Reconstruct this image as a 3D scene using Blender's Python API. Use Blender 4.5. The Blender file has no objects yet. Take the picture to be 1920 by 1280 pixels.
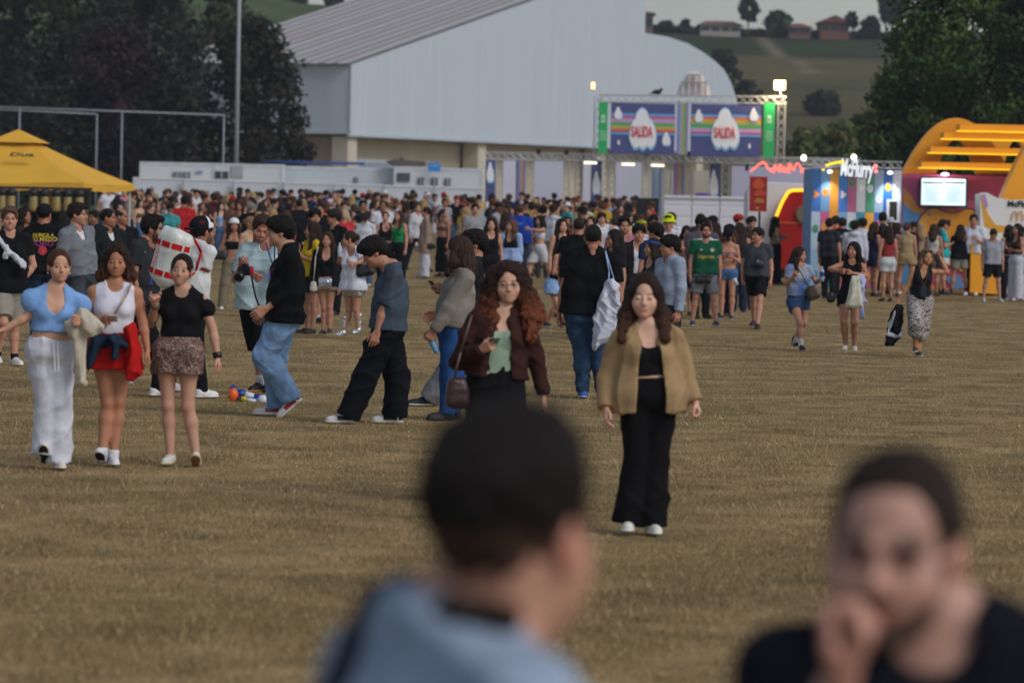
import bpy, math, random, time
import numpy as np
from mathutils import Matrix, Vector
from mathutils.bvhtree import BVHTree
T0 = time.time()
random.seed(7)
RNG = np.random.default_rng(7)
PI = math.pi
scene = bpy.context.scene
COL = scene.collection

# ------------------------------------------------------------------ camera
F = 8000.0                      # focal length in pixels of the 1920 wide photograph
CAMZ = 2.03
PITCH = math.atan((640 - 375) / F)
ROLL = math.atan(0.0205)
r0 = Vector((1, 0, 0)); fw = Vector((0, math.cos(PITCH), -math.sin(PITCH))); u0 = Vector((0, math.sin(PITCH), math.cos(PITCH)))
cr = r0 * math.cos(ROLL) + u0 * math.sin(ROLL)
cu = u0 * math.cos(ROLL) - r0 * math.sin(ROLL)
cd = bpy.data.cameras.new('camera'); cam = bpy.data.objects.new('camera', cd); COL.objects.link(cam)
cam.matrix_world = Matrix(((cr.x, cu.x, -fw.x, 0), (cr.y, cu.y, -fw.y, 0), (cr.z, cu.z, -fw.z, CAMZ), (0, 0, 0, 1)))
cd.sensor_fit = 'HORIZONTAL'; cd.sensor_width = 36; cd.lens = 150
cd.clip_start = 0.5; cd.clip_end = 6000
cd.dof.use_dof = True; cd.dof.focus_distance = F / 185; cd.dof.aperture_fstop = 3.6; cd.dof.aperture_blades = 9
scene.camera = cam

# ------------------------------------------------------------------ light
w = bpy.data.worlds.new('World'); scene.world = w; w.use_nodes = True
nt = w.node_tree; nt.nodes.clear()
sky = nt.nodes.new('ShaderNodeTexSky'); sky.sky_type = 'NISHITA'; sky.sun_disc = False
SUN_EL, SUN_AZ = 42, 130
sky.sun_elevation = math.radians(SUN_EL); sky.sun_rotation = math.radians(SUN_AZ)
sky.air_density = 1.0; sky.dust_density = 1.5; sky.ozone_density = 1.0
hs = nt.nodes.new('ShaderNodeHueSaturation'); hs.inputs['Saturation'].default_value = 0.60
cl = nt.nodes.new('ShaderNodeTexNoise'); cl.inputs['Scale'].default_value = 3.0; cl.inputs['Detail'].default_value = 4
tc = nt.nodes.new('ShaderNodeTexCoord'); mp = nt.nodes.new('ShaderNodeMapping'); mp.inputs['Scale'].default_value = (1, 1, 5)
rp = nt.nodes.new('ShaderNodeValToRGB'); rp.color_ramp.elements[0].color = (.80, .81, .84, 1); rp.color_ramp.elements[1].color = (1.05, 1.04, 1.02, 1)
rp.color_ramp.elements[0].position = .35; rp.color_ramp.elements[1].position = .65
mx = nt.nodes.new('ShaderNodeMixRGB'); mx.blend_type = 'MULTIPLY'; mx.inputs[0].default_value = 1
bg = nt.nodes.new('ShaderNodeBackground'); bg.inputs['Strength'].default_value = 0.11
wo = nt.nodes.new('ShaderNodeOutputWorld')
L = nt.links.new
L(sky.outputs[0], hs.inputs['Color']); L(hs.outputs[0], mx.inputs[1]); L(tc.outputs['Generated'], mp.inputs[0]); L(mp.outputs[0], cl.inputs[0])
L(cl.outputs[0], rp.inputs[0]); L(rp.outputs[0], mx.inputs[2]); L(mx.outputs[0], bg.inputs[0]); L(bg.outputs[0], wo.inputs[0])
sd = bpy.data.lights.new('sun', 'SUN'); sun = bpy.data.objects.new('sun', sd); COL.objects.link(sun)
sd.energy = 1.2; sd.angle = math.radians(24); sd.color = (1, .96, .9)
sun.rotation_euler = (math.radians(90 - SUN_EL), 0, math.radians(180 - SUN_AZ))
vs = scene.view_settings; vs.view_transform = 'Standard'; vs.look = 'None'; vs.gamma = 1; vs.exposure = 0.1
scene.cycles.use_denoising = True
scene.cycles.max_bounces = 6; scene.cycles.diffuse_bounces = 3; scene.cycles.transparent_max_bounces = 6
scene.cycles.volume_bounces = 0

# ------------------------------------------------------------------ helpers
def at(px, py, D):
    d = fw + cr * ((px - 960) / F) + cu * ((640 - py) / F)
    d = d * (D / d.y)
    return Vector((d.x, d.y, d.z + CAMZ))
def sm(a, b, x):
    t = np.clip((x - a) / (b - a), 0, 1); return t * t * (3 - 2 * t)
def gz(x, y):
    return float(0.5 * sm(80, 175, y))
def ground_at(px, py):
    D = 60.0
    for _ in range(30):
        d = fw + cr * ((px - 960) / F) + cu * ((640 - py) / F)
        k = (gz(0, D) - CAMZ) / d.z
        D = .5 * D + .5 * min(400, max(5, k * d.y))
    return at(px, py, D)
def srgb(c):
    if isinstance(c, str):
        c = c.lstrip('#'); c = [int(c[i:i + 2], 16) / 255 for i in (0, 2, 4)]
    return np.array([(v / 12.92 if v <= .04045 else ((v + .055) / 1.055) ** 2.4) for v in c], dtype=np.float32)
def tag(o, label=None, cat=None, group=None, kind=None):
    if label: o['label'] = label
    if cat: o['category'] = cat
    if group: o['group'] = group
    if kind: o['kind'] = kind
    return o
def empty(name, loc=(0, 0, 0), rz=0, parent=None):
    o = bpy.data.objects.new(name, None); COL.objects.link(o); o.location = loc; o.rotation_euler = (0, 0, rz); o.empty_display_size = .2
    if parent: o.parent = parent
    return o

# ------------------------------------------------------------------ materials
def newmat(name):
    m = bpy.data.materials.new(name); m.use_nodes = True
    return m, m.node_tree, m.node_tree.nodes['Principled BSDF']
def vcmat(name, rough=.8, spec=.3, metal=0.0, bump=0.0, bscale=60, sss=0, sheen=0, var=.12, vscale=8, zs=1.0):
    m, t, b = newmat(name)
    a = t.nodes.new('ShaderNodeAttribute'); a.attribute_name = 'Col'
    oi = t.nodes.new('ShaderNodeObjectInfo')
    mm = t.nodes.new('ShaderNodeMixRGB'); mm.blend_type = 'MULTIPLY'; mm.inputs[0].default_value = 1
    t.links.new(a.outputs['Color'], mm.inputs[1]); t.links.new(oi.outputs['Color'], mm.inputs[2])
    tc = t.nodes.new('ShaderNodeTexCoord')
    n = t.nodes.new('ShaderNodeTexNoise'); n.inputs['Scale'].default_value = vscale; n.inputs['Detail'].default_value = 5
    mpz = t.nodes.new('ShaderNodeMapping'); mpz.inputs['Scale'].default_value = (1, 1, zs); t.links.new(tc.outputs['Object'], mpz.inputs[0])
    t.links.new(mpz.outputs[0], n.inputs[0])
    mr = t.nodes.new('ShaderNodeMapRange'); mr.inputs[1].default_value = .3; mr.inputs[2].default_value = .7; mr.inputs[3].default_value = 1 - var; mr.inputs[4].default_value = 1 + var
    t.links.new(n.outputs[0], mr.inputs[0])
    m2 = t.nodes.new('ShaderNodeVectorMath'); m2.operation = 'SCALE'
    t.links.new(mm.outputs[0], m2.inputs[0]); t.links.new(mr.outputs[0], m2.inputs['Scale'])
    t.links.new(m2.outputs[0], b.inputs['Base Color'])
    b.inputs['Roughness'].default_value = rough; b.inputs['Specular IOR Level'].default_value = spec; b.inputs['Metallic'].default_value = metal
    if sheen: b.inputs['Sheen Weight'].default_value = sheen
    if bump:
        n2 = t.nodes.new('ShaderNodeTexNoise'); n2.inputs['Scale'].default_value = bscale; n2.inputs['Detail'].default_value = 3
        t.links.new(mpz.outputs[0], n2.inputs[0])
        bp = t.nodes.new('ShaderNodeBump'); bp.inputs['Strength'].default_value = bump; bp.inputs['Distance'].default_value = .02
        t.links.new(n2.outputs[0], bp.inputs['Height']); t.links.new(bp.outputs[0], b.inputs['Normal'])
    return m
M = {}
M['skin'] = vcmat('skin', .55, .35, var=.06, vscale=14)
M['cloth'] = vcmat('cloth', .9, .15, bump=.35, bscale=14, var=.13, vscale=10)
M['denim'] = vcmat('denim', .9, .15, bump=.4, bscale=18, var=.28, vscale=9)
M['hair'] = vcmat('hair', .6, .2, bump=.8, bscale=150, var=.6, vscale=110, zs=.14)
M['shoe'] = vcmat('shoe', .6, .4, var=.08)
M['silver'] = vcmat('silver', .25, .6, metal=.9, bump=.9, bscale=22, var=.1)
M['leather'] = vcmat('leather', .4, .5, bump=.2, bscale=30)
M['plastic'] = vcmat('plastic', .35, .5, var=.03)
def flat(name, col, rough=.6, spec=.4, metal=0, var=.10, vscale=2.0, bump=0, bscale=20, coord='Object', stretch=(1, 1, 1)):
    key = 'flat_' + name
    if key in M: return M[key]
    m, t, b = newmat(name)
    c = srgb(col)
    tc = t.nodes.new('ShaderNodeTexCoord'); mp = t.nodes.new('ShaderNodeMapping'); mp.inputs['Scale'].default_value = stretch
    n = t.nodes.new('ShaderNodeTexNoise'); n.inputs['Scale'].default_value = vscale; n.inputs['Detail'].default_value = 6
    t.links.new(tc.outputs[coord], mp.inputs[0]); t.links.new(mp.outputs[0], n.inputs[0])
    mr = t.nodes.new('ShaderNodeMapRange'); mr.inputs[1].default_value = .3; mr.inputs[2].default_value = .7; mr.inputs[3].default_value = 1 - var; mr.inputs[4].default_value = 1 + var
    t.links.new(n.outputs[0], mr.inputs[0])
    m2 = t.nodes.new('ShaderNodeVectorMath'); m2.operation = 'SCALE'; m2.inputs[0].default_value = tuple(float(v) for v in c)
    t.links.new(mr.outputs[0], m2.inputs['Scale']); t.links.new(m2.outputs[0], b.inputs['Base Color'])
    b.inputs['Roughness'].default_value = rough; b.inputs['Specular IOR Level'].default_value = spec; b.inputs['Metallic'].default_value = metal
    if bump:
        bp = t.nodes.new('ShaderNodeBump'); bp.inputs['Strength'].default_value = bump; bp.inputs['Distance'].default_value = .03
        n3 = t.nodes.new('ShaderNodeTexNoise'); n3.inputs['Scale'].default_value = bscale
        t.links.new(mp.outputs[0], n3.inputs[0]); t.links.new(n3.outputs[0], bp.inputs['Height']); t.links.new(bp.outputs[0], b.inputs['Normal'])
    M[key] = m
    return m
def glow(name, col, strength):
    key = 'glow_' + name
    if key in M: return M[key]
    m, t, b = newmat(name)
    c = srgb(col)
    b.inputs['Base Color'].default_value = (*[float(v) * .6 for v in c], 1)
    b.inputs['Emission Color'].default_value = (*[float(v) for v in c], 1); b.inputs['Emission Strength'].default_value = strength
    M[key] = m
    return m

# ------------------------------------------------------------------ mesh output
def mesh_obj(name, V, Q, mat, parent=None, col=None, smooth=True, tris=None):
    me = bpy.data.meshes.new(name)
    V = np.asarray(V, dtype=np.float32); Q = np.asarray(Q, dtype=np.int32)
    nq = len(Q); nt_ = 0 if tris is None else len(tris)
    me.vertices.add(len(V)); me.vertices.foreach_set('co', V.ravel())
    w_ = Q.shape[1] if nq else 4
    loops = Q.ravel(); starts = np.arange(nq, dtype=np.int32) * w_
    if nt_:
        starts = np.concatenate([starts, nq * w_ + np.arange(nt_, dtype=np.int32) * 3]); loops = np.concatenate([loops, np.asarray(tris, np.int32).ravel()])
    me.loops.add(len(loops)); me.loops.foreach_set('vertex_index', loops)
    me.polygons.add(nq + nt_); me.polygons.foreach_set('loop_start', starts)
    me.update(calc_edges=True)
    if smooth: me.polygons.foreach_set('use_smooth', np.ones(nq + nt_, dtype=bool))
    if col is not None:
        a = me.color_attributes.new('Col', 'FLOAT_COLOR', 'POINT')
        c4 = np.ones((len(V), 4), np.float32); c4[:, :3] = col
        a.data.foreach_set('color', c4.ravel())
    me.materials.append(mat)
    o = bpy.data.objects.new(name, me); COL.objects.link(o)
    if parent is not None: o.parent = parent
    return o

class MB:
    """collects plain shapes into one mesh; each face may carry a colour"""
    def __init__(s): s.v = []; s.f = []; s.c = []
    def add(s, vs, fs, c=(1, 1, 1)):
        n = len(s.v); s.v += [tuple(v) for v in vs]; s.f += [tuple(i + n for i in f) for f in fs]; s.c += [tuple(c)] * len(vs)
    def box(s, lo, hi, c=(1, 1, 1), m=None):
        x0, y0, z0 = lo; x1, y1, z1 = hi
        vs = [(x0, y0, z0), (x1, y0, z0), (x1, y1, z0), (x0, y1, z0), (x0, y0, z1), (x1, y0, z1), (x1, y1, z1), (x0, y1, z1)]
        if m is not None: vs = [m @ Vector(v) for v in vs]
        s.add(vs, [(0, 3, 2, 1), (4, 5, 6, 7), (0, 1, 5, 4), (1, 2, 6, 5), (2, 3, 7, 6), (3, 0, 4, 7)], c)
    def tube(s, a, b, r1, r2=None, n=8, c=(1, 1, 1), cap=True):
        r2 = r1 if r2 is None else r2; a = Vector(a); b = Vector(b); d = (b - a)
        if d.length < 1e-6: return
        d.normalize(); e = d.orthogonal().normalized(); g = d.cross(e)
        vs = []
        for p, r in ((a, r1), (b, r2)):
            for i in range(n):
                t = 2 * PI * i / n; vs.append(p + (e * math.cos(t) + g * math.sin(t)) * r)
        fs = [(i, (i + 1) % n, n + (i + 1) % n, n + i) for i in range(n)]
        if cap: fs += [tuple(range(n - 1, -1, -1)), tuple(range(n, 2 * n))]
        s.add(vs, fs, c)
    def path(s, pts, r, n=6, c=(1, 1, 1)):
        for i in range(len(pts) - 1):
            s.tube(pts[i], pts[i + 1], r if not hasattr(r, '__len__') else r[i], r if not hasattr(r, '__len__') else r[i + 1], n, c)
    def prism(s, poly, y0, y1, c=(1, 1, 1), m=None):
        """poly in (x,z), extruded along y"""
        n = len(poly); vs = [(x, y0, z) for x, z in poly] + [(x, y1, z) for x, z in poly]
        if m is not None: vs = [m @ Vector(v) for v in vs]
        s.add(vs, [tuple(range(n)), tuple(range(2 * n - 1, n - 1, -1))] + [(i, i + n, (i + 1) % n + n, (i + 1) % n) for i in range(n)], c)
    def lathe(s, prof, n=16, c=(1, 1, 1), m=None, cap=True):
        vs = []; k = len(prof)
        for r, z in prof:
            for i in range(n):
                t = 2 * PI * i / n; vs.append((r * math.cos(t), r * math.sin(t), z))
        if m is not None: vs = [m @ Vector(v) for v in vs]
        fs = [(j * n + i, j * n + (i + 1) % n, (j + 1) * n + (i + 1) % n, (j + 1) * n + i) for j in range(k - 1) for i in range(n)]
        if cap: fs += [tuple(range(n - 1, -1, -1)), tuple(range((k - 1) * n, k * n))]
        s.add(vs, fs, c)
    def build(s, name, mat, parent=None, smooth=False, bevel=0):
        me = bpy.data.meshes.new(name); me.from_pydata([tuple(v) for v in s.v], [], s.f); me.update()
        a = me.color_attributes.new('Col', 'FLOAT_COLOR', 'POINT')
        c4 = np.ones((len(s.v), 4), np.float32); c4[:, :3] = np.array(s.c, np.float32).reshape(-1, 3); a.data.foreach_set('color', c4.ravel())
        if smooth: me.polygons.foreach_set('use_smooth', np.ones(len(me.polygons), dtype=bool))
        me.materials.append(mat)
        o = bpy.data.objects.new(name, me); COL.objects.link(o)
        if parent is not None: o.parent = parent
        if bevel:
            b = o.modifiers.new('bevel', 'BEVEL'); b.width = bevel; b.segments = 2; b.limit_method = 'ANGLE'
        return o

def text_mesh(body, size, depth=0.0, bold=0.0, shear=0, align='CENTER', sx=1.0):
    cu_ = bpy.data.curves.new('t', 'FONT'); cu_.body = body; cu_.size = size; cu_.extrude = depth; cu_.offset = bold; cu_.align_x = align; cu_.align_y = 'CENTER'; cu_.resolution_u = 3; cu_.shear = shear
    o = bpy.data.objects.new('t', cu_); COL.objects.link(o)
    dg = bpy.context.evaluated_depsgraph_get(); ev = o.evaluated_get(dg); me = ev.to_mesh()
    V = [Vector((v.co.x * sx, v.co.y, v.co.z)) for v in me.vertices]; Fc = [tuple(p.vertices) for p in me.polygons]
    ev.to_mesh_clear(); bpy.data.objects.remove(o); bpy.data.curves.remove(cu_)
    return V, Fc

# ------------------------------------------------------------------ signed distance fields
class SDF:
    def __init__(s, lo, hi, vx):
        s.vx = vx; s.lo = np.array(lo, np.float32) - 2 * vx
        s.n = np.maximum(4, np.ceil((np.array(hi) + 2 * vx - s.lo) / vx).astype(int) + 1)
        s.ax = [s.lo[i] + vx * np.arange(s.n[i], dtype=np.float32) for i in range(3)]
        s.f = np.full(tuple(s.n), .5, np.float32)
    def sl(s, lo, hi):
        o = []
        for i in range(3):
            a = int(max(0, math.floor((lo[i] - s.lo[i]) / s.vx))); b = int(min(s.n[i], math.ceil((hi[i] - s.lo[i]) / s.vx) + 1))
            if b <= a: return None
            o.append(slice(a, b))
        return tuple(o)
    def grid(s, q): return s.ax[0][q[0]][:, None, None], s.ax[1][q[1]][None, :, None], s.ax[2][q[2]][None, None, :]
    def _u(s, q, d, k):
        f = s.f[q]
        if k > 0:
            h = np.maximum(k - np.abs(f - d), 0) / k; s.f[q] = np.minimum(f, d) - h * h * (k * .25)
        else: s.f[q] = np.minimum(f, d)
    def rc(s, a, b, r1, r2=None, k=.02, clip=None, sub=False):
        r2 = r1 if r2 is None else r2; a = np.array(a, np.float32); b = np.array(b, np.float32); m = max(r1, r2) + k + 2.5 * s.vx
        q = s.sl(np.minimum(a, b) - m, np.maximum(a, b) + m)
        if q is None: return
        X, Y, Z = s.grid(q); X = X - a[0]; Y = Y - a[1]; Z = Z - a[2]; c = b - a; L2 = float(c @ c) + 1e-9
        tt = (X * c[0] + Y * c[1] + Z * c[2]) / L2; t = np.clip(tt, 0, 1)
        d = np.sqrt((X - t * c[0]) ** 2 + (Y - t * c[1]) ** 2 + (Z - t * c[2]) ** 2) - (r1 + (r2 - r1) * t)
        if clip is not None: d = np.maximum(d, (tt - clip) * math.sqrt(L2))
        if sub:
            f = s.f[q]; h = np.maximum(k - np.abs(f + d), 0) / max(k, 1e-6); s.f[q] = np.maximum(f, -d) + h * h * (k * .25)
        else: s._u(q, d, k)
    def ell(s, c, r, k=.02, sub=False):
        c = np.array(c, np.float32); r = np.array(r, np.float32); m = r.max() + k + 2.5 * s.vx
        q = s.sl(c - m, c + m)
        if q is None: return
        X, Y, Z = s.grid(q); X = (X - c[0]); Y = (Y - c[1]); Z = (Z - c[2])
        k0 = np.sqrt((X / r[0]) ** 2 + (Y / r[1]) ** 2 + (Z / r[2]) ** 2); k1 = np.sqrt((X / r[0] ** 2) ** 2 + (Y / r[1] ** 2) ** 2 + (Z / r[2] ** 2) ** 2)
        d = k0 * (k0 - 1) / np.maximum(k1, 1e-4)
        if sub:
            f = s.f[q]; h = np.maximum(k - np.abs(f + d), 0) / max(k, 1e-6); s.f[q] = np.maximum(f, -d) + h * h * (k * .25)
        else: s._u(q, d, k)
    def plane(s, p, n):
        """keep the side where (x-p).n < 0"""
        X, Y, Z = s.ax[0][:, None, None], s.ax[1][None, :, None], s.ax[2][None, None, :]
        s.f = np.maximum(s.f, (X - p[0]) * n[0] + (Y - p[1]) * n[1] + (Z - p[2]) * n[2]).astype(np.float32)
    def mesh(s):
        f = s.f; ins = f < 0; nx, ny, nz = f.shape
        c = np.zeros((nx - 1, ny - 1, nz - 1), np.int8)
        for i in (0, 1):
            for j in (0, 1):
                for k in (0, 1): c += ins[i:nx - 1 + i, j:ny - 1 + j, k:nz - 1 + k]
        act = (c > 0) & (c < 8); idx = np.full(act.shape, -1, np.int32); I = np.argwhere(act)
        if len(I) == 0: return np.zeros((0, 3), np.float32), np.zeros((0, 4), np.int32)
        idx[act] = np.arange(len(I))
        P = np.zeros((len(I), 3), np.float32); W = np.zeros(len(I), np.float32)
        cs = [(i, j, k) for i in (0, 1) for j in (0, 1) for k in (0, 1)]
        val = {q: f[I[:, 0] + q[0], I[:, 1] + q[1], I[:, 2] + q[2]] for q in cs}
        for a in cs:
            for ax in range(3):
                if a[ax] == 0:
                    b = list(a); b[ax] = 1; b = tuple(b); va, vb = val[a], val[b]; m = (va < 0) != (vb < 0)
                    t = va[m] / (va[m] - vb[m]); p = np.tile(np.array(a, np.float32), (m.sum(), 1)); p[:, ax] = t
                    P[m] += p; W[m] += 1
        V = (I + P / W[:, None]) * s.vx + s.lo
        Q = []
        for ax in range(3):
            sa = [slice(None)] * 3; sb = [slice(None)] * 3; sa[ax] = slice(0, -1); sb[ax] = slice(1, None)
            A, B = ins[tuple(sa)], ins[tuple(sb)]; e = A != B; o1, o2 = (ax + 1) % 3, (ax + 2) % 3
            E = np.argwhere(e); ok = (E[:, o1] > 0) & (E[:, o2] > 0) & (E[:, o1] < f.shape[o1] - 1) & (E[:, o2] < f.shape[o2] - 1); E = E[ok]
            fl = A[E[:, 0], E[:, 1], E[:, 2]]
            def g(d1, d2):
                G = E.copy(); G[:, o1] -= d1; G[:, o2] -= d2; return idx[G[:, 0], G[:, 1], G[:, 2]]
            q = np.stack([g(1, 1), g(0, 1), g(0, 0), g(1, 0)], 1); q[~fl] = q[~fl][:, ::-1]; Q.append(q)
        return V.astype(np.float32), np.concatenate(Q).astype(np.int32)

def normals(V, Q):
    n = np.cross(V[Q[:, 2]] - V[Q[:, 0]], V[Q[:, 3]] - V[Q[:, 1]]); N = np.zeros_like(V)
    for i in range(4): np.add.at(N, Q[:, i], n)
    return N / (np.linalg.norm(N, axis=1, keepdims=True) + 1e-9)
def smooth_v(V, Q, it=1, w=.5):
    for _ in range(it):
        S = np.zeros_like(V); C = np.zeros(len(V), np.float32)
        for i in range(4):
            j = (i + 1) % 4; np.add.at(S, Q[:, i], V[Q[:, j]]); np.add.at(C, Q[:, i], 1); np.add.at(S, Q[:, j], V[Q[:, i]]); np.add.at(C, Q[:, j], 1)
        V = V * (1 - w) + w * S / np.maximum(C, 1)[:, None]
    return V
def noise3(P, sc, seed=0):
    """cheap smooth noise, roughly -1..1"""
    r = np.random.default_rng(seed); o = np.zeros(len(P), np.float32)
    for i in range(4):
        a = r.normal(size=3); a /= np.linalg.norm(a); b = r.normal(size=3); b /= np.linalg.norm(b)
        o += np.sin(P @ (a * sc * (1 + .35 * i)).astype(np.float32) + r.uniform(0, 6) + 1.7 * np.sin(P @ (b * sc * .6).astype(np.float32) + r.uniform(0, 6)))
    return o / 2.6
def joinm(ms):
    V = []; Q = []; C = []; n = 0
    for v, q, c in ms:
        V.append(v); Q.append(q + n); C.append(c); n += len(v)
    return np.concatenate(V), np.concatenate(Q), np.concatenate(C)
# ------------------------------------------------------------------ people
_cache = {}
def v3(*a): return np.array(a, np.float32)
def unit(a):
    a = np.asarray(a, np.float32); return a / (np.linalg.norm(a) + 1e-9)

def head_geo(vx, sex):
    key = ('head', vx, sex)
    if key in _cache: return _cache[key]
    g = SDF((-.11, -.15, -.2), (.11, .14, .15), vx)
    g.ell((0, .018, .034), (.074, .095, .086), 0)
    fe = sex == 'f'; jw = .053 if fe else .059; cz = .008 if fe else .003
    g.ell((0, -.022, -.033), (jw + .009, .066, .066), .03)
    g.ell((0, -.03, -.070 + cz), (jw - .011 if fe else jw - .006, .051, .044), .03)
    g.ell((0, -.062, -.098 + cz), (.017 if fe else .022, .021, .016), .022)
    for s in (-1, 1):
        g.ell((s * .04, -.055, -.03), (.022, .022, .025), .02)
        g.ell((s * .031, -.093, .001), (.016, .012, .0095), .014, sub=True)
        g.ell((s * .0315, -.074, .001), (.0125, .0125, .0125), .003)
        
        if not fe: g.rc((s * .012, -.086, .019), (s * .045, -.076, .018), .008, .006, .012)
        g.ell((s * .077, .012, -.006), (.009, .018, .031), .008)
    ns = .82 if fe else 1.0
    g.rc((0, -.083, .006), (0, -.089 - .018 * ns, -.029), .0055, .0105 * ns, .010)
    g.ell((.0105 * ns, -.096, -.032), (.0075 * ns, .009, .0065), .005); g.ell((-.0105 * ns, -.096, -.032), (.0075 * ns, .009, .0065), .005)
    g.rc((-.016, -.081, -.060), (.016, -.081, -.060), .0062, .0062, .005)
    g.rc((-.013, -.080, -.070), (.013, -.080, -.070), .0078, .0078, .005)
    g.ell((0, -.096, -.0655), (.025, .006, .0022), .003, sub=True)
    nr = .042 if sex == 'f' else .053
    g.rc((0, .02, -.05), (0, .032, -.15), nr, nr - .004, .03)
    V, Q = g.mesh(); V = smooth_v(V, Q, 1, .25)
    _cache[key] = (V, Q); return _cache[key]

def head_col(V, skin, o):
    x, y, z = V[:, 0], V[:, 1], V[:, 2]; ax = np.abs(x); fr = (y < -.03)
    C = np.tile(skin, (len(V), 1)).astype(np.float32)
    def mix(m, c):
        m = np.clip(m, 0, 1)[:, None].astype(np.float32); C[:] = C * (1 - m) + np.asarray(c, np.float32) * m
    rd = skin * v3(1.08, .82, .78)
    mix(.3 * np.exp(-((ax - .042) ** 2 + (z + .035) ** 2) / .0004) * fr, rd)
    mix(.5 * np.exp(-(ax ** 2 + (z + .03) ** 2) / .00018) * fr, rd)
    mix(.6 * (ax > .07) * (np.abs(z + .006) < .04), skin * v3(1.08, .78, .74))
    hc = srgb(o.get('hair', '#2a1d16'))
    if o.get('beard'):
        ln_ = -.066 + .55 * np.clip(ax - .028, 0, .04)
        b = sm(.006, -.006, z - ln_) * (z > -.135) * (y < .0) * (ax < .069)
        b = np.maximum(b, ((ax > .056) & (ax < .070) & (z < .0) & (z > -.07) & (y < -.012) & (y > -.045)) * 1.0)
        mix(o['beard'] * b, hc * .9 + .01)
        mix(o['beard'] * ((np.abs(z + .05) < .006) & (ax < .026) & fr), hc * .9)
    zl = z - o.get('smile', 0) * 7.0 * ax ** 2; lip = np.exp(-((zl + .065) / .0075) ** 4) * np.exp(-(ax / .023) ** 4) * (y < -.074)
    mix(.85 * lip, srgb(o.get('lip', '#a5605a' if o.get('sex') == 'f' else '#a0695f')))
    if o.get('teeth'): mix(.6 * np.exp(-((zl + .0655) / .0032) ** 4) * np.exp(-(ax / .015) ** 4) * (y < -.07), v3(.6, .56, .5))
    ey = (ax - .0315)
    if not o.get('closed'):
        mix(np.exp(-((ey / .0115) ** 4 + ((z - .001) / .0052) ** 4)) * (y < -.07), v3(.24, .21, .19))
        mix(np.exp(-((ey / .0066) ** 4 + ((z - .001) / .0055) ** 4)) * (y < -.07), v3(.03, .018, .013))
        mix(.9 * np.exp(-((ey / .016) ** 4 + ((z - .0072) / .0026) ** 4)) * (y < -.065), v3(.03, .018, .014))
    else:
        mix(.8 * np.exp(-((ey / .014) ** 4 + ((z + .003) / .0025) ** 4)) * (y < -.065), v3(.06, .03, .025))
    mix((.10 if not o.get('brow') else .8) * np.exp(-((ey / .018) ** 4 + ((z - .002) / .011) ** 4)) * (y < -.06), skin * (v3(.6, .5, .48) if not o.get('brow') else v3(.25, .2, .2)))  # shade of the eye sockets painted into the skin, stronger with heavy brows
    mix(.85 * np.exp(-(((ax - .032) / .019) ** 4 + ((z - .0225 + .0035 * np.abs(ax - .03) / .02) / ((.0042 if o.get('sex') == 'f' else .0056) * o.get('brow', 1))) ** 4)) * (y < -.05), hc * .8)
    mix(.7 * np.exp(-(((ax - .007) / .004) ** 2 + ((z + .041) / .003) ** 2)) * (y < -.09), skin * .3)
    return C

def hand_geo(vx, pose):
    key = ('hand', vx, pose)
    if key in _cache: return _cache[key]
    g = SDF((-.11, -.09, -.21), (.04, .06, .04), vx)
    ys = (-.031, -.0105, .0095, .028); ln = (.072, .080, .075, .058)
    cu_ = {'relax': (18, 28, 22), 'hold': (48, 62, 40), 'fist': (78, 92, 62), 'flat': (4, 8, 6), 'point': (18, 28, 22)}[pose]
    g.rc((0, 0, .02), (0, 0, -.01), .024, .024, .01)
    for i, (yy, l) in enumerate(zip(ys, ln)):
        g.rc((0, yy * .55, -.008), (0, yy, -.086), .0145, .0125, .010)
        p = v3(0, yy, -.086); a = 0.0; c = [q * (1 + .10 * i) for q in cu_]
        if pose == 'point' and i == 0: c = (3, 4, 3)
        for j, (fr, r1, r2) in enumerate(((.45, .0092, .0085), (.30, .0085, .0078), (.25, .0078, .0066))):
            a += math.radians(c[j]); d = v3(-math.sin(a), .06 * (i - 1.5) * (1 if j == 0 else 0), -math.cos(a)); q = p + unit(d) * l * fr
            g.rc(p, q, r1, r2, .0025); p = q
    th = {'relax': 0, 'hold': .018, 'fist': .03, 'flat': -.004, 'point': .02}[pose]
    a = v3(-.004, -.018, -.022); b = v3(-.016 - th * .5, -.046 + th * .3, -.052); c = v3(-.022 - th, -.056 + th * .9, -.078); d = v3(-.026 - th * 1.2, -.056 + th * 1.4, -.100)
    g.rc(a, b, .014, .0115, .008); g.rc(b, c, .0112, .0098, .003); g.rc(c, d, .0098, .0078, .003)
    V, Q = g.mesh(); V = smooth_v(V, Q, 1, .2)
    _cache[key] = (V, Q); return _cache[key]

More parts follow.
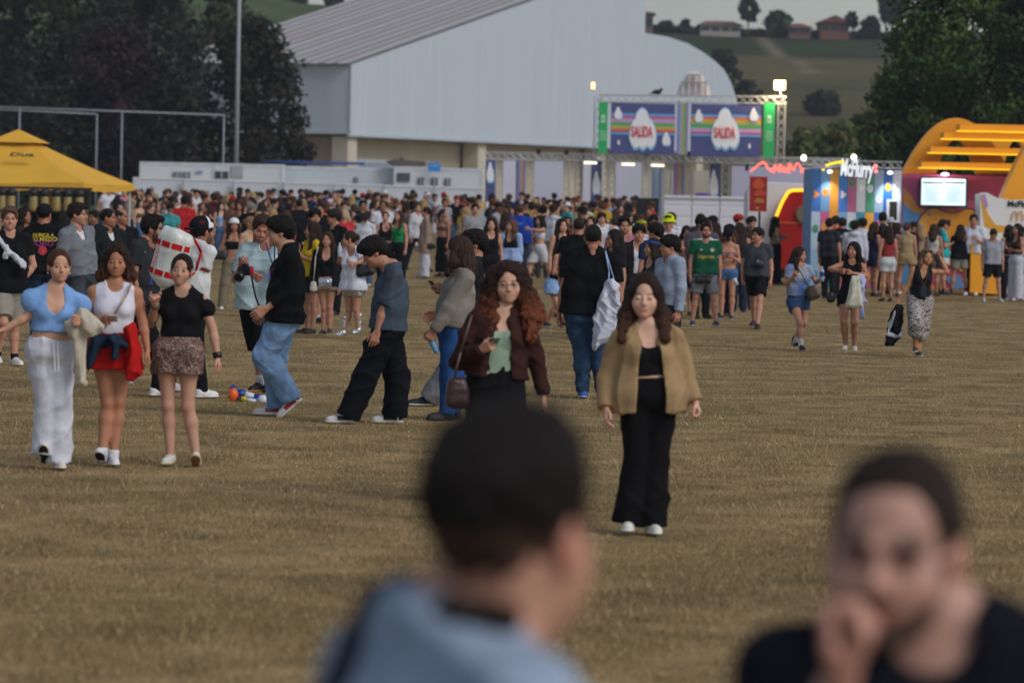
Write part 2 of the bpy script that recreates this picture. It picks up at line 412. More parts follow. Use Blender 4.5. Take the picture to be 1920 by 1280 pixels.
def shoe_geo(vx, kind):
    key = ('shoe', vx, kind)
    if key in _cache: return _cache[key]
    top = {'sneaker': .02, 'high': .075, 'boot': .10, 'tall': .27, 'clog': -.005, 'sandal': -.03}[kind]
    g = SDF((-.08, -.26, -.09), (.08, .12, max(.05, top + .02)), vx)
    g.rc((0, .03, -.045), (0, -.13, -.052), .038, .036, .0)
    g.rc((0, -.05, -.045), (.004, -.165, -.052), .043, .036, .02)
    g.rc((0, .018, -.03), (0, -.055, -.02), .040, .034, .02)
    if top > 0:
        g.rc((0, .016, -.03), (0, .018, top - .03), .043, .042 if top < .15 else .058, .02, clip=1.0 + .03 / max(top, .03) if top > .1 else None)
    for s in (-1, 1): g.ell((s * .004, -.1, -.064), (.048, .112, .014), .006)
    g.ell((0, .03, -.064), (.042, .05, .014), .006)
    g.plane((0, 0, -.075), (0, 0, -1))
    if kind in ('sneaker', 'clog'): g.rc((0, .012, top + .012), (0, .012, top + .05), .028, .034, .004, sub=True)
    V, Q = g.mesh(); V = smooth_v(V, Q, 1, .2)
    _cache[key] = (V, Q); return _cache[key]

def fold_disp(V, Q, amp, seed, sc=26, axis=None):
    N = normals(V, Q); r = np.random.default_rng(seed); o = np.zeros(len(V), np.float32)
    for i in range(4):
        d = r.normal(size=3) * (1, 1, .8); d /= np.linalg.norm(d); e = r.normal(size=3); e /= np.linalg.norm(e); g_ = r.normal(size=3); g_ /= np.linalg.norm(g_)
        ph = V @ (d * sc * (1 + .5 * i)).astype(np.float32) + r.uniform(0, 6) + 1.8 * np.sin(V @ (e * sc * .33).astype(np.float32) + r.uniform(0, 6))
        mk = .5 + .5 * np.sin(V @ (g_ * sc * .4).astype(np.float32) + r.uniform(0, 6))
        o += ((1 - np.abs(np.sin(ph * .5))) ** 2.2 * 1.5 - .35) * mk * (1 - .12 * i)
    return V + N * (o * amp * .95)[:, None]

def hair_geo(o, vx, seed):
    """in head space; style keys"""
    st = o.get('style', 'short'); key = ('hair', st, vx, o.get('len', 0), o.get('vol', 1), o.get('hfwd', 0), seed if vx < .008 else seed % 3)
    if key in _cache: return _cache[key]
    Ln = o.get('len', .30); vol = o.get('vol', 1.0)
    lo = [-.16, -.24, -.12]; hi = [.16, .20, .19]
    if st in ('long', 'straight', 'curly', 'wavy'):
        lo[2] = -Ln - .1; lo[0] = -.13 - .11 * vol; hi[0] = -lo[0]; hi[1] = .16 + .06 * vol
    if st == 'pony': lo[2] = -Ln - .05; hi[1] = .22
    g = SDF(lo, hi, vx); t = .012 * vol
    if st in ('bun', 'pony'): t = .007
    if st == 'buzz': t = .004
    if st == 'bald': t = .002
    if st == 'fore': t = .004
    if st == 'under': t = .0035
    if st == 'quiff': t = .012
    g.ell((0, .020, .036), (.076 + t, .097 + t, .088 + t), 0)
    if st == 'quiff':
        g.ell((0, -.025, .092), (.066, .085, .042), .03); g.ell((0, .03, .09), (.07, .08, .045), .03)
    if st == 'mop':
        g.ell((0, -.01, .075), (.088, .105, .06), .03); g.ell((0, -.06, .055), (.07, .045, .04), .03)
        for s in (-1, 1): g.ell((s * .05, .02, .045), (.045, .09, .06), .03)
        g.ell((0, .075, .0), (.07, .045, .06), .03)
    if st == 'under':
        g.ell((0, -.01, .082), (.060, .088, .062), .04); g.ell((0, .035, .066), (.070, .080, .072), .04)
    if st == 'short': g.ell((0, -.015, .085), (.068, .085, .042), .03)
    # opening of the face
    hl = {'bun': .090, 'pony': .090, 'fore': .090, 'under': .06, 'quiff': .078, 'mop': .044, 'short': .070, 'buzz': .08, 'bald': .1}.get(st, .074)
    cz = -.06; rz = hl - cz
    if st == 'bald':
        g.ell((0, -.02, .1), (.06, .09, .06), .01, sub=True)
    ry = .070
    if st == 'fore':
        for s_ in (-.034, 0, .034): g.ell((s_, -.100, .01), (.036, .075, .084), .004, sub=True)
    g.ell((0, -.100, -.03), (.082 if st in ('bun', 'pony', 'fore', 'buzz', 'short', 'quiff') else .074, ry, hl + .045), .006, sub=True)
    g.ell((0, -.075, -.06), (.085, .062, .085), .008, sub=True)
    if st in ('short', 'fore', 'quiff', 'buzz', 'mop', 'bald', 'bun', 'pony'):
        g.plane((0, .07, -.075 if st != 'mop' else -.085), tuple(unit((0, -.55, -1)))) if st != 'mop' else g.plane((0, .07, -.085), tuple(unit((0, -.3, -1))))
        for s in (-1, 1): g.ell((s * .09, -.01, -.045), (.035, .045, .045), .006, sub=True)
    if st == 'bun':
        g.ell((0, .125, .035), (.042, .038, .042), .012)
    if st == 'pony':
        g.rc((0, .10, .05), (0, .14, -.02), .03, .035, .02); g.rc((0, .14, -.02), (0, .12, -Ln), .036, .018, .02)
    if st in ('long', 'straight', 'curly', 'wavy'):
        w_ = .078 + .018 * vol; e = .5 * (vol - 1)
        g.rc((0, .055, .0), (0, .075 + .02 * vol, -Ln * .75), .085, .085 * (.8 + .25 * vol), .04)
        g.rc((0, .075, -Ln * .55), (0, .09, -Ln), .08, .045, .05)
        for s in (-1, 1):
            g.rc((s * .062, .0, .03), (s * w_, .0, -.10), .032, .036 * vol + .004, .03)
            g.rc((s * w_, .0, -.10), (s * (w_ + .015 * vol), (-.045 - o.get('hfwd', 0)) if Ln > .2 else .0, -Ln * .92), .036 * vol + .004, .026 * vol, .03)
            if vol > 1.2:
                g.rc((s * .07, .03, .05), (s * (.10 + .03 * vol), .03, -Ln * .55), .045 * vol, .055 * vol, .04)
                g.rc((s * (.10 + .03 * vol), .03, -Ln * .55), (s * (.08 + .04 * vol), .02, -Ln), .055 * vol, .02 * vol, .04)
    # keep the face clear
        g.ell((0, -.12, -.055), (.062, .075, .115), .008, sub=True)
        g.ell((0, -.04, -.16), (.045, .08, .09), .008, sub=True)
    if st == 'under':
        g.plane((0, .07, -.105), tuple(unit((0, -.25, -1))))
        for s in (-1, 1): g.ell((s * .085, -.02, -.06), (.03, .045, .07), .006, sub=True)
        g.rc((-.04, .082, -.080), (.04, .082, -.080), .024, .024, .02)
    V, Q = g.mesh(); V = smooth_v(V, Q, 1, .3); N = normals(V, Q)
    ang = np.arctan2(V[:, 0], V[:, 1] + .03); z = V[:, 2]
    if st in ('curly', 'wavy'):
        am = .011 if st == 'curly' else .007; s_ = 75 if st == 'curly' else 50
        V = V + N * ((noise3(V * v3(1, 1, .8), s_, seed) * am + noise3(V, s_ * 2.6, seed + 1) * am * .4) * (.5 + .5 * sm(.08, -.02, z)))[:, None]
    elif st in ('mop', 'short', 'quiff', 'under', 'fore'):
        V = V + N * (noise3(V, 110, seed) * .0035 + np.sin(ang * 30 + z * 60) * .0016)[:, None]
    elif st not in ('buzz', 'bald'):
        k = sm(.09, -.02, z); V = V + N * ((np.sin(ang * 26 + 3 * np.sin(z * 14)) * .0035 + noise3(V * v3(1, 1, .15), 110, seed) * .004) * (.25 + .75 * k))[:, None]
    st_ = (1 + .22 * np.sin(ang * 44 + 2.5 * np.sin(z * 22)) + .15 * noise3(V, 60, seed + 3)).astype(np.float32)
    _cache[key] = (V.astype(np.float32), Q, st_); return _cache[key]

def pat_color(pat, V, base, o, seed):
    C = np.tile(base, (len(V), 1)).astype(np.float32)
    if pat is None: return C
    k, *a = pat
    if k == 'leopard':
        n = noise3(V, 160 * a[1], 3); n2 = noise3(V, 120 * a[1], 9); m = ((np.abs(n) < .42) & (n2 > -.25))[:, None]
        C = np.where(m, srgb(a[0]), C)
    elif k == 'speckle':
        m = (RNG.random(len(V)) < a[1])[:, None]; C = np.where(m, srgb(a[0]), C)
    elif k == 'grad':      # to colour a[0] downwards between z a[1] and a[2]
        m = sm(a[1], a[2], V[:, 2])[:, None]; C = C * (1 - m) + srgb(a[0]) * m
    elif k == 'above':     # colour above height (jersey shoulders), fraction of h
        m = (V[:, 2] > a[1])[:, None]; C = np.where(m, srgb(a[0]), C)
    elif k == 'hs':        # horizontal band
        m = ((V[:, 2] > a[1]) & (V[:, 2] < a[2]))[:, None]; C = np.where(m, srgb(a[0]), C)
    elif k == 'tie':
        n = noise3(V, 14, 4)[:, None]; m = np.clip(n * .7 + .5, 0, 1); C = C * (1 - m) + srgb(a[0]) * m
    elif k == 'half':      # left and right halves differ (x local)
        m = (V[:, 0] > a[1])[:, None]; C = np.where(m, srgb(a[0]), C)
    return C

ARM = {'down': ((.16, .02, -1), (.05, -.16, -1)), 'down2': ((.22, .12, -1), (.0, -.10, -1)), 'swf': ((.12, -.35, -1), (.0, -.65, -1)), 'swb': ((.16, .4, -1), (.08, .15, -1)),
       'phone': ((.2, .0, -1), (-.42, -.85, .32)), 'low': ((.2, .05, -1), (-.35, -.8, -.25)), 'hip': ((.62, .25, -.8), (-.62, -.35, -.65)), 'up': ((.75, -.25, .25), (-.35, -.1, 1)),
       'head': ((.9, -.2, .3), (-.85, .0, .62)), 'fold': ((.22, -.08, -1), (-1, -.45, .1)), 'drink': ((.35, -.15, -1), (-.35, -.55, .75)), 'back': ((.25, .3, -1), (-.45, .25, -.8)),
       'hug': ((.5, -.8, -.1), (-.5, -.8, .1)), 'raise': ((.4, -.2, 1), (.0, -.1, 1)), 'strap': ((.3, .0, -1), (-.75, -.25, .55))}

def person(sp):
    h = sp.get('h'); sex = sp.get('sex', 'f'); vx = sp.get('vx', .012); seed = sp.get('seed', 1)
    if 'gy' in sp: root = ground_at(sp['px'], sp['gy'])
    else:
        D = F / sp['s']; root = at(sp['px'], 0, D); gy_ = gz(0, D); p = at(sp['px'], 900, D); root = Vector((p.x, D, gy_))
    D = root.y; s = F / D
    if h is None:
        ht = at(sp['px'], sp['top'], D).z - root.z; h = ht / 1.0
    k = h / 1.72; fat = sp.get('fat', 1.0)
    R0 = np.array(root, np.float32)
    def W(px, py, dy=0.0): return np.array(at(px, py, D + float(dy)) - root, np.float32)
    yaw = math.radians(sp.get('yaw', 0)); pyaw = math.radians(sp.get('pyaw', sp.get('yaw', 0))); hyaw = math.radians(sp.get('hyaw', sp.get('yaw', 0)))
    fvec = lambda a: v3(math.sin(a), -math.cos(a), 0)
    lvec = lambda a: v3(math.cos(a), math.sin(a), 0)
    f = fvec(yaw); l = lvec(yaw); pf = fvec(pyaw); pl = lvec(pyaw); up = v3(0, 0, 1)
    lean = sp.get('lean', 0)
    P = W(*sp['pv']) if 'pv' in sp else v3(0, 0, .53 * h)
    if 'pv' in sp and not sp.get('freez'): pass
    N = W(*sp['nk']) if 'nk' in sp else P + v3(0, 0, .295 * h) * math.cos(lean) + f * math.sin(lean) * .295 * h - f * .01
    H = W(*sp['hd']) if 'hd' in sp else N + v3(0, 0, .103 * h) + f * (.015 + .05 * math.sin(lean + math.radians(sp.get('hp', 0))))
    if 'hoff' in sp: H = H + f * sp['hoff']
    v = unit(N - P); l = unit(l - v * float(l @ v)); f = unit(np.cross(v, l)) * 1.0
    if float(f @ fvec(yaw)) < 0: f = -f
    pl = unit(pl - v * float(pl @ v) * .3)
    T = float(np.linalg.norm(N - P))
    sw = (.094 if sex == 'f' else .112) * h * (1 + (fat - 1) * .5)
    S = {1: N + l * sw - v * .034 * k, -1: N - l * sw - v * .034 * k}      # 1 = person's left
    for q, nm in ((1, 'sL'), (-1, 'sR')):
        if nm in sp:
            t_ = W(*sp[nm][:2], S[q][1]); S[q] = v3(t_[0], S[q][1], t_[2])
    HJ = {1: P + pl * .052 * h, -1: P - pl * .052 * h}
    def solve(par, spec, Lh):
        p0 = W(spec[0], spec[1], par[1]); sg = spec[2] if len(spec) > 2 else 0; d = p0 - par; r = math.hypot(d[0], d[2])
        dy = 0.0
        if r < .95 * Lh and sg: dy = -sg * math.sqrt(max(0, Lh * Lh - r * r)) * min(1, abs(sg))
        q = W(spec[0], spec[1], par[1] + dy)
        if r > Lh * 1.06: q = par + (q - par) * (Lh * 1.06 / r)
        return q
    E = {}; Wr = {}; K = {}; A = {}
    arms = sp.get('arms', ('down', 'down'))
    for q, c in ((1, 'L'), (-1, 'R')):
        pr = ARM[arms[0 if q == 1 else 1]]
        ua, fa = .168 * h, .145 * h
        def dv(t): return unit(l * t[0] * q - f * t[1] + up * t[2])
        E[q] = solve(S[q], sp['e' + c], ua) if 'e' + c in sp else S[q] + dv(pr[0]) * ua
        Wr[q] = solve(E[q], sp['w' + c], fa) if 'w' + c in sp else E[q] + dv(pr[1]) * fa
        lg = sp.get('legs', 'stand'); th, sh = .245 * h, .24 * h
        az = .045 * h
        st = {'stand': (0, 0, .0), 'walkL': (.20 * q, 0, .0), 'walkR': (-.20 * q, 0, .0), 'apart': (0, .06, 0), 'close': (0, -.03, 0)}[lg]
        if 'k' + c in sp: K[q] = solve(HJ[q], sp['k' + c], th)
        if 'a' + c in sp: A[q] = solve(K[q] if q in K else HJ[q], sp['a' + c], sh if q in K else th + sh)
        else:
            A[q] = v3(P[0], P[1], 0) + pl * q * (.055 * h + st[1] * h) + pf * (st[0] * h + .01); A[q][2] = az + (.02 * h if st[0] < 0 else 0)
        if not sp.get('lift' + c): A[q][2] = max(A[q][2], az)
        if q not in K:
            m = (HJ[q] + A[q]) / 2; dd = np.linalg.norm(A[q] - HJ[q]); bend = math.sqrt(max(0.0, (th + sh) ** 2 - dd * dd)) * .5
            K[q] = m + pf * min(bend, .16 * h) + pl * q * .004
    name = sp.get('name', 'person')
    body_parts = []
    skin = srgb(sp.get('skin', '#b98a74'))
    # head frame
    hp = math.radians(sp.get('hp', 0)); hr = math.radians(sp.get('hr', 0))
    hf = fvec(hyaw); hl = lvec(hyaw)
    hu = up * math.cos(hp) + hf * math.sin(hp); hf2 = hf * math.cos(hp) - up * math.sin(hp)
    hl2 = hl * math.cos(hr) + hu * math.sin(hr); hu2 = hu * math.cos(hr) - hl * math.sin(hr)
    HR = np.stack([hl2, -hf2, hu2], 1).astype(np.float32)       # columns: x left, y back, z up
    hk = k * 1.05 * sp.get('hk', 1.0)
    def H2W(X): return (X * hk) @ HR.T + H
    # ---- body
    mv = min(vx, .05)
    allp = np.stack([P, N, H, *S.values(), *E.values(), *Wr.values(), *K.values(), *A.values()])
    lo = allp.min(0) - .16; hi = allp.max(0) + .16; lo[2] = -.02
    g = SDF(lo, hi, mv)
    fe = sex == 'f'
    hw, ww, cw = ((.055, .030, .050) if fe else (.052, .045, .070))
    hr_, wr_, cr_ = ((.118, .094, .094) if fe else (.112, .104, .108))
    kk = k * (.6 + .4 * fat); kf = k * fat
    def lev(t): return P + v * (T * t)
    for q in (-1, 1):
        a, b, c, d = lev(.0) + pl * q * hw * kf, lev(.36) + l * q * ww * kf, lev(.70) + l * q * cw * kk, lev(.87) + l * q * cw * 1.05 * kk
        g.rc(a, b, hr_ * kf, wr_ * kf, .05); g.rc(b, c, wr_ * kf, cr_ * kk, .05); g.rc(c, d, cr_ * kk, .062 * k, .05)
        g.ell(lev(-.03) + pl * q * .068 * kf - pf * .045 * kf, v3(.088, .088, .09) * kf, .04)
        if fe: g.ell(lev(.635) + l * q * .068 * k + f * .070 * k, v3(.057, .057, .055) * k * sp.get('bust', 1), .03)
        g.rc(N + up * .048 * k, S[q] - l * q * .01, .046 * k, .043 * k, .05)
        ar = .92 if fe else 1.08
        g.rc(S[q], S[q] * .6 + E[q] * .4, .050 * kk * ar, .045 * kk * ar, .03)
        g.rc(S[q] * .6 + E[q] * .4, E[q], .045 * kk * ar, .037 * kk * ar, .02)
        m = E[q] * .7 + Wr[q] * .3
        g.rc(E[q], m, .037 * kk * ar, .040 * kk * ar, .015); g.rc(m, Wr[q], .040 * kk * ar, .0255 * k * ar, .015)
        tr = .088 if fe else .085
        m = HJ[q] * .55 + K[q] * .45
        g.rc(HJ[q] - v * .03, m, tr * kf, .070 * kk, .05); g.rc(m, K[q], .070 * kk, .052 * kk, .02)
        m = K[q] * .68 + A[q] * .32 - unit(pf) * .018 * k
        g.rc(K[q], m, .050 * kk, .053 * kk, .02); g.rc(m, A[q], .053 * kk, .032 * k, .03)
        g.ell(K[q] + pf * .012, v3(.042, .042, .05) * kk, .02)
    nb = H + HR @ v3(0, .03, -.085) * hk
    g.rc(N - v * .02 + up * .0, nb, (.049 if fe else .061) * k, (.043 if fe else .054) * k, .03)
    V, Q = g.mesh()
    C = np.tile(skin, (len(V), 1)).astype(np.float32)
    for q in (-1, 1):
        m = np.exp(-((V - K[q]) ** 2).sum(1) / .003)[:, None] * .35; C = C * (1 - m) + skin * v3(.95, .72, .65) * m
        m = np.exp(-((V - E[q]) ** 2).sum(1) / .002)[:, None] * .3; C = C * (1 - m) + skin * v3(.95, .72, .65) * m
    body_parts.append((V, Q, C))
    # ---- head
    hv = .0038 if vx <= .0125 else (.007 if vx <= .018 else .012)
    HV, HQ = head_geo(hv, sex)
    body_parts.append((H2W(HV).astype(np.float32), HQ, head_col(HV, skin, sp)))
    # ---- hands
    ghv = .0045 if vx <= .0125 else .0065
    hands = sp.get('hands', ('relax', 'relax')); HM = {}
    for q in (1, -1):
        HVv, HQq = hand_geo(ghv, hands[0 if q == 1 else 1]); X = HVv.copy(); Qh = HQq
        if q == -1: X[:, 0] *= -1; Qh = HQq[:, ::-1]
        d = unit(Wr[q] - E[q]); hd_ = sp.get('hdL' if q == 1 else 'hdR')
        if hd_ is not None: d = unit(d * .5 + v3(*hd_))
        ref = f * (abs(d[2]) + .1) + up * (1 - abs(d[2])); tdir = unit(ref - d * float(ref @ d))
        if sp.get('palmdown' + ('L' if q == 1 else 'R')): tdir = unit(-l * q - d * float(-l * q @ d))
        zc = -d; yc = -tdir; xc = np.cross(yc, zc)
        RM = np.stack([xc, yc, zc], 1)
        HM[q] = (RM, Wr[q])
        Y = (X * k * (.94 if fe else 1.04)) @ RM.T + Wr[q]
        body_parts.append((Y.astype(np.float32), Qh, np.tile(skin * v3(1.04, .94, .92), (len(Y), 1)).astype(np.float32)))
    V, Q, C = joinm(body_parts)
    body = mesh_obj(name, V, Q, M['skin'], col=C)
    body.location = root
    info = dict(obj=body, root=root, P=P, N=N, H=H, S=S, E=E, Wr=Wr, K=K, A=A, HM=HM, HR=HR, hk=hk, k=k, f=f, l=l, v=v, T=T, h=h, W=W, H2W=H2W, D=D, s=s, pf=pf, pl=pl)
    # ---- hair and headwear
    if sp.get('style', 'short') != 'none':
        hvx = .0065 if vx <= .0125 else (.009 if vx <= .018 else .014)
        HV, HQ, stv = hair_geo(sp, hvx, seed)
        hc = srgb(sp.get('hair', '#2a1d16')); HC = hc[None, :] * stv[:, None]
        if sp.get('style') == 'under':       # clipped sides with a dark band at the nape
            m = (sm(.02, .0, HV[:, 2]) * (1 - .9 * sm(-.062, -.072, HV[:, 2])))[:, None]; HC = HC * (1 - m) + (skin * .14 + srgb(sp['hair']) * .65)[None, :] * m
        if 'hair2' in sp:
            m = sm(.02, -.2, HV[:, 2])[:, None]; HC = HC * (1 - m) + srgb(sp['hair2'])[None, :] * stv[:, None] * m
        # let long hair hang straight down even when the head tips
        X = H2W(HV)
        mesh_obj('hair', X, HQ, M['hair'], body, HC)
    hw_ = sp.get('hat')
    if hw_:
        kd, c1, c2 = hw_
        g = SDF((-.15, -.22, -.06), (.15, .16, .18), .007 if vx < .013 else .012)
        g.ell((0, .02, .048), (.096, .116, .096), 0)
        g.plane((0, 0, .028 if kd != 'beanie' else .035), tuple(unit((0, -.12, -1))))
        if kd == 'cap': g.ell((0, -.135, .03), (.062, .07, .010), .008)
        if kd == 'capback': g.ell((0, .15, .022), (.055, .05, .010), .008)
        if kd == 'bucket': g.rc((0, .01, .05), (0, .01, .012), .1, .15, .01, clip=1.0)
        if kd == 'bandana': g.ell((0, .13, .0), (.05, .03, .06), .02)
        X, Qx = g.mesh(); Cx = np.tile(srgb(c1), (len(X), 1))
        if c2: m = (X[:, 1] > .0)[:, None] if kd != 'cap' else (X[:, 1] < -.09)[:, None]; Cx = np.where(m, srgb(c2), Cx)
        mesh_obj('cap' if kd != 'bandana' else 'bandana', H2W(X), Qx, M['cloth'], body, Cx)
        if kd == 'band': pass
    if sp.get('band'):
        mb = MB(); pr = [(.0985, 0), (.101, .012), (.0985, .028)]
        n = 28; vs = []
        for r, z in pr:
            for i in range(n):
                t = 2 * PI * i / n; vs.append(H2W(v3(math.cos(t) * r * .92, .02 + math.sin(t) * r * 1.1, .055 + z + .1 * .2 * math.sin(t) * -1)))
        fs = [(j * n + i, j * n + (i + 1) % n, (j + 1) * n + (i + 1) % n, (j + 1) * n + i) for j in range(2) for i in range(n)]
        mb.add(vs, fs, srgb(sp['band'])); mb.build('headband', M['cloth'], body, True)
    if sp.get('glasses'):
        mb = MB(); c = srgb(sp['glasses'])
        for q in (-1, 1):
            pts = [H2W(v3(q * .033 + math.cos(t) * .021, -.096 + .01 * abs(math.cos(t)), .002 + math.sin(t) * .016)) for t in np.linspace(0, 2 * PI, 13)]
            mb.path([Vector(p) for p in pts], .0022, 5, c)
            mb.tube(H2W(v3(q * .055, -.088, .006)), H2W(v3(q * .082, .005, .004)), .002, n=5, c=c)
        mb.tube(H2W(v3(-.012, -.1, .004)), H2W(v3(.012, -.1, .004)), .0022, n=5, c=c)
        mb.build('glasses', M['plastic'], body, True)
    if sp.get('sunnies'):
        g = SDF((-.1, -.14, .02), (.1, .0, .12), .006)
        for q in (-1, 1): g.ell((q * .035, -.075, .085), (.028, .012, .02), .003)
        X, Qx = g.mesh(); mesh_obj('sunglasses', H2W(X), Qx, M['plastic'], body, np.tile(v3(.02, .02, .025), (len(X), 1)))
    if sp.get('earring'):
        mb = MB()
        for q in (-1, 1): mb.tube(H2W(v3(q * .079, .005, -.04)), H2W(v3(q * .082, .005, -.052)), .006, n=6, c=(.8, .8, .8))
        mb.build('earring', M['silver'], body, True)
    # ---- clothes
    for gi, gm in enumerate(sp.get('wear', ())):
        garment(sp, info, gm, vx, seed * 13 + gi)
    for q, c in ((1, 'L'), (-1, 'R')):
        sk = sp.get('shoes')
        if sk:
            kd, cu_, cs = sk[:3]; svx = .007 if vx <= .0125 else (.010 if vx <= .018 else .016)
            X, Qx = shoe_geo(svx, kd); X = X.copy()
            pt = math.radians(sp.get('toe' + c, 0)); fy = pyaw + q * math.radians(7) if ('fy' + c) not in sp else math.radians(sp['fy' + c])
            ff = fvec(fy); ll = lvec(fy); uu = up * math.cos(pt) - ff * math.sin(pt); f3 = ff * math.cos(pt) + up * math.sin(pt)
            RM = np.stack([ll, -f3, uu], 1); Cc = np.tile(srgb(cu_), (len(X), 1))
            sole = X[:, 2] < -.056; Cc[sole] = srgb(cs)
            Cc[X[:, 2] < -.0735] = srgb(sk[4]) if len(sk) > 4 and sk[4] else srgb(cs) * .6
            if len(sk) > 3 and sk[3]:
                m = (np.abs(X[:, 0]) > .022) & (X[:, 1] > -.10) & (X[:, 1] < .02) & (X[:, 2] > -.05) & (X[:, 2] < -.01); Cc[m] = srgb(sk[3])
                m = (X[:, 1] > .035) & (X[:, 2] > -.05); Cc[m] = srgb(sk[3])
            if kd in ('sneaker', 'high', 'boot'):
                m = (np.abs(X[:, 0]) < .016) & (X[:, 1] > -.10) & (X[:, 1] < -.03) & (np.sin(X[:, 1] * 520) > .2) & (X[:, 2] > -.03); Cc[m] = Cc[m] * .6
            Y = (X * k * (.88 if fe else .98) + v3(0, 0, .006)) @ RM.T + A[q]
            mesh_obj('shoe' if kd not in ('boot', 'tall') else 'boot', Y, Qx, M['silver'] if kd == 'tall' else M['shoe'], body, Cc)
        so = sp.get('socks')
        if so:
            g = SDF(np.minimum(A[q], K[q]) - .08, np.maximum(A[q], K[q]) + .08, .010 if vx < .013 else .016)
            b = A[q] * (1 - so[1]) + K[q] * so[1]; g.rc(A[q] - up * .03, b, .042 * k, .044 * k, 0, clip=1.0)
            X, Qx = g.mesh()
            if len(X): mesh_obj('sock', X, Qx, M['cloth'], body, np.tile(srgb(so[0]), (len(X), 1)))
    lab = sp.get('label')
    if lab: tag(body, lab, 'person', sp.get('group'))
    return info

